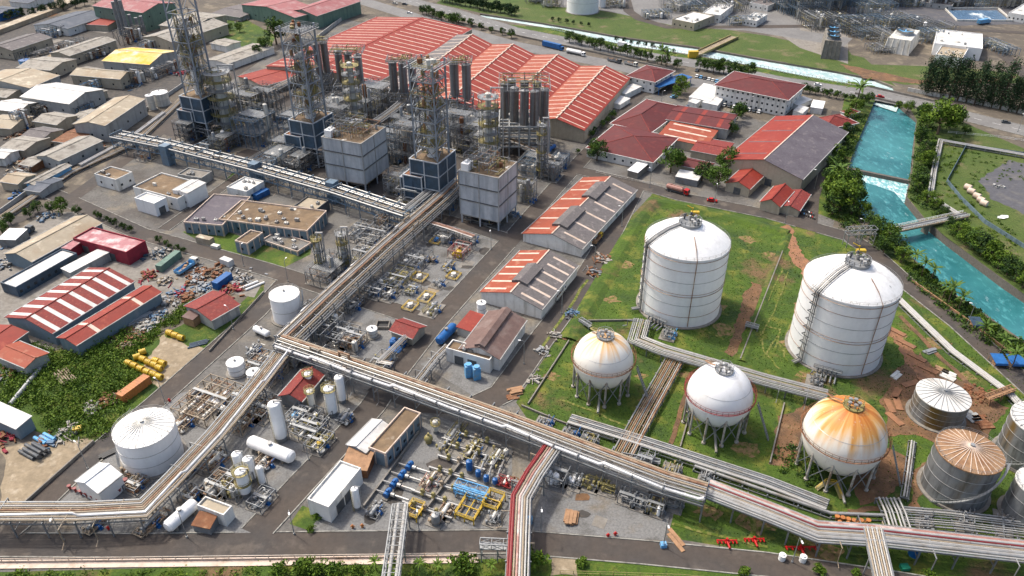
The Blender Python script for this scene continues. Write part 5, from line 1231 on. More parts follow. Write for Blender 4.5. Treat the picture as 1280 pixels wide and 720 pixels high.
house('red_canopy', 'small flat red canopy roof beside the white upright tank', (591,415), (573,407), (604,397), 3.2, 'mono', 'u', .8, 'wallg', 'redroof', cat='shelter', ov=.3)
house('red_kiosk', 'small red tiled kiosk with machinery beside the square sump', (515,422), (491,411), (528,407), 3.2, 'gable', 'u', 1.5, 'wallt', 'tilered', 0, cat='kiosk', ov=.6)
house('red_pump_shelter', 'red roofed pump shelter among the white upright vessels', (377,500), (353,491), (397,468), 4, 'gable', 'v', 1.6, 'steel', 'tilered', 0, cat='shelter', ov=.6)
house('brown_roof_block', 'long low block with a bare brown flat roof beside the long rack', (482,569), (461,560), (524,517), 4.5, 'flat', wall='wallblue', rm='dirtroof', clutter=0, win=(0, 5, 1), cat='utility block')
house('white_roof_shed', 'narrow shed with a clean white metal roof beside the brown flat roof', (457,566), (437,553), (481,531), 4.2, 'gable', 'v', .9, 'wallblue', 'whiteroof', 0, cat='shed', ov=.2)
house('lean_to', 'rusty brown lean-to roof on the end of the white metal shed', (458,588), (431,578), (460,566), 3, 'mono', 'u', .8, 'rust', 'timber', 0, cat='lean-to', ov=.3)
house('flat_white_shed', 'big pale flat-roofed shed with peeling white roof by the road junction', (411,636), (383,627), (455,588), 5, 'flat', wall='wallw', rm='whiteroof', clutter=0, cat='shed', door=('v', .3, .55))
house('white_tent_shed', 'clean white tent-like shed ringed by red fire pipes', (123,616), (94,602), (152,594), 5, 'gable', 'v', 1.6, 'white', 'white', 0, cat='shed', ov=.3)
house('pump_cabin', 'cream flat cabin with a brown door canopy near the bottom road', (280,646), (248,632), (290,634), 3.6, 'flat', wall='wallw', rm='tanroof', clutter=0, cat='cabin')
house('rusty_awning', 'rusty corrugated awning leaning on the cream cabin', (262,661), (243,653), (269,646), 2.2, 'mono', 'u', .6, 'steel', 'rust', 0, cat='awning', ov=.2)
# ================================================================ white and blue-grey utility buildings, middle left
house('utility_building', 'white utility building with patchy brown flat roof, nearest the pipelines', (145,226), (119,218), (165,216), 5, 'flat', wall='wallw', rm='dirtroof', clutter=2, cat='utility building', win=(2, 2, 1))
house('utility_building', 'long white utility building with bare brown roof and annexes', (222,250), (168,234), (256,231), 5, 'flat', wall='wallw', rm='dirtroof', clutter=3, cat='utility building', win=(3, 2, 1))
house('white_annex', 'white cube annex on the front of the long brown-roofed utility building', (193,256), (172,247), (206,248), 5.4, 'flat', wall='white', rm='whiteroof', clutter=0, cat='annex', door=('v', .5))
house('white_annex', 'white vaulted annex at the right end of the brown-roofed utility building', (234,242), (219,236), (252,228), 6.5, 'gable', 'v', .6, 'white', 'whiteroof', 0, cat='annex', ov=.2, door=('u', .5))
house('utility_building', 'small low grey building on the grass under the blue rack', (252,224), (228,216), (261,215), 3.2, 'flat', wall='wallg', rm='concrete', clutter=3, cat='utility building')
house('utility_building', 'small white building with cluttered roof against the blue rack', (308,241), (287,233), (326,227), 4.5, 'flat', wall='wallw', rm='whiteroof', clutter=4, cat='utility building', win=(1, 2, 1))
house('slate_building', 'slate-walled building with pale purple roof by the road bend', (278,283), (237,273), (296,247), 4.4, 'flat', wall='wallblue', rm='purpleroof', clutter=4, cat='utility building', win=(4, 0, 1))
house('slate_building', 'slate-walled building with broad bare brown roof, largest of its block', (384,290), (283,268), (402,264), 4.8, 'flat', wall='slate', rm='dirtroof', clutter=14, cat='utility building', win=(7, 2, 1))
house('slate_building', 'small slate block with square brown roof at the road side', (309,306), (294,302), (328,292), 4.5, 'flat', wall='wallblue', rm='dirtroof', clutter=0, cat='utility building', win=(1, 2, 1))
house('transformer_bay', 'low grey wall bay with transformers on the grass under the slate building', (372,316), (331,299), (388,304), 1.4, 'flat', wall='slate', rm='gravel', clutter=7, cat='transformer bay')
house('dark_shed', 'small dark-sided shed with flat beige roof below the blue rack', (395,264), (372,256), (406,251), 4, 'flat', wall='steeldk', rm='tanroof', clutter=2, cat='shed')
# ================================================================ contractor yard, left
house('long_grey_shed', 'long pale grey gabled shed beside the pink roof', (40,327), (12,314), (116,277), 4.5, 'gable', 'v', 2, 'wallblue', 'tanroof', 0, cat='shed', ov=.4)
house('pink_roof_block', 'block with faded pink flat roof and dark red front wall', (158,317), (95,297), (181,302), 5, 'flat', wall='wallred', rm='pinkroof', clutter=0, cat='workshop', door=('u', .2, .45, .7))
house('pink_lean_to', 'small pink-roofed lean-to at the near corner of the pink block', (88,312), (77,307), (103,297), 4, 'mono', 'u', .3, 'wallred', 'pinkroof', 0, cat='lean-to', ov=.2)
house('long_container_row', 'long low white-roofed row with dark blue front, nearest the frame edge', (20,361), (4,353), (88,316), 3.5, 'flat', wall='navy', rm='whiteroof', clutter=0, cat='store row', win=(0, 9, 1))
house('blue_sheet_shed', 'low shed with pale blue sheet roof between the store row and striped roof', (88,341), (78,335), (134,316), 3, 'mono', 'u', .4, 'wallg', 'whiteroof', 0, cat='shed', ov=.2)
house('striped_red_shed', 'gabled shed with mottled red tile roof and white stripes', (66,416), (15,392), (158,350), 5, 'gable', 'v', 2.6, 'wallblue', 'tilered', 7, 'whiteroof', 1.5, cat='shed', s0=.0, s1=.96)
house('plain_red_shed', 'long shed with plain bright red roof and two cream bands', (96,431), (74,421), (198,365), 4.5, 'gable', 'v', 1.2, 'wallblue', 'redroof', 2, 'cream', 1.3, cat='shed', s0=0, s1=1)
house('small_red_hut', 'square red-tiled hut near the road with a brown lean-to', (265,400), (241,378), (293,379), 4, 'gable', 'v', 1.6, 'wallg', 'tilered', 0, cat='hut')
house('brown_lean_to', 'brown sheet lean-to on the left of the square red-tiled hut', (241,400), (228,396), (257,388), 3, 'mono', 'u', .4, 'timber', 'brownroof', 0, cat='lean-to', ov=.2)
house('edge_red_shed', 'red sheet-roofed shed cut by the left frame edge', (3,437), (-30,425), (30,415), 4, 'gable', 'v', 1.2, 'wallg', 'redroof', 0, cat='shed')
house('edge_red_shed', 'lower faded red shed in the bushes below the cut-off one', (31,459), (0,442), (57,441), 4, 'gable', 'u', 1, 'wallg', 'orangeroof', 0, cat='shed')
house('white_box_shed', 'white flat-roofed shed at the left edge beside the black pipes', (20,536), (-22,520), (40,523), 4, 'mono', 'u', .5, 'wallblue', 'whiteroof', 0, cat='shed', ov=.3)
house('white_canopy', 'small white canopy roof near the parked dark truck at the left', (19,300), (2,296), (27,288), 3.5, 'mono', 'u', .3, 'steel', 'white', 0, cat='canopy', ov=.2)
# ================================================================ offices and red roofs, right of the big warehouse
house('gate_house', 'two-storey maroon hip-roofed house with a blue side awning', (818,102), (789,93), (832,87), 7, 'hip', 'u', 2.6, 'wallw', 'maroon', 0, cat='office', win=(4, 4, 2), ov=1)
p, u, v = rect((824,110), (818,104), (838,91), 4)
b = MB(); b.obx(p+UPZ*4, u*1.0, v, UPZ*.3); b.obx(p+UPZ*0, u.normalized()*.3, v.normalized()*.3, UPZ*4); b.obx(p+v*.95, u.normalized()*.3, v.normalized()*.3, UPZ*4); one('blue_awning', 'bright blue awning along the side of the two-storey gate house', 'awning', b, 'blue')
house('maroon_hall', 'maroon hip-roofed hall between the sawtooth end wall and the dark flat roof', (813,166), (770,151), (835,131), 4.5, 'hip', 'v', 3.6, 'wallw', 'maroon', 0, cat='hall', ov=.5, win=(3, 4, 1))
house('maroon_hall', 'wide maroon hip-roofed hall with white band, nearest the road', (816,203), (741,180), (833,170), 4.5, 'hip', 'u', 3.4, 'wallw', 'maroon', 0, cat='hall', ov=.5, win=(8, 3, 1))
house('dark_roof_workshop', 'workshop with mottled dark maroon low roof and white vents', (909,162), (834,148), (918,143), 5, 'gable', 'u', 1.0, 'wallg', 'maroon', 3, 'redroof', 2, cat='workshop', ov=.4)
house('orange_roof_workshop', 'workshop with orange sheet roof and pale patch under the dark maroon one', (882,183), (824,170), (892,162), 4, 'mono', 'v', .6, 'wallt', 'orangeroof', 3, 'cream', 1.5, cat='workshop', ov=.4)
house('small_dark_workshop', 'low deep red roof right of the orange workshop', (905,196), (866,186), (910,178), 3.6, 'gable', 'u', .8, 'wallt', 'tilered', 0, cat='workshop', ov=.3)
house('admin_building', 'three-storey white office block with long maroon hip roof', (984,124), (899,104), (999,105), 9.5, 'hip', 'u', 3, 'wallw', 'maroon', 0, cat='office block', ov=1.2, win=(14, 4, 3))
house('big_two_tone_hall', 'large hall whose gable roof is half red, half dark grey', (1003,224), (913,194), (1032,160), 7, 'gable', 'v', 4.5, 'wallt', 'purpleroof', 4, 'purpleroof', 1, 'hall', rm2='redroof', trim='cream', door=('u', .3, .6))
house('river_pavilion', 'red hip-roofed pavilion with a white porch on the river bank', (1030,160), (1012,150), (1068,152), 4, 'hip', 'u', 3, 'wallw', 'tilered', 0, cat='pavilion', ov=1.2)
house('small_pavilion', 'tiny red-roofed hut behind the river pavilion', (1062,143), (1054,139), (1070,138), 3, 'hip', 'u', 1.4, 'wallw', 'tilered', 0, cat='pavilion')
house('porch_roof', 'white flat porch roof attached to the river pavilion', (1028,136), (1014,136), (1042,130), 3.2, 'mono', 'u', .2, 'wallw', 'white', 0, cat='porch', ov=.2)
house('road_shop', 'bright red gabled shop with cream front facing the road', (937,236), (911,226), (945,216), 4, 'gable', 'v', 2, 'wallt', 'redroof', 0, cat='shop', door=('u', .5))
house('road_shop', 'dark maroon long roof with orange end behind the round trees', (884,214), (840,203), (891,204), 3.8, 'gable', 'u', 1.4, 'wallt', 'maroon', 0, cat='shop')
house('white_canopy', 'white sheet canopy in front of the long maroon shop roof', (872,226), (845,220), (876,218), 3, 'mono', 'u', .3, 'steel', 'whiteroof', 0, cat='canopy', ov=.2)
house('white_canopy', 'white entrance canopy in front of the wide maroon hall', (797,216), (786,212), (805,205), 3, 'mono', 'u', .2, 'concrete', 'white', 0, cat='canopy', ov=.2)
house('red_shrine', 'ornate red roof with a gabled porch beside the two-tone hall', (975,258), (953,250), (982,237), 4, 'gable', 'v', 2.2, 'wallt', 'redroof', 0, cat='shrine')
house('red_shrine', 'lower red roofed wing of the ornate roof by the two-tone hall', (999,263), (976,256), (1006,242), 3, 'gable', 'v', 1.2, 'wallt', 'tilered', 0, cat='shrine')
house('dark_canopy', 'dark flat canopy behind the red roadside shop', (958,222), (944,218), (966,212), 3.5, 'mono', 'u', .2, 'steel', 'slateroof', 0, cat='canopy', ov=.2)
for i, (n, l, r, hh, lb) in enumerate((((888,127),(863,121),(896,108),3.4,'longest white container-like shed beside the office block'),((897,132),(879,128),(903,112),3,'second white container shed next to the office block'),((870,130),(862,127),(876,116),3,'blue-fronted white container at the end of the shed row'),((782,118),(774,114),(789,106),3.2,'white lean-to against the end of the red sawtooth bay'),((775,131),(765,127),(780,122),2.6,'low white lean-to nearer the maroon hall'),((998,132),(990,128),(1004,122),2.6,'white carport right of the office block'),((1003,142),(992,139),(1007,134),2.6,'second white carport below the first'))):
    house('white_container_shed', lb, n, l, r, hh, 'mono', 'v', .3, 'wallw', 'whiteroof', 0, cat='shed', ov=.15)
# ================================================================ old factory quarter, top left
TL = [('tan', (37,110),(-15,96),(64,94),7,'v',2.4,'broad tan-roofed factory hall at the left with a blue base','tanroof','wallg'),
 ('white', (86,130),(40,116),(119,111),7,'u',2.4,'pale grey gabled hall with a wide grey end wall','whiteroof','wallg'),
 ('grey', (131,157),(92,155),(180,124),8.5,'v',1.6,'long pale-roofed shed with grey side wall beside the pipelines','tanroof','wallg'),
 ('yellow', (186,81),(126,77),(223,64),7,'u',2.6,'tan hall with a sulphur-yellow stained roof','yellowroof','wallg'),
 ('tan', (150,99),(92,92),(166,90),6,'u',2,'tan-roofed shed in front of the yellow-stained hall','tanroof','wallt'),
 ('tan', (87,70),(71,64),(128,49),6,'v',1.6,'tan gabled shed with raised ridge behind the white drums','tanroof','wallt'),
 ('grey', (15,63),(-6,56),(52,46),6,'v',2,'grey-roofed shed with a dark doorway at the far left','greyroof','wallt'),
 ('dark', (84,36),(54,28),(121,18),5,'v',2,'dark slate-roofed white house with small windows','slateroof','wallw'),
 ('tan', (63,88),(35,80),(80,74),5.5,'u',1.6,'small tan gabled shed beside the blue round tank','tanroof','wallt'),
 ('tan', (71,156),(48,149),(91,144),4.5,'u',1.4,'small beige gabled shed below the pale grey hall','tanroof','wallt'),
 ('white', (22,140),(-2,133),(42,127),5,'u',1.6,'cream gabled shed at the left edge near the railway of sheds','whiteroof','wallt'),
 ('grey', (51,175),(31,169),(72,162),4,'u',1.4,'grey-brown gabled shed nearest the long pale shed','greyroof','wallt'),
 ('tan', (13,161),(-12,153),(25,146),4,'u',1.3,'beige shed cut by the left frame edge','tanroof','wallt'),
 ('tan', (74,201),(50,193),(120,175),5,'v',1.4,'long tan roof nearest the parallel pipelines','tanroof','wallg'),
 ('tan', (22,230),(4,225),(40,218),4,'u',1.2,'small tan hut with the blue tarp beside it','tanroof','wallt'),
 ('tan', (43,231),(35,228),(77,206),3.6,'v',.6,'narrow tan strip roof over a blue store','tanroof','bluelight'),
 ('white', (5,198),(-10,193),(15,188),4,'u',1,'tiny white-roofed hut at the left edge','whiteroof','wallw'),
 ('tan', (216,53),(192,43),(262,28),7,'v',2.5,'stepped tan hall behind the lattice tower','tanroof','wallt'),
 ('tan', (285,80),(268,72),(323,57),4,'v',.9,'tan flat shed with a row of brown roof vents','tanroof','wallw'),
 ('tan', (283,58),(266,53),(298,52),4,'u',.6,'small tan flat shed behind the row of roof vents','tanroof','wallw'),
 ('blue', (-2,18),(-20,14),(20,10),5,'u',1.4,'blue-walled dark roofed house in the far left corner','slateroof','blue'),
 ('dark', (36,4),(18,0),(58,-5),4,'u',1.4,'grey-roofed white cottage at the top edge','slateroof','wallw'),
 ('tan', (110,125),(94,121),(125,113),4,'u',1,'low beige shed tucked beside the long pale shed','tanroof','wallt'),
 ('tan', (101,150),(93,146),(116,138),3,'u',.8,'little beige lean-to beside the grey end wall','tanroof','wallt'),
 ('red', (134,32),(112,25),(139,18),4,'u',1,'small red-roofed pale house beside the green factory','redroof','wallt'),
 ('tan', (330,108),(330,90),(365,80),5,'v',1,'low red-striped annex left of the broad red roof','redroof','wallt'),
 ('grey', (92,180),(78,172),(108,160),3,'u',.8,'rusty low roof among the beige sheds','rust','wallt'),
 ('tan', (30,188),(12,180),(48,172),4,'u',1.2,'beige double shed with chimney pipes','tanroof','wallt'),
 ('grey', (56,130),(40,124),(60,120),3,'u',.8,'low grey shed squeezed beside the pale grey hall','greyroof','wallg'),
 ('tan', (8,122),(-14,116),(24,110),4.5,'u',1.2,'tan shed at the left edge below the broad hall','tanroof','wallt'),
 ('tan', (40,208),(30,203),(56,196),3,'u',.8,'rusty tan hut among scrap near the frame edge','tanroof','rust'),
 ('tan', (238,36),(212,28),(262,18),8,'u',2.2,'tan factory hall rising behind the stepped roof','tanroof','wallt'),
 ('tan', (300,22),(275,14),(322,10),3,'u',.8,'low grey works building among blue plant at the top','greyroof','wallg'),
 ('tan', (50,240),(38,234),(66,224),3,'u',.8,'low dark roof beside the railway-like pipelines','slateroof','wallg')]
for k, n, l, r, h, rg, rh, lb, rm, wl in TL:
    rm = {'tanroof': ('tanroof', 'greytan', 'greytan')[(n[0]+n[1]) % 3]}.get(rm, rm); t = house('factory_shed', lb, n, l, r, h, 'gable', rg, rh, wl, rm, 0, cat='factory shed', ov=.5, group='sheds of the old factory quarter', win=(3, 3, 1) if h > 4.5 else None)
g = house('green_factory', 'tall green-walled factory with a pink roof and grey flues', (178,16), (129,4), (211,3), 13, 'gable', 'u', 3, 'greenwall', 'dullpink', 0, cat='factory', win=(4, 3, 2))
for i, (x, y, yt) in enumerate(((152,44,2),(157,46,-4),(162,47,0),(168,45,18),(175,44,22),(181,42,20))):
    b = MB(); c = XY(G(x, y)); b.cyl(c, c+UPZ*max(8, hz(G(x, y), yt)), 1.2, 12); b.cyl(c+UPZ*4, c+UPZ*5, 1.5, 12); one('flue_pipe', ORD[i]+' grey flue from the left beside the green factory', 'flue', b, 'steel', 'grey flues of the green factory', True)
house('green_warehouse', 'green-sided warehouse with faded red roof left of the broad red roof', (369,22), (321,2), (396,12), 9, 'gable', 'v', 3, 'greenwall', 'dullpink', 0, cat='warehouse', win=(6, 0, 1))
house('green_warehouse', 'second green-sided warehouse wing with a dull red gable end', (396,20), (368,12), (435,0), 9, 'gable', 'v', 3, 'greenwall', 'dullpink', 0, cat='warehouse')
# ================================================================ far plant beyond the canal
FP = [((868,30),(846,23),(880,18),5,'whiteroof','wallt','white-topped low block beside the far bend in the road'),((900,20),(880,16),(903,5),5,'whiteroof','wallw','pale flat-roofed far building with a grey roof'),((946,27),(930,24),(955,18),4,'whiteroof','wallw','white far building right of the far grey yard'),((1228,62),(1168,56),(1234,44),7,'whiteroof','white','long bright white far building'),((1203,74),(1170,68),(1205,55),6,'tanroof','white','shorter white far building with cream roof in front of the long one'),((1282,20),(1262,16),(1290,5),5,'whiteroof','wallw','white far building at the upper right edge'),((850,8),(836,4),(862,-2),4,'whiteroof','wallw','small white far house at the top edge'),((960,8),(940,3),(975,-4),4,'greyroof','wallw','grey-roofed far building at the top edge'),((1190,8),(1150,3),(1196,-2),3,'greyroof','wallg','long low grey far building along the top edge')]
for n, l, r, h, rm, wl, lb in FP: house('far_plant_building', lb, n, l, r, h, 'flat', wall=wl, rm=rm, clutter=6, cat='plant building', win=(4, 2, 1))
def cooling(label, n, l, r, h, fans, m='concrete', fm='steeldk'):
    p, u, v = rect(n, l, r, h); t = Thing('cooling_tower', label, 'cooling tower', p+(u+v)/2); b = MB(); q = [p, p+v, p+u+v, p+u]; c = p+(u+v)/2
    lo = [c+(x-c)*1.12 for x in q]; b.add([*lo, *[x+UPZ*h for x in q]], [(0,1,5,4),(1,2,6,5),(2,3,7,6),(3,0,4,7),(4,5,6,7)]); t.part('casing', b, m)
    lg = u if u.length > v.length else v; ot = v if u.length > v.length else u
    for i in range(fans):
        x = p+ot/2+lg*(i+.5)/fans+UPZ*h; R = min(lg.length/fans, ot.length)*.42; b = MB(); b.lathe(x, [(R*1.05, 0), (R*.9, 1.3), (R, 2.6)], 18); F_ = t.part('fan_stack', b, fm); b = MB(); b.cyl(x+UPZ*1.2, x+UPZ*1.5, .6, 8)
        for k in range(6): a = k*1.047; b.bar(x+UPZ*1.5, x+V((math.cos(a)*R*.85, math.sin(a)*R*.85, 1.6)), .9, .1)
        t.part('fan', b, 'bluelight', parent=F_)
    for i in range(5): b = MB(); e = q[0]+(q[3]-q[0])*i/4; b.bar(c+(e-c)*1.13, e+UPZ*h, .5); t.part('rib', b, m)
cooling('far cooling tower with a row of three blue fans', (1052,52), (1032,50), (1048,36), 11, 3)
cooling('far square cooling tower with one big fan stack', (1139,51), (1112,46), (1142,37), 9, 1, 'offwhite', 'galv')
for i, (g, w, d, h, s, lb) in enumerate((((1008,20),26,18,22,40,'far blue-grey process structure left of the three-fan cooling tower'),((1040,12),22,16,26,41,'far tall process structure behind the three-fan cooling tower'),((1072,36),30,8,9,42,'far long blue pipe structure right of the three-fan cooling tower'),((1100,52),12,24,7,43,'far pipe structure between the two cooling towers'),((1158,52),14,10,8,44,'far blue pipe structure left of the white buildings'),((840,12),14,22,8,45,'far process yard with pipes beside the grass by the top edge'),((955,4),30,12,8,46,'far cluttered plant yard at the top edge'),((690,8),16,10,8,47,'far pipework left of the white cylinder at the top edge'),((668,3),14,10,6,48,'far brick-coloured plant yard at the top edge'))):
    unit(lb, g, w, d, h, .15, s, 'steelblue' if 'blue' in lb or 'tall' in lb else 'steel', 'process_structure', 'process structure', ves=5, pumps=0, hv=2, npipe=30, levels=3 if h > 15 else 1, deck='steel', vm=('offwhite', 'galv', 'white'), slab=None)
lowbasin = [(1178,24),(1192,38),(1290,40),(1290,22)]
sheet('settling_basin', [(1182,13),(1196,25),(1262,26),(1246,13)], .03, 'pond')
lowwall('pale wall round the far rectangular basin', [(1180,11),(1196,26.5),(1265,27),(1247,11),(1180,11)], 1.2, .6, 'offwhite', 'basin_wall', 'basin')
# ================================================================ process units and plant clutter
YG = ('pipegrey', 'dullyellow'); RG = ('piperust', 'pipetan'); GG = ('pipegrey', 'steel')
def U(lb, x, y, w, d, h, seed, **k): return unit(lb, (x, y), w, d, h, k.pop('ang', None), seed, **k)
# round the towers and behind the blue rack
PR = dict(ves=4, pumps=2, npipe=34, levels=2, name='process_structure', cat='process structure')
U('blue-grey pipe structure between the two left lattice towers', 322, 178, 16, 14, 14, 1, sm='steelblue', pm=GG, **PR)
U('process structure left of the farther grey clad block', 345, 215, 20, 9, 9, 2, sm='steelblue', pm=GG, **PR)
U('tall process frame behind the farther grey clad block', 470, 142, 22, 14, 15, 3, sm='steel', pm=YG, **{**PR, 'levels': 3})
U('tangled pipe structure between the grey clad block and the third tower', 492, 198, 12, 12, 13, 4, sm='steelblue', pm=GG, **{**PR, 'levels': 3})
U('process frame with cream vessels behind the corner grey block', 590, 190, 16, 14, 15, 5, sm='steel', pm=YG, **{**PR, 'levels': 3})
U('tall narrow pipe frame right of the corner grey block', 655, 250, 6, 9, 9, 6, sm='steel', pm=YG, motor='blue', **PR)
U('pipe frame beneath the silo battery facing the road', 665, 215, 14, 8, 7, 7, sm='steelblue', pm=GG, **PR)
U('blue-grey frame at the road side right of the silo battery', 700, 208, 8, 6, 5, 8, sm='steelblue', pm=GG, motor='blue', **PR)
U('process frame behind the leftmost lattice tower', 300, 140, 16, 10, 13, 9, sm='steel', pm=YG, **{**PR, 'levels': 3})
U('process frame at the foot of the flat-capped tower', 372, 170, 14, 10, 12, 10, sm='steelblue', pm=GG, **PR)
U('pipe structure under the pair of silos at the back', 420, 150, 16, 10, 11, 11, sm='steel', pm=YG, **PR)
U('pipe structure before the striped sawtooth roofs', 560, 165, 18, 9, 9, 12, sm='steel', pm=YG, **PR)
U('low pipe yard left of the blue rack start', 190, 195, 14, 6, 4, 13, sm='steel', pm=RG, name='pipe_yard', cat='pipe yard', ves=3, pumps=2, npipe=24)
U('process frame under the third lattice tower', 520, 235, 12, 9, 8, 14, sm='steelblue', pm=GG, motor='blue', **PR)
U('equipment frame on the gravel under the third tower', 505, 258, 8, 6, 3, 15, sm='steel', pm=YG, ves=2, pumps=2, npipe=14, motor='blue')
U('equipment skid under the corner grey block', 560, 262, 9, 6, 4, 16, sm='steelblue', pm=GG, ves=2, pumps=1, npipe=18)
U('grey equipment row on the yard behind the blue rack', 262, 190, 18, 6, 5, 17, sm='steelblue', pm=GG, ves=4, pumps=2, npipe=24)
U('pipework yard behind the nearer dark clad blocks', 455, 205, 6, 10, 8, 18, sm='steel', pm=YG, ves=3, pumps=1, npipe=20)
for i, (x, y, lb) in enumerate(((690,184,'first'),(684,189,'second'),(679,194,'third'),(673,199,'fourth'))):
    vessel_h('blue_drum', lb+' blue drum from the back in the row beside the red sawtooth wall', (x-5, y+3), (x+4, y-2), .95, 'blue', group='row of blue drums', cat='drum')
# yellowish column cluster left of the main rack
column_cage('yellow-caged white column left of the pair beside the main rack', (402,342), 1.6, 15, 11); column_cage('yellow-caged white column with white top next to the main rack', (432,338), 1.7, 16, 12)
vessel_v('upright_vessel', 'rust-streaked slender column between the yellow-caged pair', (418,348), .7, 9, 'galv', cat='column')
PL = [('crowded yellow-rust process skid at the foot of the yellow-caged columns',412,345,15,9,5,21,RG,2),('crowded process skid with cream tanks beside the main rack',455,330,13,9,5,22,YG,1),('pipe skid with grey exchangers uphill of the yellow-caged columns',470,300,14,8,4,23,GG,1),('rusty hopper skid beside the main rack near the blue rack end',482,285,7,5,6,24,RG,1),
 ('cable and pipe skid on dark gravel below the blue rack',448,292,14,6,2.5,25,GG,1),('grey pipe skid right of the main rack near the pink rack',558,300,9,6,3.5,26,GG,1),('round-vessel skid right of the main rack, upper middle',520,330,12,8,3.5,27,GG,1),('valve skid right of the main rack, lower middle',497,352,14,8,3,28,YG,1),('pipe skid hugging the main rack near the cross road',470,365,9,7,3,29,GG,1)]
for lb, x, y, w, d, h, sd, pm, lv in PL: U(lb, x, y, w, d, h, sd, sm='steel', pm=pm, ves=4, pumps=2, hv=1, npipe=26, levels=lv)
# open pad right of the main rack
U('skid of pink pipes with yellow drums on the open gravel pad', 575, 318, 8, 6, 3.5, 31, sm='pipepink', pm=('pipepink','pipered'), vm=('yellow','white'), ves=1, hv=2, pumps=0, npipe=16)
for i, (x, y, w, d, lb, m) in enumerate(((546,302,5,4,'yellow-railed square bay with blue pump near the pink rack','blue'),(567,346,4.5,4,'yellow-railed square pit on the open gravel pad','steel'),(524,348,5,5,'yellow-railed bay with small tanks beside the main rack','steel'),(533,373,6,4,'long yellow-striped pump bay by the cross road','steel'),(513,384,5,4,'cream tank bay with yellow rail by the cross road','steel'))):
    c = XY(G(x, y)); t = Thing('railed_bay', lb, 'railed bay', c, 'yellow-railed bays'); b = MB(); b.box(c, w, d, .2, ANG); t.part('slab', b, 'concrete'); e1 = V((math.cos(ANG), math.sin(ANG), 0)); e2 = V((-e1.y, e1.x, 0))
    b = MB(); b.rail([c+e1*w/2*p+e2*d/2*q for p, q in ((-1,-1),(1,-1),(1,1),(-1,1))], 1.0, .14, True); t.part('railing', b, 'yellow')
    b = MB(); b.cyl(c+UPZ*.2, c+UPZ*1.6, .9, 12); b.cyl(c+e1*1.5+UPZ*.9, c-e1*1.5+UPZ*.9, .45, 10); t.part('machine', b, 'blue' if m == 'blue' else 'offwhite')
for lb, x, y, w, d, h, sd, pm in (('cream machine block with hoses on the open gravel pad',541,327,3,2.5,1.8,32,RG),('low white tank skid at the pad corner by the cross road',540,388,8,5,2,33,YG),('two-tank pump skid beside the cross road kerb',487,372,6,4,2.4,34,GG),('grey skid in the middle of the open gravel pad',548,356,5,4,2,35,GG)):
    U(lb, x, y, w, d, h, sd, fr=False, ves=3, pumps=1, hv=1, npipe=14, pm=pm)
# pad between the junction of racks and the red kiosk
for lb, x, y, w, d, h, sd, pm in (('dense grey pipe skid in the angle of the two racks',398,415,13,12,5,36,GG),('grey pipe skid above the long rack near the kiosk',430,425,9,7,3.5,37,GG),('yellow sheeted platform skid beside the long rack',442,432,7,6,4,38,RG),('small valve skid on the gravel before the red kiosk',478,455,8,5,2.2,39,YG)):
    U(lb, x, y, w, d, h, sd, pm=pm, ves=4, pumps=1, hv=1, npipe=30)
b = MB(); c = XY(G(498,432)); b.box(c, 7, 4.5, .3, ANG); b.cyl(c+V((.3,0,1.5)), c+V((2.2,.6,1.5)), 1.2, 16); b.cyl(c+V((-2.6,-.4,1.3)), c+V((-.8,0,1.3)), .9, 12); b.box(c+V((-1.6,.6,.3)), 1.6, 1.2, 2, ANG); one('compressor', 'blue compressor set in front of the red kiosk', 'compressor', b, 'blue')
b = MB(); c = XY(G(479,408)); b.prism([(c.x-2.2,c.y-1.8),(c.x+2.2,c.y-1.8),(c.x+2.2,c.y+1.8),(c.x-2.2,c.y+1.8)], 0, .2); [b.box(c+V(q), *sz, .9) for q, sz in (((0,-1.7,.2),(4.4,.3)),((0,1.7,.2),(4.4,.3)),((-2,0,.2),(.3,3.2)),((2,0,.2),(.3,3.2)))]; b.k = 1; b.box(c+UPZ*.2, 3.6, 3, .06); one('sump', 'square concrete sump with a dark opening beside the kiosk', 'sump', b, ['concrete', 'black'])
# bottom-left pad
BL = [('pipe grid skid with small white filters on the gravel by the left road',262,505,16,12,3,41,RG,'white'),('skid of white cylinders under the tan rack',300,510,10,7,3,42,RG,'white'),('pipe skid behind the white upright vessels',340,470,9,6,3,43,RG,'white'),('rusty tangle of pipes between the racks and red roof',330,515,9,7,3.4,44,RG,'offwhite'),('blue valve skid beside the tallest white vessel',372,525,7,5,2.6,45,GG,'bluelight'),('grey pipe skid by the road beside the bullet vessel',385,540,8,8,2.6,46,YG,'offwhite'),('yellow-grey pipe skid at the end of the bullet vessel',400,556,7,5,2.4,47,YG,'yellow'),('tan pipe skid above the bullet vessel',305,530,8,6,3,48,RG,'offwhite'),
  ('yellow platform skid around the twin white vessels',296,612,7,6,4,49,YG,'white'),('grey panel skid at the kerb beside the yellow platform',328,628,6,4,2.5,50,GG,'galv'),('pipe loops beside the cream flat cabin',276,612,8,6,3,51,RG,'offwhite'),('small pipe skid between cabin and tan rack',240,622,5,4,2,52,RG,'galv'),('rusty pump skid beside the white tent shed',172,608,5,4,1.8,53,RG,'rust'),('pump pit with timber under the tan rack',268,580,8,5,1.6,54,RG,'rust'),('grey pipe skid beside the two stubby white tanks',325,455,9,5,2.2,55,RG,'white')]
for lb, x, y, w, d, h, sd, pm, vm in BL: U(lb, x, y, w, d, h, sd, sm='pipetan' if sd in (41,48) else 'steel', pm=pm, vm=(vm, 'offwhite'), ves=5 if sd < 43 else 3, pumps=1, hv=1 if sd not in (41,) else 3, npipe=26)
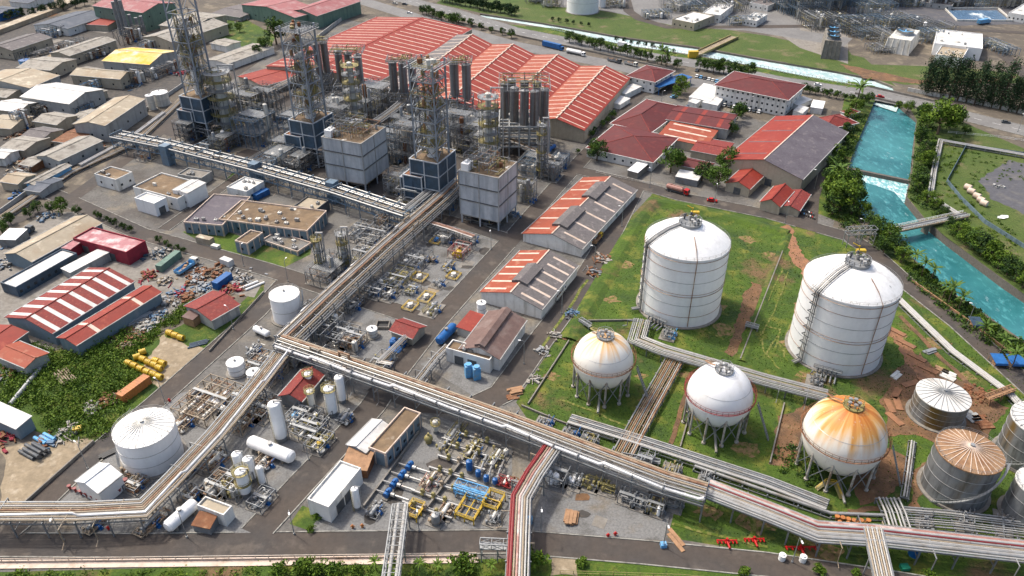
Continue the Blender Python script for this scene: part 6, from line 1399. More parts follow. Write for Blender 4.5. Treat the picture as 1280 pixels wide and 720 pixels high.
def hydrant_run(label, pts, m='pipered', r=.16, knobs=3, z=.9, name='fire_pipe', cat='fire pipe'):
    P = [XY(G(*p))+UPZ*z for p in pts]; b = MB(); b.pipe([XY(P[0])]+P+[XY(P[-1])], r, 7)
    for a, d in along(P, max(1.5, sum((y-x).length for x, y in zip(P, P[1:]))/knobs)): b.cyl(XY(a), a+UPZ*.5, r*1.4, 8); b.cyl(a+UPZ*.5, a+UPZ*.62, r*3, 10); b.sph(a, r*2.2, 8, 6)
    return one(name, label, cat, b, m)
hydrant_run('red fire pipe along the front of the white tent shed', [(88,612),(124,628)], knobs=5); hydrant_run('red valve cluster at the corner of the white tent shed', [(131,625),(150,616),(158,604)], knobs=5, r=.22)
for i, (x, y, lb) in enumerate(((908,678,'left one of two red fire manifolds on the grass by the bottom road'),(942,676,'right one of two red fire manifolds on the grass by the bottom road'),(1000,686,'larger red fire manifold near the jog of the rack'))):
    k = 1.5 if i == 2 else 1
    c = XY(G(x, y)); b = MB(); b.pipe([c+V((-2.4*k,0,.7)), c+V((2.4*k,0,.7))], .22, 7)
    for q in range(6): p = c+V((-2.2*k+.88*q*k,0,0)); b.cyl(p, p+UPZ*1.0, .14, 6); b.pipe([p+UPZ*.7, p+V((0,-.9,.7))], .16, 6)
    b.pipe([c+UPZ*.7, c+V((.2,-2.2,.7))], .26, 7); b.cyl(c, c+UPZ*1.4, .3, 8); one('fire_manifold', lb, 'fire manifold', b, 'redpaint', 'red fire manifolds on the grass')
hydrant_run('orange-red valve line below the sleeper track', [(1045,650),(1066,655),(1084,655)], 'orange', .2, 5)
hydrant_run('orange-red valve line parallel to the first, nearer the rack', [(1048,657),(1080,661)], 'orange', .18, 3)
for i, (x, y, lb) in enumerate(((136,662,'small red hydrant on the gravel under the tan rack'),(441,660,'orange drum-like hydrant at the pad edge left'),(453,659,'red hydrant at the pad edge beside the orange one'),(769,669,'red hydrant at the gravel edge, right one'),(760,671,'red hydrant at the gravel edge, left one'),(488,455,'red valve post near the kiosk pad'),(212,502,'red hydrant by the left road lamp'))):
    b = MB(); c = XY(G(x, y)); b.cyl(c, c+UPZ*.9, .28, 10); b.sph(c+UPZ*.95, .3, 8, 6); b.cyl(c+V((-.5,0,.65)), c+V((.5,0,.65)), .16, 8); one('hydrant', lb, 'hydrant', b, 'redpaint' if 'orange' not in lb else 'orange', 'hydrants')
# ---- bottom-centre manifold pad: rows of grey headers, yellow-green valves, blue motors
def valve_line(t, a, d, s, n, L, seed):
    r = random.Random(seed)
for i in range(7):
    f = i/6; x0, y0 = 512+(576-512)*f, 637-(637-548)*f
    c = XY(G(x0+22, y0+4)); e = V((math.cos(ANG-1.55), math.sin(ANG-1.55), 0)); s = V((-e.y, e.x, 0)); t = Thing('valve_line', ORD[i]+' grey valve line from the bottom road in the manifold pad', 'valve line', c, 'valve lines of the manifold pad')
    b = MB(); b.pipe([c-e*6.5+UPZ*.3, c-e*6.5+UPZ*1.1, c+e*6.5+UPZ*1.1, c+e*6.5+UPZ*.2], .3, 8); b.pipe([c-e*4+s*.9+UPZ*.8, c+e*4+s*.9+UPZ*.8], .16, 6); t.part('header', b, 'pipegrey', True)
    for q in (-3.6, -.6, 2.6):
        p = c+e*q; b = MB(); b.cyl(p-e*.45+UPZ*1.1, p+e*.45+UPZ*1.1, .52, 10); b.cyl(p+UPZ*1.1, p+UPZ*2.3, .18, 6); b.cyl(p+s*.3+UPZ*2.2, p-s*.3+UPZ*2.2, .5, 10); b.box(p+s*.6, .5, .5, 1.6, ANG); t.part('valve', b, 'dullyellow' if q != -.6 or i % 2 else 'pipetan')
for i, (x, y) in enumerate(((512,586),(503,597),(493,608),(485,620))):
    c = XY(G(x, y)); e = V((math.cos(ANG), math.sin(ANG), 0)); b = MB(); t = Thing('pump_motor', ORD[i]+' blue pump from the back in the slanting row on the manifold pad', 'pump', c, 'row of blue pumps on the manifold pad')
    b.cyl(c-e*1.1+UPZ*1.1, c+e*1.1+UPZ*1.1, .8, 14); b.cyl(c+e*1.1+UPZ*1.1, c+e*1.4+UPZ*1.1, .6, 12); b.box(c+UPZ*1.8, .7, .6, .5, ANG); t.part('motor', b, 'blue', True)
    b = MB(); b.box(c, 3.4, 1.5, .35, ANG); t.part('base', b, 'concrete'); b = MB(); f = V((math.cos(ANG-1.55), math.sin(ANG-1.55), 0)); b.cyl(c+f*1.0+UPZ*1.1, c+f*2+UPZ*1.1, .6, 10); b.pipe([c+f*1.8+UPZ*1.1, c+f*6+UPZ*1.1], .28, 7); b.pipe([c-f*.5+UPZ*.8, c-f*3+UPZ*.8, c-f*3], .22, 6); t.part('casing', b, 'pipegrey')
for i, (x, y, h) in enumerate(((587,590,4.2),(598,598,3),(608,604,2.8),(619,607,2.6))):
    vessel_v('blue_filter', ('tall ' if i == 0 else '')+ORD[i]+' blue upright filter from the left behind the blue-grey trusses', (x, y), .85 if i == 0 else .72, h, 'blue', lad=False, group='row of blue filters', cat='filter')
    c = XY(G(x, y)); e = V((math.cos(ANG+.1), math.sin(ANG+.1), 0)); b = MB(); b.pipe([c+e*.8+UPZ*1.2, c+e*2.5+UPZ*1.2, c+e*3.6+UPZ*1.8, c+e*6.5+UPZ*1.8, c+e*6.5], .3, 8); b.cyl(c+e*4.4+UPZ*1.8, c+e*4.9+UPZ*1.8, .55, 10); one('filter_pipe', ORD[i]+' bent grey pipe from the left leading back from a blue filter', 'pipe', b, 'pipegrey', 'bent pipes behind the blue filters')
truss('blue-grey trussed pipe frame in front of the blue filters', (570,610), (608,622), 1.8, 2.6, 2.2, 'bluelight', ((.2,.3,'bluelight'),(-.3,.3,'bluelight')), 'truss_stand', 'truss stand', None)
def yframe(label, g, w, d, h, m='yellow'):
    c = XY(G(*g)); t = Thing('framed_machine', label, 'equipment frame', c); b, e1, e2 = frame_mb(c, ANG, w, d, [h], 3, False, th=.3); b.rail([c+e1*w/2*p+e2*d/2*q+UPZ*h for p, q in ((-1,-1),(1,-1),(1,1),(-1,1))], 1, .12, True); t.part('frame', b, m)
    b = MB(); b.box(c+UPZ*.02, w*.75, d*.75, h*.55, ANG); t.part('machine', b, 'steeldk'); b = MB(); maze(b, c, e1, e2, w, d, .3, h, 9, random.Random(int(w*9+d)), (.1, .18)); t.part('pipework', b, 'pipetan')
yframe('yellow steel frame round a dark pit by the red pipe rack', (588,640), 6.5, 5, 1.6); yframe('yellow railed platform at the near end of the valve lines', (519,642), 4.5, 3.4, 1.6); yframe('yellow equipment frame against the red pipe rack', (617,632), 5, 4, 2)
for lb, x, y, w, d, h, sd, pm, vm in (('pink and tan pump skid in the middle of the manifold pad',538,606,7,4,1.8,61,('pipepink','pipetan'),'pipepink'),('dark machine skid beside the yellow frame at the rack',617,650,4,3,1.6,62,GG,'steeldk'),('small skid with grey upright tank near the bottom road',545,652,3,3,1.4,63,RG,'galv'),('pipe skid at the far end of the manifold pad',590,566,8,5,2,64,YG,'offwhite'),('red valve skid against the red pipe rack',632,606,4,5,2,65,('pipered','pipered'),'redpaint'),('valve skid behind the manifold pad wall',620,575,8,5,2,66,YG,'galv'),('rusty skid on timber beside the grey upright tank',558,640,5,3.5,1.5,67,RG,'timber')):
    U(lb, x, y, w, d, h, sd, fr=False, pm=pm, vm=(vm, 'offwhite'), ves=2, pumps=1, hv=1, npipe=16, motor='steel' if sd != 64 else 'blue')
vessel_v('upright_vessel', 'grey upright tank with a cap near the bottom road', (545,655), 1.1, 3.6, 'galv', lad=False, group=None)
lowwall('long pale wall along the left of the manifold pad', [(455,635),(524,541)], 1.0, .4, 'concrete'); lowwall('slanting pale pipe-top wall across the manifold pad', [(532,640),(602,545)], 1.2, .5, 'concrete')
vessel_v('upright_vessel', 'yellow-topped white vessel under the long rack', (545,541), .8, 4.5, 'offwhite', lad=False, plat=(3.4,))
b = MB(); c = XY(G(536,553)); b.sph(c+UPZ*1.5, 1.2, 12, 8); b.cyl(c, c+UPZ*1.0, .9, 10); b.cyl(c+UPZ*2.4, c+UPZ*3.4, .3, 8); one('yellow_vessel', 'round yellow vessel at the back of the manifold pad', 'vessel', b, 'dullyellow', None, True)
# ---- gravel pad right of the red rack: skids along the long rack
for i, (lb, x, y, w, d, h, pm, vm) in enumerate((('open green-grey frame with two silver pipes right of the red rack',692,600,6,7,4,GG,'white'),('white pump skid on the gravel, second from the red rack',716,605,4,4,2.6,GG,'white'),('yellow-brown round valve skid nearer the red rack',737,608,3.6,4,2.6,('dullyellow','dullyellow'),'dullyellow'),('yellow-brown round valve skid farther from the red rack',759,613,3.6,4.5,2.8,('dullyellow','dullyellow'),'dullyellow'),('grey valve skid right of the yellow-brown pair',784,625,4,4,2.6,GG,'galv'),('grey pipe skid with slanting white pipe on the gravel',802,632,4,4,2.4,GG,'offwhite'),('skid with white top and yellow rail at the gravel end',819,638,4,4,3,YG,'white'),('grey frame under the rack at the gravel end',842,630,5,4,2.6,GG,'galv'))):
    U(lb, x, y, w, d, h, 70+i, pm=pm, vm=(vm, vm), ves=2, pumps=1, hv=1 if i in (0, 1, 5) else 0, npipe=16, fr=i in (0, 4, 5, 6, 7), motor='steel', slab='concrete' if i else 'gravel')
for i, (lb, x, y, w, d, h, sd, m) in enumerate((('first blue pump skid at the head of the long rack field side',680,530,4,4,1.6,81,'blue'),('second blue pump skid on the field side of the long rack',712,544,4,4,1.6,82,'blue'),('yellow valve frame on the field side of the long rack',735,555,5,4,2,83,'steel'),('grey pipe stand on the field side near the white filter',806,579,5,4,3,84,'steel'),('yellowed pipe stand at the field end of the long rack',838,592,6,4,2.5,85,'steel'),('rusty pipe stand in the grass beside the rack jog',882,600,4,3,1.8,86,'steel'),('blue-topped pump skid by the big grass tank manifold',835,420,5,4,2.4,87,'bluelight'),('grey pump skid at the stained-dome tank manifold',1018,478,5,4,2.4,88,'steel'),('valve rack under the brown-roofed tank, white pipe loop',1205,652,8,3,1.8,89,'steel'),('long valve rack at the frame edge under the grey tanks',1255,668,14,3,1.6,90,'steel'),('valve rack at the left of the manifold track',1155,656,8,3,1.6,91,'steeldk'))):
    U(lb, x, y, w, d, h, sd, fr=i in (2, 3), pm=YG if 'yellow' in lb else GG, vm=('galv', 'offwhite'), ves=1, pumps=2, hv=0, npipe=16, motor=m, ang=None)
b = MB(); c = XY(G(1142,693)); b.cyl(c, c+UPZ*2.2, 1.25, 18); b.cyl(c+UPZ*2.2, c+UPZ*2.4, 1.0, 18); one('blue_tank', 'round dark blue plastic tank on the grass under the frame-edge rack', 'tank', b, 'blue', None, True)
b = MB(); c = XY(G(1130,711)); b.box(c, 1.8, 1.4, .9, .1); b.box(c+UPZ*.9, 1.9, 1.5, .12, .1); one('green_box', 'small dark green box beside the bottom road', 'box', b, 'green')
b = MB(); c = XY(G(829,683)); b.box(c, 1.4, 1.2, 1.1, .1); b.cyl(c+UPZ*1.1, c+UPZ*1.3, .5, 10); one('blue_bin', 'small blue bin at the gravel corner by the bottom road', 'bin', b, 'bluelight')
b = MB(); c = XY(G(662,653)); b.box(c, 1.2, 1.2, 1.6, 0); b.box(c+UPZ*1.6, 1.3, 1.3, .12, 0); one('blue_bin', 'blue box beside the red rack on the gravel', 'bin', b, 'bluelight')
for i, (x, y) in enumerate(((977,699),(1003,701))): b = MB(); c = XY(G(x, y)); b.cyl(c, c+UPZ*1.6, .8, 14); b.cyl(c+UPZ*1.6, c+UPZ*1.9, .4, 10); one('white_tank', ('left' if i == 0 else 'right')+' one of two small white tanks beside the right part of the bottom road', 'tank', b, 'white', 'small white tanks by the road', True)
# timber stacks and plates
def stack(label, g, n, L, w, h, a, m, name='timber_stack', cat='stack', layers=2, round_=False):
    c = XY(G(*g)); r = random.Random(int(c.x*3)); b = MB(); e = V((math.cos(a), math.sin(a), 0)); s = V((-e.y, e.x, 0))
    for k in range(layers):
        for i in range(n-k):
            o = c+s*(i-(n-k-1)/2)*w*1.08+e*r.uniform(-.12, .12)*L+UPZ*(h*k); l2 = L*r.uniform(.85, 1)/2
            if round_: b.cyl(o-e*l2+UPZ*h/2, o+e*l2+UPZ*h/2, h/2, 9)
            else: b.obx(o-e*l2-s*w/2, e*2*l2, s*w, UPZ*h*.9)
    return one(name, label, cat, b, m)
stack('stack of sawn timber and plates on the gravel right of the red rack', (714,648), 4, 4.5, .8, .5, ANG+.2, 'timber'); stack('long brown plank leaning flat on the grass edge by the road', (845,675), 2, 6.5, 1.0, .3, -1.1, 'timber', 'plank_pair', 'planks', 1)
stack('timber stack at the tank field corner by the road', (645,490), 4, 4, .8, .5, .3, 'timber'); stack('small timber pile below the corner timber stack', (640,497), 3, 3.5, .7, .4, .2, 'rust', layers=1)
for i, (x, y, a) in enumerate(((1121,415,-.9),(1133,430,-.9),(1146,447,-.9),(1160,462,-.8),(1158,473,.3),(1138,480,.35),(1120,492,.9),(1112,508,1.5),(1118,524,-1.2),(1122,505,1.4))):
    b = MB(); c = XY(G(x, y)); b.box(c+UPZ*.1, 5.6, 1.9, .22, a); one('steel_plate', ORD[i]+' brown road plate from the top along the haul track to the ribbed white roof', 'road plate', b, 'clay', 'brown road plates of the haul track')
for i, (x, y, a, n, m, lb) in enumerate(((1162,440,.4,2,'galv','grey board stack beside the haul track'),(1186,470,-.8,4,'offwhite','pale plank stack above the ribbed white tank'),(1177,463,-.8,2,'timber','brown plank stack above the ribbed white tank'),(1120,470,.7,2,'offwhite','pale sheet on the soil beside the haul track'),(1212,520,.3,5,'wallg','scattered scrap boards right of the ribbed white tank'),(1228,528,.1,5,'rust','dark scrap heap between the ribbed tank and white-roofed tank'))):
    stack(lb, (x, y), n, 4.2, 1.0, .4, a, m, 'board_stack', 'stack', 1 if i else 2)
b = MB(); r = random.Random(5); c = XY(G(1220,492))
for i in range(60): p = c+V((r.gauss(0, 2), r.gauss(0, 1.6), 0)); b.sph(p, r.uniform(.3, .8), 6, 4)
one('soil_heap', 'heap of dark brown soil under the timber footbridge', 'soil heap', b, 'rust')
truss('timber footbridge crossing the white pipeline at the right edge', (1234,498), (1266,486), 2.2, 1.8, .9, 'timber', (), 'footbridge', 'footbridge', 'timber')
# fence-like low walls in the tank field
for i, (P, lb) in enumerate((([(660,506),(711,427)],'thin grey bund wall slanting through the grass near the road'),([(652,508),(700,528),(770,552)],'grey bund wall along the grass bottom behind the long rack'),([(735,402),(797,401)],'thin pale fence line from the dike to the big tank'),([(925,450),(978,315)],'thin green-grey fence between the big white tanks'),([(962,580),(980,505)],'grey bund wall beside the bare soil left of the rusty sphere'),([(873,478),(850,560)],'low bund wall between the first and second spheres'))): lowwall(lb, P, .7, .35, 'concrete')
for lb, a, b_, z, w, h in (('small grey step bridge left of the first sphere',(725,400),(738,408),1.2,1.4,.8),('small grey stile at the fence between the big tanks',(932,406),(948,410),1.2,1.4,.8),('grey handrail stile in front of the pale sphere',(778,570),(825,578),1.6,1.2,.6)): truss(lb, a, b_, z, w, h, 'galv', (), 'step_bridge', 'step bridge', 'galv')
t = Thing('yellow_stair', 'curved yellow stair bridge over the pipes before the rusty sphere', 'stair bridge', XY(G(1040,612)))
P = [XY(G(1020,612))+UPZ*.2, XY(G(1030,609))+UPZ*2, XY(G(1042,612))+UPZ*2.2, XY(G(1052,624))+UPZ*.2]; b = MB(); [b.bar(x, y, 1.2, .15) for x, y in zip(P, P[1:])]; t.part('steps', b, 'dullyellow'); b = MB(); b.rail(P, 1.1, .12); t.part('handrail', b, 'yellow')

DN = dict(ves=5, pumps=2, npipe=46, levels=3, name='process_structure', cat='process structure', deck='steel')
for i, (lb, x, y, w, d, h, sm) in enumerate((('dark process frame at the foot of the leftmost lattice tower', 240, 172, 12, 9, 9, 'steeldk'), ('dense dark frame right of the leftmost wide caged column', 315, 160, 14, 12, 18, 'steeldk'), ('tall dark frame between the first two lattice towers', 338, 150, 12, 12, 17, 'steel'), ('dark pipe frame left of the flat-capped tower foot', 358, 198, 12, 8, 10, 'steeldk'), ('dense frame right of the flat-capped tower', 425, 178, 10, 10, 18, 'steel'), ('dark frame behind the farther grey block roofline', 462, 160, 14, 9, 16, 'steeldk'), ('dense grey frame left of the third lattice tower', 512, 205, 10, 12, 19, 'steel'), ('dark frame under the three silos left of the third tower', 508, 172, 14, 10, 12, 'steeldk'), ('tall grey frame between the third tower and the silos pair', 575, 185, 12, 12, 18, 'steel'), ('dark frame behind the corner grey block', 606, 205, 14, 8, 15, 'steeldk'), ('grey pipe frame right of the yellow caged column', 690, 222, 9, 7, 7, 'steel'), ('dark low frame behind the blue rack left part', 285, 185, 16, 7, 7, 'steeldk'), ('dark pipe frame behind the blue rack middle part', 375, 215, 14, 7, 8, 'steeldk'), ('grey pipe frame behind the blue rack right end', 498, 240, 10, 8, 8, 'steel'), ('dark frame on the yard beside the broad red roof', 400, 110, 16, 10, 10, 'steeldk'), ('dark pipe frame before the striped sawtooth bay', 530, 150, 16, 9, 11, 'steeldk'), ('dark pipe yard at the foot of the sawtooth wall', 600, 165, 14, 9, 10, 'steeldk'))):
    U(lb, x, y, w, d, h, 200+i, sm=sm, pm=('pipegrey', 'dullyellow') if i % 2 else ('steel', 'pipetan'), vm=('galv', 'offwhite', 'rust'), **DN)
for i, (lb, x, y, w, d, h) in enumerate((('far blue-grey pipe structure at the top edge right of the grey roof', 985, 12, 22, 30, 16), ('far pipe yard between the grass and the three-fan cooling tower', 1018, 34, 16, 22, 9), ('far blue pipe rows behind the square cooling tower', 1120, 36, 30, 10, 8), ('far process yard left of the big basin', 1090, 18, 30, 14, 9), ('far tall blue structure at the top edge', 1062, 4, 26, 24, 26), ('far pipe yard at the top edge above the basin', 1150, 4, 50, 14, 7), ('far pipe yard at the upper right corner', 1240, 3, 50, 14, 7), ('far yard of small equipment near the road bend', 905, 12, 30, 26, 7), ('far yard of small equipment left of the grey roof', 862, 12, 16, 26, 7), ('far small equipment row along the plant road', 930, 30, 26, 8, 5), ('far pipe yard beside the white cylinder', 770, 8, 16, 14, 6), ('far pale equipment yard right of the white cylinder', 820, 22, 20, 10, 5), ('far low pipe rows right of the long white building', 1246, 62, 12, 26, 4), ('far equipment in front of the square cooling tower', 1100, 64, 16, 12, 4))):
    unit(lb, (x, y), w, d, h, .15, 300+i, 'steelblue' if i % 3 != 1 else 'steel', 'process_structure', 'process structure', ves=8, pumps=0, hv=3, npipe=40, levels=3 if h > 14 else 1, deck='steel', vm=('offwhite', 'galv', 'white'), slab=None)

for lb, x, y, w, d, h, sd, pm, fr in (('low tan pipe runs on the gravel under the tan rack corner',190,655,9,4,1.2,401,RG,0),('low pipes and blocks on the gravel by the road corner',120,658,6,3,.8,402,RG,0),('grey pipe runs between the ribbed white tank and tan rack',235,585,8,5,1.6,403,GG,1),('tan pipe run skid on the gravel above the ribbed white tank',232,530,8,5,1.6,404,RG,0),('tan valve skid near the left road kerb',245,495,5,4,1.4,405,RG,0),('grey valve skid between the red shelter and long rack',420,480,7,6,2.4,406,GG,1),('grey pipe skid right of the tallest white vessel',395,530,8,6,2.6,407,GG,1),('tan pipe skid in front of the bullet vessel',330,580,8,5,1.8,408,RG,0),('pipe skid between red shelter and rack junction',345,455,7,5,2.6,409,YG,1),('small grey skid at the lane kerb',432,525,5,4,1.4,410,GG,0),('pipe manifold behind the white tent shed',165,590,4,4,1.6,411,RG,0),('pipe rows under the rack junction',370,450,10,7,4,412,GG,1),('grey skid left of the rack junction by the kerb',318,440,7,4,1.8,413,GG,0),('grey valve rows near the manifold pad back wall',565,548,12,4,1.6,414,YG,0),('valve skid at the near end of the manifold pad wall',470,640,5,3,1.2,415,GG,0),('low yellow-striped pipes in the middle of the open gravel pad',560,335,7,4,1.2,416,('yellow','pipegrey'),0),('grey skid at the far end of the open gravel pad',590,302,6,4,1.8,417,GG,0),('low pipe skid by the kerb of the open gravel pad',515,365,6,4,1.6,418,YG,1),('grey equipment under the lower main rack',440,385,8,5,3,419,GG,1),('tangle of grey pipes left of the lower main rack',385,395,9,6,3,420,GG,1)):
    U(lb, x, y, w, d, h, sd, fr=bool(fr), pm=pm, vm=('offwhite', 'galv'), ves=3, pumps=1, hv=1, npipe=26, slab=None)

for row, n, (xa, ya), (xb, yb), hs, pl in ((0, 15, (876, 3), (1282, 8), (14, 9, 7, 20, 8), 'along the top edge beyond the canal'), (1, 9, (1086, 46), (1012, 24), (6, 5, 8), 'behind the three-fan cooling tower'), (2, 8, (1110, 30), (1170, 44), (5, 8, 6), 'between far basin and white buildings')):
    for i in range(n):
        f = i/(n-1); unit(ORD[i]+(' far process structure ' if row == 0 else ' far low process frame ' if row == 1 else ' far pipe frame ')+'from the left '*(row != 1)+'from the near end '*(row == 1)+pl, (xa+(xb-xa)*f, ya+(yb-ya)*f), 20, 16, hs[i % len(hs)], .15, 500+row*40+i, ('steelblue', 'steel', 'steeldk')[i % 3], 'process_structure', 'process structure', ves=7, pumps=0, hv=3, npipe=34, levels=2 if hs[i % len(hs)] > 8 else 1, deck='steel', vm=('offwhite', 'galv', 'white'), slab=None, group='far process structures '+pl)

for i, (lb, x, y, w, d, h) in enumerate((('dark conveyor frame in front of the tan-roofed sheds', 128, 108, 30, 4, 5), ('dark pipe frame leading to the cream round tank', 210, 92, 30, 5, 6), ('steel frame with blue cabinets below the yellow-stained hall', 172, 104, 8, 6, 8), ('machine frame with chimney pipes among the beige sheds', 30, 160, 7, 5, 9), ('rusty frame between the beige sheds and the pale grey hall', 60, 140, 14, 5, 5), ('pale machine frame behind the small tan gabled shed', 95, 62, 16, 8, 6), ('pipe frame beside the dark slate-roofed house', 66, 46, 16, 8, 6), ('blue pipe frame along the lane of the tan gabled shed', 62, 66, 24, 3, 3), ('dark frame at the foot of the green factory flues', 165, 52, 20, 8, 9), ('frame with tanks beside the stepped tan hall', 190, 62, 14, 8, 6), ('low frame in front of the grey-roofed shed at the far left', 30, 70, 16, 5, 4), ('rusty frame beside the long tan roof by the pipelines', 105, 195, 14, 4, 4), ('machine row behind the long pale-roofed shed', 105, 140, 12, 4, 4), ('low frame at the end of the narrow tan strip roof', 24, 222, 10, 4, 3), ('white machine row between hall and yellow-stained roof', 118, 72, 18, 8, 5))):
    U(lb, x, y, w, d, h, 700+i, sm=('steeldk', 'steel')[i % 2], pm=('steel', 'pipetan') if i % 3 else ('bluelight', 'pipegrey'), vm=('offwhite', 'rust', 'white'), ves=6, pumps=1, npipe=24, slab=None, name='machine_frame', cat='machine frame')
# ================================================================ vehicles
def wheels(t, c, e, s, xs, w, r):
    for x in xs:
        for q in (-1, 1):
            b = MB(); p = c+e*x+s*q*(w/2-.12)+UPZ*r; b.cyl(p-s*.14, p+s*.14, r, 10); W = t.part('wheel', b, 'rubber'); b = MB(); b.cyl(p+s*q*.15, p+s*q*.17, r*.55, 8); t.part('hub', b, 'galv', parent=W)
def truck(label, a, b_, cab, load, kind='box', w=2.5, cat='truck', name='truck', group=None, lh=2.6):
    A, B = XY(G(*a)), XY(G(*b_)); d = B-A; L = d.length; e = d.normalized(); s = V((-e.y, e.x, 0)); c = (A+B)/2
    t = Thing(name, label, cat, c, group)
    b = MB(); b.obx(A-s*w*.4+UPZ*.6, e*L*.98, s*w*.8, UPZ*.3); t.part('chassis', b, 'steeldk')
    f = A+e*L; b = MB(); q = [f-e*2.1, f-e*.1, f, f-e*.35, f-e*2.1]; zz = [.8, .8, 1.5, 2.7, 2.8]
    vs = [p-s*w/2*.95+UPZ*z for p, z in zip(q, zz)]+[p+s*w/2*.95+UPZ*z for p, z in zip(q, zz)]
    b.add(vs, [(0,1,2,3,4),(9,8,7,6,5),(0,5,6,1),(1,6,7,2),(2,7,8,3),(3,8,9,4),(4,9,5,0)]); CB = t.part('cab', b, cab)
    b = MB(); b.add([p+e*.02+UPZ*.02 for p in (f-e*.03+UPZ*1.6-s*w*.42, f-e*.03+UPZ*1.6+s*w*.42, f-e*.31+UPZ*2.55+s*w*.42, f-e*.31+UPZ*2.55-s*w*.42)], [(0,1,2,3)]); t.part('windscreen', b, 'glass', parent=CB)
    for sg in (-1, 1): b = MB(); p = f-e*1.5+s*sg*(w*.475+.01)+UPZ*1.7; b.obx(p, e*.9, s*sg*.02, UPZ*.8); t.part('side_window', b, 'glass', parent=CB)
    o = A+UPZ*.95; l2 = L-2.4
    if kind == 'box': b = MB(); b.obx(o-s*w/2, e*l2, s*w, UPZ*lh); [b.obx(o-s*(w/2+.04)+e*l2*k/7, e*.1, s*(w+.08), UPZ*(lh+.03)) for k in range(8)]; t.part('cargo_box', b, load)
    elif kind == 'tank': b = MB(); b.drum(o+e*.8+UPZ*1.1, o+e*(l2-.7)+UPZ*1.1, 1.1, 16); b.bar(o+e*.8+UPZ*2.3, o+e*(l2-.7)+UPZ*2.3, .5, .15); [b.cyl(o+e*l2*k+UPZ*2, o+e*l2*k+UPZ*2.5, .35, 8) for k in (.3, .6)]; t.part('tank', b, load, True)
    else:
        b = MB(); b.obx(o-s*w/2, e*l2, s*w, UPZ*.2); b.obx(o-s*w/2+UPZ*.2, e*l2, s*.1, UPZ*.9); b.obx(o+s*(w/2-.1)+UPZ*.2, e*l2, s*.1, UPZ*.9); b.obx(o-s*(w/2-.1)+UPZ*.2, e*.1, s*(w-.2), UPZ*.9); b.obx(o+e*(l2-.1)-s*(w/2-.1)+UPZ*.2, e*.1, s*(w-.2), UPZ*1.4); t.part('cargo_bed', b, load)
        b = MB(); r = random.Random(int(c.x)); [b.box(o+e*r.uniform(.15, .85)*l2+s*r.uniform(-.3, .3)*w+UPZ*.2, r.uniform(.6, 1.6), r.uniform(.5, 1.2), r.uniform(.4, 1.1), r.uniform(0, 3)) for k in range(6)]; t.part('load', b, 'timber')
    wheels(t, c, e, s, [-L*.36, -L*.24, L*.36] if L > 7 else [-L*.28, L*.32], w, .5); return t
def car(label, g, ang, col, group=None, cat='car'):
    c = XY(G(*g)); e = V((math.cos(ang), math.sin(ang), 0)); s = V((-e.y, e.x, 0)); t = Thing('parked_car', label, cat, c, group)
    pr = [(-2.1,.3),(-2.15,.8),(-1.9,.95),(1.0,.98),(2.05,.8),(2.15,.35)]; b = MB(); n = len(pr)
    b.add([c+e*x-s*.85+UPZ*z for x, z in pr]+[c+e*x+s*.85+UPZ*z for x, z in pr], [tuple(range(n)), tuple(range(2*n-1, n-1, -1))]+[(i, (i+1) % n, (i+1) % n+n, i+n) for i in range(n)]); t.part('body', b, col)
    pr = [(-1.75,.95),(-1.35,1.48),(.35,1.5),(1.0,.97)]; b = MB(); b.add([c+e*x-s*.76+UPZ*z for x, z in pr]+[c+e*x+s*.76+UPZ*z for x, z in pr], [(0,1,2,3),(7,6,5,4),(0,4,5,1),(1,5,6,2),(2,6,7,3)]); CB = t.part('cabin', b, 'glass')
    b = MB(); b.obx(c+e*-1.3-s*.7+UPZ*1.49, e*1.6, s*1.4, UPZ*.05); t.part('roof', b, col, parent=CB); wheels(t, c, e, s, (-1.35, 1.35), 1.8, .32); return t
truck('red and silver tanker truck parked along the tank field road', (832,237), (861,245), 'redpaint', 'pipepink', 'tank', cat='tanker truck')
car('red car on the tank field road beyond the tanker truck', (890,252), -.25, 'redpaint')
truck('green truck with an open bed on the road beside the half-red shed', (767,273), (774,255), 'green', 'green', 'bed')
truck('yellow-brown dump truck beside the half-red shed', (741,307), (750,296), 'yellow', 'timber', 'bed')
truck('white truck with pipes parked beside the second half-red shed', (692,378), (704,362), 'white', 'offwhite', 'bed')
truck('blue container truck on the road beyond the sawtooth warehouse', (679,58), (704,64), 'blue', 'blue', 'box', cat='container truck', lh=2.9)
truck('white tanker truck behind the blue container truck', (708,66), (731,71), 'white', 'white', 'tank', cat='tanker truck')
truck('dark flatbed truck with cargo farther along the truck road', (760,76), (776,80), 'steeldk', 'steel', 'bed'); truck('grey flatbed truck last in the line beyond the sawtooth warehouse', (781,80), (796,84), 'offwhite', 'wallg', 'bed'); truck('white bus-like truck on the highway by the canal', (773,58), (786,61), 'white', 'white', 'box', cat='bus', name='bus')
truck('blue truck at the far basin beyond the casuarinas', (1222,31), (1236,29), 'bluelight', 'bluelight', 'box')
truck('dark truck parked beside the white canopy at the left', (30,296), (42,288), 'steeldk', 'navy', 'bed')
truck('pale blue flatbed truck loaded with drums in the contractor yard', (222,345), (247,328), 'offwhite', 'bluelight', 'bed', w=2.8)
truck('small white truck near the roadside shop', (1000,232), (1008,225), 'white', 'white', 'box', lh=1.8)
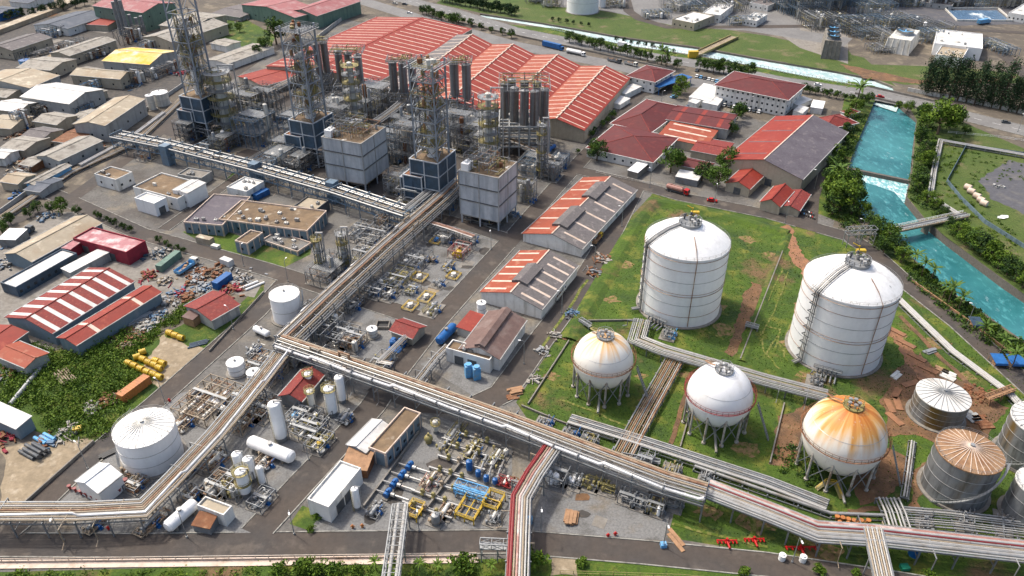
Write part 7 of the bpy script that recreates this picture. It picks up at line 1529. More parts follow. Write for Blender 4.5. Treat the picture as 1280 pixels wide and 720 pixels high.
for x, y, a, c, lb in ((1257,154,-.3,'steeldk','dark car on the highway beside the tall dark trees'),(1022,107,-.25,'white','white car on the highway near the road bridge'),(690,6,-.3,'steeldk','dark car at the far plant'),(871,89,1.2,'steeldk','dark car crossing the gate plaza'),(512,17,-.4,'white','white car on the top road'),(506,6,-.4,'steeldk','dark car on the top road behind the white one'),(494,5,-.4,'offwhite','cream van-sized car at the head of the top road'),(818,60,-.2,'white','white car on the highway next to the canal'),(1100,122,-.2,'redpaint','red car on the road bridge'),(1012,222,1.3,'bluelight','blue car on the lane beside the two-tone hall'),(1000,256,.2,'offwhite','pale car at the lane mouth by the ornate roof'),(842,122,.5,'bluelight','blue car beside the white container sheds'),(862,134,.5,'blue','blue covered car under the white container sheds')): car(lb, (x, y), a, c)
for i in range(7): car(ORD[i]+' car from the left in the shaded row behind the container sheds', (871+5*i, 96+1.3*i), 1.2, ['white','bluelight','steeldk','white','offwhite','bluelight','steeldk'][i], 'cars parked by the office')
for i in range(9): car(ORD[i]+' car from the left in front of the office block', (899+6.2*i, 131+1.2*i), 1.1, ['white','offwhite','steeldk','white','redpaint','offwhite','white','steeldk','white'][i], 'cars in front of the office')
def moto(label, g, a, col):
    c = XY(G(*g)); e = V((math.cos(a), math.sin(a), 0)); s = V((-e.y, e.x, 0)); t = Thing('motorbike', label, 'motorbike', c, 'motorbikes by the lane corner')
    b = MB(); b.bar(c-e*.6+UPZ*.75, c+e*.25+UPZ*.75, .3, .3); b.bar(c+e*.25+UPZ*.8, c+e*.6+UPZ*.5, .22, .5); t.part('body', b, col); b = MB(); b.bar(c+e*.5-s*.35+UPZ*1.05, c+e*.5+s*.35+UPZ*1.05, .07); b.bar(c+e*.5+UPZ*1.05, c+e*.65+UPZ*.3, .08); t.part('handlebar', b, 'steeldk')
    for x in (-.65, .65): b = MB(); b.cyl(c+e*x-s*.06+UPZ*.3, c+e*x+s*.06+UPZ*.3, .3, 9); t.part('wheel', b, 'rubber')
for i in range(16): moto(ORD[i]+' motorbike from the left in the crowd parked at the lane corner', (998+2.6*(i % 8)+1.5*(i//8), 262+1.0*(i % 8)+5*(i//8)), 1.2+.1*(i % 3), ['redpaint','steeldk','bluelight','steel','black','white','redpaint','steeldk'][i % 8])
# ================================================================ contractor yard clutter
def container(label, a, b_, w, h, m, name='container', cat='container', group=None):
    A, B = XY(G(*a)), XY(G(*b_)); d = B-A; e = d.normalized(); s = V((-e.y, e.x, 0)); t = Thing(name, label, cat, (A+B)/2, group)
    b = MB(); b.obx(A-s*w/2+UPZ*.12, d, s*w, UPZ*h); n = int(d.length/.9)
    for i in range(n+1): b.obx(A+d*i/n-s*(w/2+.05)-e*.08+UPZ*.12, e*.16, s*(w+.1), UPZ*(h+.04))
    t.part('body', b, m); b = MB(); b.obx(A-s*w*.45+UPZ*.3-e*.13, s*w*.9, e*.05, UPZ*(h-.4)); t.part('door', b, m); b = MB(); [b.bar(A+d*x-s*w*.5+UPZ*.06, A+d*x+s*w*.5+UPZ*.06, .3, .12) for x in (.1, .9)]; t.part('skid_rail', b, 'steeldk'); return t
container('long rusty orange container in the bushes beside the left road', (152,503), (186,478), 2.6, 2.7, 'orange')
container('pale teal container in the contractor yard', (200,340), (224,321), 2.5, 2.6, 'greenwall'); container('long blue container behind the square red-tiled hut', (270,362), (288,349), 2.5, 2.8, 'blue'); container('white cabin by the kerb of the contractor yard', (279,329), (290,333), 2.4, 2.4, 'whiteroof', 'site_cabin', 'cabin'); container('cream box van body on the grass by the slate block', (249,302), (266,306), 2.5, 2.6, 'tanroof', 'van_body', 'van'); container('small pale trailer beside the cream van body', (266,309), (274,311), 1.8, 1.2, 'offwhite', 'trailer', 'trailer'); container('blue shed-like box at the head of the blue rack', (319,250), (335,242), 2.6, 2.4, 'blue'); container('green-blue tarp-covered stack beside the square red hut', (283,400), (294,388), 1.4, 1.4, 'greenwall', 'covered_stack', 'stack')
CY = [(22,302,'white and blue scrap heap below the white canopy',('offwhite','bluelight'),2.5,60),(10,328,'scrap heap of white sacks at the left edge',('offwhite','navy'),3,70),(33,322,'dark blue scrap heap at the end of the long grey shed',('navy','steeldk'),2.2,50),(58,272,'pale blue scrap heap near the trees by the pipelines',('bluelight','offwhite'),2.2,50),(107,310,'heap of white bags before the pink block',('offwhite','wallg'),2,50),(82,336,'blue scrap heap beside the striped red shed',('blue','offwhite'),1.5,30),(196,318,'blue and white scrap heap by the yard bushes',('navy','offwhite'),2.6,70),(185,345,'maroon heap of cable drums beside the striped shed',('wallred','rust'),2.2,40),(205,352,'pale rubble heap in the contractor yard',('sand','offwhite'),2,40),(250,346,'heap of steel scrap in the middle of the yard',('rust','steel'),3.2,90),(265,341,'heap of rusty pipes in the middle of the yard',('rust','timber'),2.8,80),(258,360,'heap of blue offcuts beside the long blue container',('bluelight','steel'),2,50),(236,372,'heap of rust-brown rings behind the square red hut',('rust','timber'),2,50),(225,366,'red and blue heap of crates in the yard',('redpaint','blue'),2,40),(300,350,'heap of white rubble by the road bend',('offwhite','steel'),3,90),(292,362,'heap of rusty steel beside the road bend',('rust','wallred'),2.5,70),(212,378,'long heap of planks and pipes in the yard',('timber','steel'),2.5,60),(196,398,'blue and white scrap row behind the hedge',('bluelight','offwhite'),2.2,60),(182,408,'white rubble row behind the hedge',('offwhite','wallg'),2.2,60),(172,420,'brown scrap heap at the end of the plain red shed',('timber','rust'),2.2,50),(158,430,'brown rubble heap at the yard end',('rust','sand'),1.8,40),(8,470,'dark rubbish heap in the bushes at the left edge',('rust','steeldk'),2,40),(85,543,'scrap heap with a yellow bin by the sand yard',('offwhite','steel'),2,40),(60,552,'small blue and white rubbish heap on the sand yard',('bluelight','rust'),1.6,30),(118,510,'pale rubble patch among the bushes',('offwhite','wallg'),1.8,40),(137,500,'brown rubble by the orange container',('rust','timber'),2,40),(5,548,'rusty red scrap stack at the left frame edge',('rust','wallred'),2.5,50),
      (752,325,'heap of rusty drums on the grass by the road, upper',('rust','offwhite'),2.2,50),(742,342,'heap of rusty drums on the grass by the road, lower',('rust','steel'),2.2,50),(715,392,'dark scrap heap at the kerb below the rusty drums',('steeldk','bluelight'),1.6,30),(693,420,'white scrap pieces along the kerb, upper heap',('offwhite','white'),1.4,20),(678,440,'white scrap pieces along the kerb, lower heap',('offwhite','galv'),1.4,20),(670,474,'white scrap on the grass before the thin bund wall',('offwhite','white'),1.4,24),
      (60,98,'factory scrap and drums beside the blue round tank',('bluelight','steel'),2.4,50),(108,70,'white drums and machines before the yellow-stained hall',('white','offwhite'),3.5,80),(130,62,'white sacks and tanks at the yellow-stained hall',('white','offwhite'),3,70),(55,48,'white machine clutter behind the tan gabled shed',('offwhite','bluelight'),3.5,70),(70,42,'pale machine clutter by the dark slate house',('offwhite','steel'),3,60),(30,205,'rust-coloured scrap among the beige sheds',('rust','tanroof'),3.5,70),(20,170,'rusty machine scrap below the cream shed',('rust','timber'),3,60),(28,240,'blue tarp-covered pile beside the small tan hut',('tarp','navy'),3,40),(120,186,'rusty pipes stacked by the narrow tan strip roof',('rust','steel'),2.5,50),(165,108,'blue and black plant clutter beside the tan-roofed shed',('blue','steeldk'),3,60),(200,88,'dark machinery below the yellow-stained hall',('steeldk','steel'),3.5,80),(228,92,'dark machinery with a red part beside the tower',('steeldk','redpaint'),3,60),(330,12,'blue and grey plant yard clutter at the top',('bluelight','steel'),4,90),(300,25,'pale scrap yard by the green field at the top',('sand','offwhite'),4,70),(350,150,'blue tanks and boxes on the white yard behind the towers',('blue','offwhite'),2.4,40),(455,112,'blue drums behind the farther grey block',('blue','steel'),2.4,40),(640,268,'blue machine clutter at the side of the corner grey block',('blue','steel'),1.8,40)]
for x, y, lb, ms, rr_, n in CY:
    c = XY(G(x, y)); r = random.Random(x*7+y); b = MB()
    for i in range(int(n*.8)):
        p = c+V((r.gauss(0, rr_*.8), r.gauss(0, rr_*.9), 0)); q = max(0, 1-((p-c).length/rr_/2))*rr_*.35*r.random(); k = r.randrange(2); tp = r.random()
        if tp < .5: b.box(p+UPZ*q, r.uniform(.5, 2.2), r.uniform(.4, 1.2), r.uniform(.2, .9), r.uniform(0, 3.1), k)
        elif tp < .8: a = r.uniform(0, 3.1); d = V((math.cos(a), math.sin(a), r.uniform(-.05, .15)))*r.uniform(1.2, 4.2); b.cyl(p-d/2+UPZ*(q+.3), p+d/2+UPZ*(q+.3), r.uniform(.08, .25), 7, k=k)
        else: b.cyl(p+UPZ*q, p+UPZ*(q+r.uniform(.5, .9)), r.uniform(.25, .45), 9, k=k)
    one('scrap_heap', lb, 'scrap heap', b, [{'offwhite':'scrapw','white':'scrapw','blue':'scrapb','bluelight':'scrapb','redpaint':'wallred', 'timber':'scrapt'}.get(m, m) for m in ms], 'scrap heaps')
for i, (x, y, a) in enumerate(((182,392,.9),(178,398,.9),(312,357,.75),(316,360,.75),(232,335,.6))): stack(['bundle of dark pipes beside the plain red shed','bundle of silver pipes beside the plain red shed','first of two white pipes lying by the road bend','second white pipe lying by the road bend, nearer the kerb','pair of rusty pipes beside the pale blue flatbed'][i], (x, y), 4 if i < 2 else 1 if i < 4 else 2, 9 if i < 2 else 8, .5 if i < 2 else .8, .5 if i < 2 else .8, a, ['steeldk','galv','white','white','rust'][i], 'pipe_bundle', 'pipe', 2 if i < 2 else 1, True)
stack('pile of tan timber and pipes lying in the bushes', (82,472), 7, 8, .6, .5, -.75, 'pipetan', 'pipe_bundle', 'pipe stack', 2, True); stack('black pipe bundle at the edge of the sand yard', (44,566), 4, 6.5, 1.1, 1.0, -.5, 'steeldk', 'pipe_bundle', 'pipe stack', 2, True); stack('blue-grey pipe bundle behind the black one', (57,550), 3, 5, 1.0, 1.0, -.5, 'bluelight', 'pipe_bundle', 'pipe stack', 1, True); stack('dark pipe bundle lying by the road on the yellow pipe plot', (249,430), 4, 6, .6, .5, .45, 'navy', 'pipe_bundle', 'pipe stack', 1, True); stack('black beams beside the white ribbed tank', (140,566), 3, 7, .6, .6, .75, 'black', 'pipe_bundle', 'beams', 1)
b = MB(); b.pipe([XY(G(14,508))+UPZ*.7, XY(G(51,464))+UPZ*.9], .75, 12); one('long_pipe', 'long pale blue pipe lying in the bushes at the left', 'pipe', b, 'galv', None, True)
for i, (x, y, a, z) in enumerate([(213,419,-.35,0),(220,422,-.35,0),(227,425,-.35,0),(179,443,.6,0),(172,449,.6,0),(180,452,-.4,0),(187,456,-.4,0),(194,459,-.4,0),(200,463,-.4,0),(162,457,-.4,0),(169,460,-.4,0),(177,464,-.4,0),(185,468,-.4,0),(193,471,-.4,0),(200,474,-.4,0),(196,454,-.4,0),(204,457,-.4,0)]):
    c = XY(G(x, y)); e = V((math.cos(a), math.sin(a), 0)); b = MB(); R = 1.0; b.cyl(c-e*.95+UPZ*R, c+e*.95+UPZ*R, R*.93, 16)
    for q in (-.9, -.3, .3, .9): b.cyl(c+e*(q-.09)+UPZ*R, c+e*(q+.09)+UPZ*R, R, 16)
    b.k = 1; b.cyl(c+e*.96+UPZ*R, c+e*.99+UPZ*R, R*.6, 12)
    one('yellow_pipe_segment', (ORD[i] if i < 3 else ORD[i-3])+(' yellow segment from the left in the lone upper row' if i < 3 else ' yellow ribbed segment, counting down the heap beside the concrete plot'), 'pipe segment', b, ['yellow', 'rust'], 'yellow ribbed pipe segments', True)
b = MB(); [b.cyl(XY(G(1214,238))+V((i*1.5, -i*2.4, 1.1)), XY(G(1214,238))+V((i*1.5+.9, -i*2.4-1.5, 1.1)), 1.2, 14, k=0) for i in range(1)]
for i, (x, y) in enumerate(((1209,237),(1213,242),(1220,248),(1225,253),(1229,257))):
    c = XY(G(x, y)); b = MB(); b.cyl(c+V((-.8,1.1,1.2)), c+V((.8,-1.1,1.2)), 1.25, 14); b.cyl(c+V((.8,-1.1,1.2)), c+V((.85,-1.17,1.2)), .9, 12, k=1); one('pipe_ring', ORD[i]+' cream pipe drum from the top in the row on the meadow', 'pipe drum', b, ['cream', 'offwhite'], 'cream pipe drums on the meadow', True)
b = MB(); c = XY(G(1252,273)); [b.quad(c+V((-2,0,.3)), c+V((0,-1.2,.5)), c+V((3,.4,.25)), c+V((.5,1.6,.7))), b.quad(c+V((.5,1.6,.7)), c+V((3,.4,.25)), c+V((3.6,2,.4)), c+V((1,2.6,.2)))]; b.obx(c+V((-1,0,0)), (2.6,.2,0), (0,1.4,0), (0,0,.28)); one('white_sheet', 'crumpled white sheet lying on the meadow beside the fence', 'sheet', b, 'white')
b = MB(); c = XY(G(1249,233)); [b.box(c+V((R_.uniform(-2,2), R_.uniform(-1.5,1.5), 0)), 1.6, .9, .6, R_.uniform(0, 3)) for i in range(6)]; one('block_heap', 'pale heap of blocks on the dark patch of the meadow', 'heap', b, 'wallg')
b = MB(); c = XY(G(98,539)); b.box(c, 2, 1.4, 1.3, .3); b.box(c+UPZ*1.3, 2.1, 1.5, .12, .3); one('yellow_bin', 'yellow bin among rubbish at the sand yard edge', 'bin', b, 'yellow')
for i, (x, y, lb) in enumerate(((1246,455,'blue tarp shack on the river verge'),(1268,456,'larger blue tarp shelter by the frame edge on the river verge'),(1218,408,'dark tarp shack among the river verge shrubs'))):
    c = XY(G(x, y)); t = Thing('tarp_shack', lb, 'shack', c); b = MB(); w = 2.6 if i == 1 else 2; b.add([c+V(q) for q in ((-w,-2,1.9),(w,-2,1.7),(w,2,2.4),(-w,2,2.7))], [(0,1,2,3)]); b.add([c+V(q) for q in ((-w,-2,1.9),(-w,-2.2,1.2),(w,-2.2,1.1),(w,-2,1.7))], [(0,1,2,3)]); t.part('tarp', b, 'tarp' if i < 2 else 'navy')
    b = MB(); [b.bar(c+V((x_*w*.95, y_*1.9, 0)), c+V((x_*w*.95, y_*1.9, 1.8)), .12) for x_ in (-1, 1) for y_ in (-1, 1)]; b.box(c, 2.6, 1.6, 1, .1); t.part('stall', b, 'timber')
# ================================================================ lamp posts
for x, y, lb, a in ((80,676,'lamp post at the gravel edge by the left end of the bottom road',(.4,-1.2)),(234,672,'lamp post at the bottom road below the cream flat cabin',(-.2,-1.3)),(368,668,'lamp post at the corner of the flat white shed pad',(.4,-1.2)),(524,664,'lamp post at the bottom road near the trussed bridge',(.2,-1.3)),(676,664,'lamp post at the bottom road beside the red rack',(0,-1.3)),(829,684,'lamp post at the gravel corner by the blue bin',(0,-1.3)),(990,703,'lamp post near the two small white tanks',(0,-1.3)),(207,505,'lamp post on the left road beside the orange container',(-1,.7)),(292,412,'lamp post on the left road beside the square red hut',(-1,.7)),(110,586,'lamp post on the left road behind the white tent shed',(-.9,.7)),(386,575,'lamp post on the lane beside the flat white shed',(1.2,-.2)),(655,455,'lamp post on the kerb before the thin bund wall',(-1.2,.1)),(702,392,'lamp post on the kerb beside the dark scrap heap',(-1.2,.2)),(743,334,'lamp post on the kerb beside the rusty drums',(-1.2,.3)),(777,283,'lamp post on the kerb beside the green truck',(-1.2,.3)),(812,235,'lamp post at the grass corner of the tank field',(-.5,1.2)),(893,256,'lamp post on the tank field road by the round trees',(.2,1.2)),(981,279,'lamp post at the mouth of the lane beside the ornate roof',(.2,1.2)),(614,312,'lamp post at the road corner before the corner grey block',(-.2,-1.2)),(1018,236,'lamp post on the lane beside the river trees',(-1.2,.2)),(1208,408,'lamp post on the river road above the tarp shack',(-1,.3)),(1074,300,'lamp post by the grey gantry on the river road',(-1,.5)),(305,333,'lamp post at the kerb by the contractor yard cabin',(.5,1)),(360,352,'lamp post at the left road junction',(.3,1.1)),(1272,165,'lamp post on the highway at the right edge',(.3,1.1)),(826,134,'lamp post in the plaza by the gate house',(1,.5)),(935,141,'lamp post beside the office block cars',(1,.2)),(943,139,'second lamp post beside the office block cars, farther right',(1,.2))): lamp(lb, (x, y), 8.5, a)
# ================================================================ walls and fences
def fence(label, px, h, m, gap=2.5, solid=None, name='fence', cat='fence', rails=(.3, .95), pw=.12):
    P = [XY(G(*p)) for p in px]; t = Thing(name, label, cat, P[len(P)//2]); b = MB()
    for a, c in zip(P, P[1:]):
        if solid: b.bar(a+UPZ*solid/2, c+UPZ*solid/2, .25, solid)
        for q in rails: b.bar(a+UPZ*h*q, c+UPZ*h*q, pw*.7)
    b2 = MB()
    for p, d in along(P, gap): b2.bar(p, p+UPZ*h, pw)
    t.part('rails', b, m) if 0 else t.part('railing', b, m); t.part('post_row', b2, m); return t
fence('pale concrete wall with a rail along the bottom frame edge', [(-30,704),(320,700),(596,696)], 1.6, 'cream', 3, .8); fence('yellowish low fence at the bottom edge right of the bush', [(700,717),(850,722),(1000,735)], 1.2, 'dullyellow', 3)
fence('white picket fence along the near bank of the white canal', [(690,37),(720,44),(780,57),(870,70),(960,87),(1030,101),(1080,109)], 2.0, 'white', 2.5, None, pw=.22); fence('dark green mesh fence winding over the meadow', [(1290,196),(1207,184),(1183,228),(1200,249),(1230,279),(1290,317)], 1.8, 'slate', 3, 1.6); fence('second low pipe rail along the meadow top', [(1290,178),(1248,172),(1185,166)], 1, 'white', 4)
lowwall('long pale wall behind the row of tall dark trees', [(1134,114),(1160,119),(1220,130),(1300,147)], 2.2, .4, 'bluelight' if 0 else 'offwhite', 'boundary_wall', 'wall'); lowwall('pale roadside wall between the highway and the truck road', [(560,26),(640,44),(760,70),(840,88)], 1.2, .5, 'concrete', 'boundary_wall', 'wall'); lowwall('grey compound wall along the road beyond the broad red roof', [(330,100),(355,82),(450,8)], 2.6, .4, 'wallg', 'boundary_wall', 'wall'); lowwall('low kerb wall along the river road verge', [(1140,352),(1210,402),(1290,464)], .8, .3, 'timber', 'verge_wall', 'wall'); lowwall('low pale wall along the left road beside the sand yard', [(30,632),(118,553)], 1.0, .35, 'concrete'); lowwall('low wall along the left road by the contractor yard', [(262,440),(330,366)], .8, .3, 'concrete')
fence('road railing along the edge of the red halls compound', [(745,216),(790,226),(840,236)], 1.1, 'offwhite', 2.5); lowwall('grey compound wall between the sawtooth hall and the maroon halls', [(735,172),(790,107)], 2, .3, 'wallt', 'boundary_wall', 'wall'); lowwall('old factory boundary wall along the pipelines', [(0,268),(90,203),(230,107)], 2, .35, 'wallg', 'boundary_wall', 'wall'); lowwall('raised pale viaduct-like road edge in the far left corner', [(-20,48),(60,18),(110,-4)], 3, 8, 'tanroof', 'viaduct', 'viaduct')
# ================================================================ trees
for i in range(13): tree('casuarina_tree', ORD[i]+' tall dark feathery tree from the bridge end of the row along the highway', (1154+10.6*i, 117.5+2.15*i), 15.5+3.5*math.sin(i*2.3)+1.5*math.sin(i*5.1), 'tall', pal=('pine', 'pinel'), group='row of tall dark trees')
for i in range(9): tree('casuarina_tree', ORD[i]+' tall dark tree from the left in the second row behind the first', (1160+15*i, 114+2.6*i), 14+3*math.sin(i*1.7), 'tall', 1.0, ('pine', 'pinel'), 'second row of tall dark trees')
RT = [('trees between the highway and the truck road', 13, (712,53), (808,76), 2.6, 'round bushy tree from the left in the strip behind the sawtooth warehouse', ('leafd','leaf')), ('trees along the top road', 8, (528,18), (572,31), 2.8, 'round dark tree from the left beside the top road', ('leafd','leaf')), ('roadside trees at the broad red roof corner', 6, (578,30), (640,48), 2.0, 'small round tree from the left beyond the broad red roof corner', ('leafd','leaf')), ('tree belt at the top', 20, (552,2), (645,20), 3.0, 'dark tree from the left in the belt at the top edge', ('pine','leafd')), ('trees behind the office block', 9, (876,88), (935,97), 3.0, 'tree from the left in the clump behind the office block', ('leafd','leaf')), ('small trees along the canal', 9, (770,52), (842,66), 1.3, 'small dark shrub tree from the left on the canal bank', ('pine','leafd')), ('far bank shrubs', 6, (690,27), (735,33), 1.2, 'tiny dark shrub from the left at the head of the canal', ('pine','leafd')), ('hedge trees', 8, (120,272), (165,290), .95, 'small dark conifer-like shrub from the left behind the pink block', ('leafd','leaf')), ('yard shrubs', 5, (200,304), (229,316), 1.1, 'dark shrub from the left along the contractor yard kerb', ('leafd','leaf')), ('shed shrubs', 3, (679,302), (720,312), .7, 'clipped dark shrub from the left against the long roadside shed', ('leafd','leafd')), ('trees along the highway to the bridge', 8, (1003,116), (1062,126), 1.9, 'tree from the left along the highway before the road bridge', ('leafd','leaf')), ('trees of the far left corner', 9, (14,26), (120,4), 2.6, 'tree from the left in the belt along the viaduct', ('leafd','pine')), ('shrubs between sawtooth wall and hall', 5, (738,172), (765,148), 1.6, 'shrub from the near end beside the sawtooth wall', ('leafd','leaf'))]
rt = random.Random(11)
for gname, n, a, b_, s, lb, pal in RT:
    for i in range(n):
        f = i/max(1, n-1); tree('round_tree' if s > 1.7 else 'shrub', ORD[i]+' '+lb, (a[0]+(b_[0]-a[0])*f+rt.uniform(-1.5, 1.5), a[1]+(b_[1]-a[1])*f+rt.uniform(-.6, .6)), s*rt.uniform(.8, 1.2), 'round' if s > .9 else 'bush', 1.25 if 'conifer' in lb or 'clipped' in lb else 1.0, pal, gname, 'tree' if s > 1.7 else 'shrub')
TR = [(346,56,7,'big dense green tree behind the flat-capped tower','leafd'),(333,66,4,'smaller tree in front of the big dense one','leafd'),(322,72,3,'low tree at the roadside below the big dense one','leafd'),(300,40,2.5,'tree on the green field edge at the top','leaf'),(288,38,2,'bush on the green field at the top','leaf'),(746,201,4,'round tree at the corner of the wide maroon hall','leafd'),(838,216,4.8,'round tree left of the white sheet canopy','leaf'),(877,226,3.4,'round tree right of the white sheet canopy','leafd'),(906,214,4.4,'tall round tree beside the two-tone hall gable','leaf'),(896,236,4.3,'round tree in front of the tall one by the red shop','leaf'),(850,118,4,'light green tree in the gate plaza','leafl'),(845,124,2.6,'small tree beside the light green plaza tree','leaf'),(832,82,2.6,'tree in the plaza behind the gate house','leafd'),(822,80,2,'slim tree beside the blue awning','leafd'),(846,86,2.4,'tree at the plaza edge by the highway','leafd'),(919,152,3.6,'dark tree wedged between maroon workshop and two-tone hall','leafd'),(925,145,3,'dark tree behind the wedged one','leafd'),(915,168,2.6,'lower dark tree by the two-tone hall corner','leafd'),
 (78,268,2.8,'rounded tree near the pale blue scrap heap','leaf'),(66,266,2,'smaller tree left of the rounded one by the pipelines','leafd'),(48,266,2,'tree by the pipelines at the left','leafd'),(38,272,1.8,'small tree by the pipelines farther left','leafd'),(97,268,1.6,'shrub at the head of the long grey shed','leafd'),(14,280,2,'tree beside the white canopy roof','leafd'),(4,294,2.4,'tree at the left frame edge by the canopy','leaf'),(747,196,2,'small tree behind the corner tree','leaf'),(722,192,1,'round shrub on the kerb by the maroon hall','leafd'),(738,196,1,'second round shrub on the kerb by the maroon hall','leafd')]
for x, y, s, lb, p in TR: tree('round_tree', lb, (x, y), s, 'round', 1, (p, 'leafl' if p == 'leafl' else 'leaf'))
RL = [(1068,142,3.2),(1078,133,2.8),(1086,128,2.2),(1060,155,3),(1058,170,2.6),(1052,186,2.6),(1046,200,3),(1040,214,3),(1036,232,3.2),(1042,250,5.2),(1056,246,5),(1066,252,4),(1050,264,5.4),(1064,268,4.6),(1040,268,3.5),(1074,272,3),(1086,284,2.6),(1098,300,3.6),(1108,306,3.4),(1118,318,3.2),(1104,316,2.8),(1126,328,2.6),(1092,294,2.4)]
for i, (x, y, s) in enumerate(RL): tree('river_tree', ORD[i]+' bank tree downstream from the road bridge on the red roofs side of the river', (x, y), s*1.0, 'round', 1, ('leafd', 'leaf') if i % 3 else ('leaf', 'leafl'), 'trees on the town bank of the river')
RR = [(1172,168,7.5),(1160,160,5),(1186,160,5),(1153,150,3.6),(1134,140,2.6),(1122,138,2),(1150,178,3.4),(1156,195,3.4),(1150,210,3.2),(1160,208,3),(1146,240,3.6),(1152,226,2.6),(1158,254,2.4),(1168,262,2.2),(1178,270,1.8),(1188,290,2.6),(1196,297,2.8),(1206,306,3),(1216,312,3.4),(1226,320,3.6),(1238,328,3.4),(1247,336,3),(1258,344,3),(1268,352,3),(1278,360,2.8),(1198,154,3),(1206,168,2)]
for i, (x, y, s) in enumerate(RR): tree('river_tree', ORD[i]+' bank tree downstream from the road bridge on the meadow side of the river', (x, y), s*1.0, 'round', .95, ('leaf', 'leafl') if i % 4 < 2 else ('leafd', 'leaf'), 'trees on the meadow bank of the river')
for i, (x, y, h) in enumerate(((1069,137,11),(1042,238,9),(1140,336,5.5),(1152,345,5),(1163,352,5),(1178,372,4.5),(1185,380,6),(1198,388,5),(826,84,9),(833,86,8),(1226,425,5),(1250,442,5),(1262,462,5.5))): tree('palm_tree', ORD[i]+' palm downstream along the river road' if i not in (8, 9) else ('taller' if i == 8 else 'shorter')+' palm of the pair in the gate plaza', (x, y), h, 'palm', 1, ('palm', 'leaf'), 'palms', 'palm')
for i in range(20): tree('verge_shrub', ORD[i]+' shrub downstream along the verge between river road and water', (1140+7.2*i+rt.uniform(-2, 2), 334+5.6*i+rt.uniform(-3, 2)), rt.uniform(1.3, 2.4), 'bush', 1.2, ('leafd', 'leaf') if i % 2 else ('leaf', 'leafl'), 'shrubs along the river road', 'shrub')
BT = [(662,708,4.5,'dense bush beside the red rack at the bottom edge'),(578,712,3.6,'light green bush left of the red rack at the bottom edge'),(380,712,3,'bush at the bottom edge below the flat white shed'),(398,714,2.6,'second bush at the bottom edge below the flat white shed'),(418,716,2.6,'third bush at the bottom edge, nearest the trussed bridge'),(350,715,2.4,'bush at the bottom edge left of the three below the flat shed'),(445,718,2.2,'low bush at the foot of the trussed bridge'),(1023,716,2,'light bush at the bottom edge under the frame-edge rack'),(1070,718,1.4,'small bush at the bottom edge by the slatted bridge'),(1163,722,2,'light bush at the bottom edge right of the slatted bridge'),(728,706,1.8,'round dark shrub on the grass beside the sandy path'),(398,647,1.6,'small tree at the near corner of the flat white shed'),(389,663,1.3,'round shrub at the kerb corner of the flat white shed'),(930,718,1.8,'shrub at the bottom edge in the yellow fence grass'),(405,412,0.1,'')]
for x, y, s, lb in BT[:-1]: tree('bush', lb, (x, y), s, 'bush', 1, ('leaf', 'leafl'), None, 'bush')
for i, (x, y) in enumerate(((470,712),(495,716),(525,714),(548,716),(615,716))): tree('palm_tree', ORD[i]+' low palm from the left along the bottom edge', (x, y), 2.6, 'palm', 1, ('leafl', 'palm'), 'low palms at the bottom edge', 'palm')
mass('undergrowth', [(0,455),(40,430),(70,440),(100,440),(130,425),(160,410),(180,430),(160,450),(190,475),(160,500),(150,520),(128,545),(95,548),(60,535),(40,500),(0,520)], 800, 2.1, .42, ('leaf', 'leafl'), 1)
mass('undergrowth', [(160,440),(180,420),(230,380),(262,372),(240,395),(205,412),(178,436)], 130, 1.6, .4, ('leaf', 'leafl'), 2)
mass('bank_undergrowth', [(1060,150),(1088,134),(1072,176),(1060,208),(1058,236),(1078,268),(1108,292),(1100,312),(1060,290),(1030,262),(1034,205)], 260, 2, .5, ('leafd', 'leaf'), 3)
mass('bank_undergrowth', [(1184,290),(1300,372),(1400,440),(1400,400),(1290,340),(1240,300),(1200,283)], 260, 1.8, .5, ('leaf', 'leafl'), 4)
mass('bank_undergrowth', [(1140,140),(1150,150),(1146,178),(1140,220),(1136,246),(1160,270),(1180,282),(1170,250),(1160,225),(1168,190),(1170,160)], 200, 1.8, .5, ('leaf', 'leafd'), 5)
mass('bank_undergrowth', [(1130,318),(1182,362),(1212,384),(1282,432),(1300,450),(1290,470),(1205,410),(1135,350)], 260, 1.5, .45, ('leafd', 'leaf'), 6)
mass('meadow_scrub', [(1196,165),(1215,182),(1190,228),(1210,250),(1300,310),(1300,330),(1200,280),(1165,240),(1172,185)], 110, 1.2, .4, ('leaf', 'leafl'), 12)
mass('meadow_scrub', [(1215,190),(1290,205),(1290,225),(1235,228),(1225,250),(1210,235)], 60, .8, .3, ('leaf', 'palm'), 13)
mass('field_weeds', [(1000,560),(1030,590),(1020,612),(990,600),(960,585),(968,560)], 50, 1.2, .4, ('leafd', 'leaf'), 7)
mass('bottom_undergrowth', [(-20,716),(600,706),(620,730),(-20,740)], 120, 1.3, .35, ('leaf', 'leafl'), 8)
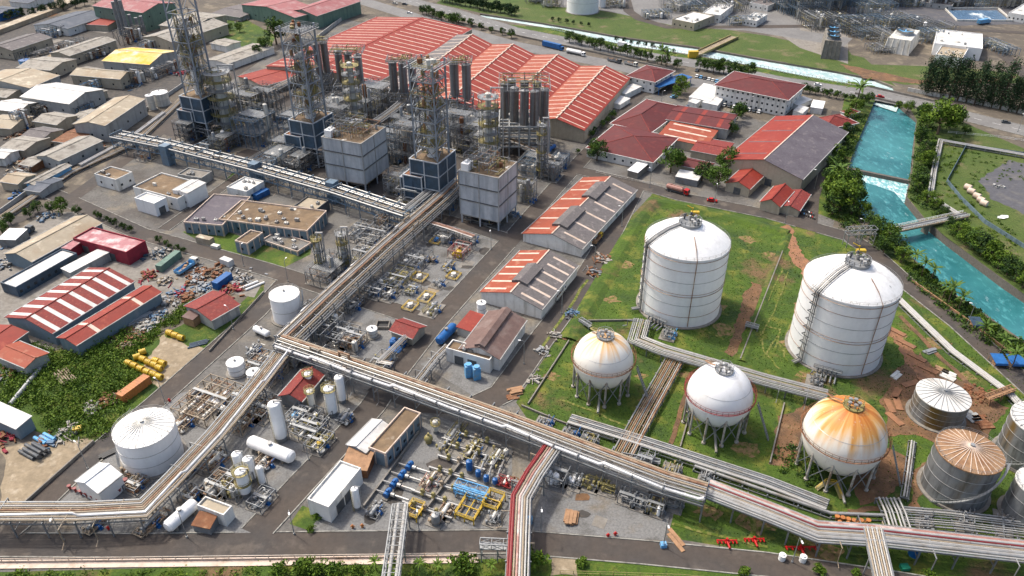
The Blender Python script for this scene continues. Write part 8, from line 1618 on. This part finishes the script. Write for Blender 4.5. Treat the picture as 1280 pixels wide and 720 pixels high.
# grass tufts over the tank field
P = [XY(G(*p)) for p in [(655,505),(735,366),(815,245),(985,290),(1060,305),(1130,360),(1290,480),(1290,690),(1120,705),(960,685),(845,668),(858,600),(680,532)]]
r = random.Random(9); mb = MB(); n = 0; x0, x1 = min(p.x for p in P), max(p.x for p in P); y0, y1 = min(p.y for p in P), max(p.y for p in P)
keep = [(t1.c, 14.5), (t2.c, 14.5)]
while n < 16000:
    x, y = r.uniform(x0, x1), r.uniform(y0, y1)
    if not inpoly(x, y, P) or any((V((x, y, 0))-c).length < q for c, q in keep): continue
    n += 1; k = 0 if math.sin(x*.21)+math.cos(y*.17+x*.1) > 0 else 1; h = r.uniform(.1, .35); p = V((x, y, 0)); a = r.uniform(0, 6.28); d = V((math.cos(a), math.sin(a), 0))*r.uniform(.08, .2)
    mb.add([p-d, p+d, p+d*.6+UPZ*h+V((r.uniform(-.2,.2), r.uniform(-.2,.2), 0)), p-d*.6+UPZ*h], [(0,1,2,3)], k)
struct('tall_grass', mb, ['blade', 'leaf'], 'stuff')
# ---------------------------------------------------------------- camera, sky, sun
cam = bpy.data.cameras.new('camera'); co = bpy.data.objects.new('camera', cam); COL.objects.link(co)
cam.sensor_width = 36; cam.lens = F/1280*36; cam.clip_end = 8000; cam.clip_start = 1
co.location = (0, 0, H); co.rotation_euler = (math.pi/2 - T, 0, 0); S.camera = co
SUN_EL, SUN_AZ = math.radians(56), math.atan2(-.80, .60)   # azimuth from +Y towards +X
w = bpy.data.worlds.new('World'); S.world = w; w.use_nodes = True; t = w.node_tree
sk = t.nodes.new('ShaderNodeTexSky'); sk.sky_type = 'NISHITA'; sk.sun_disc = False
sk.sun_elevation = SUN_EL; sk.sun_rotation = SUN_AZ; sk.air_density = 1; sk.dust_density = 5; sk.ozone_density = .6
bg = t.nodes['Background']; bg.inputs['Strength'].default_value = .15
t.links.new(sk.outputs[0], bg.inputs['Color'])
sl = bpy.data.lights.new('sun', 'SUN'); so = bpy.data.objects.new('sun', sl); COL.objects.link(so)
sl.energy = 2.3; sl.angle = math.radians(4); sl.color = (1, .95, .87)
d = V((math.sin(SUN_AZ)*math.cos(SUN_EL), math.cos(SUN_AZ)*math.cos(SUN_EL), math.sin(SUN_EL)))
so.rotation_euler = d.to_track_quat('Z', 'Y').to_euler(); so.location = (0, 200, 300)
vs = S.view_settings; vs.view_transform = 'Standard'; vs.look = 'None'; vs.gamma = 1; vs.exposure = .62; vs.use_curve_mapping = False
S.cycles.max_bounces = 5; S.cycles.diffuse_bounces = 3; S.cycles.glossy_bounces = 2; S.cycles.use_denoising = True
S.cycles.use_adaptive_sampling = True; S.cycles.adaptive_threshold = .02
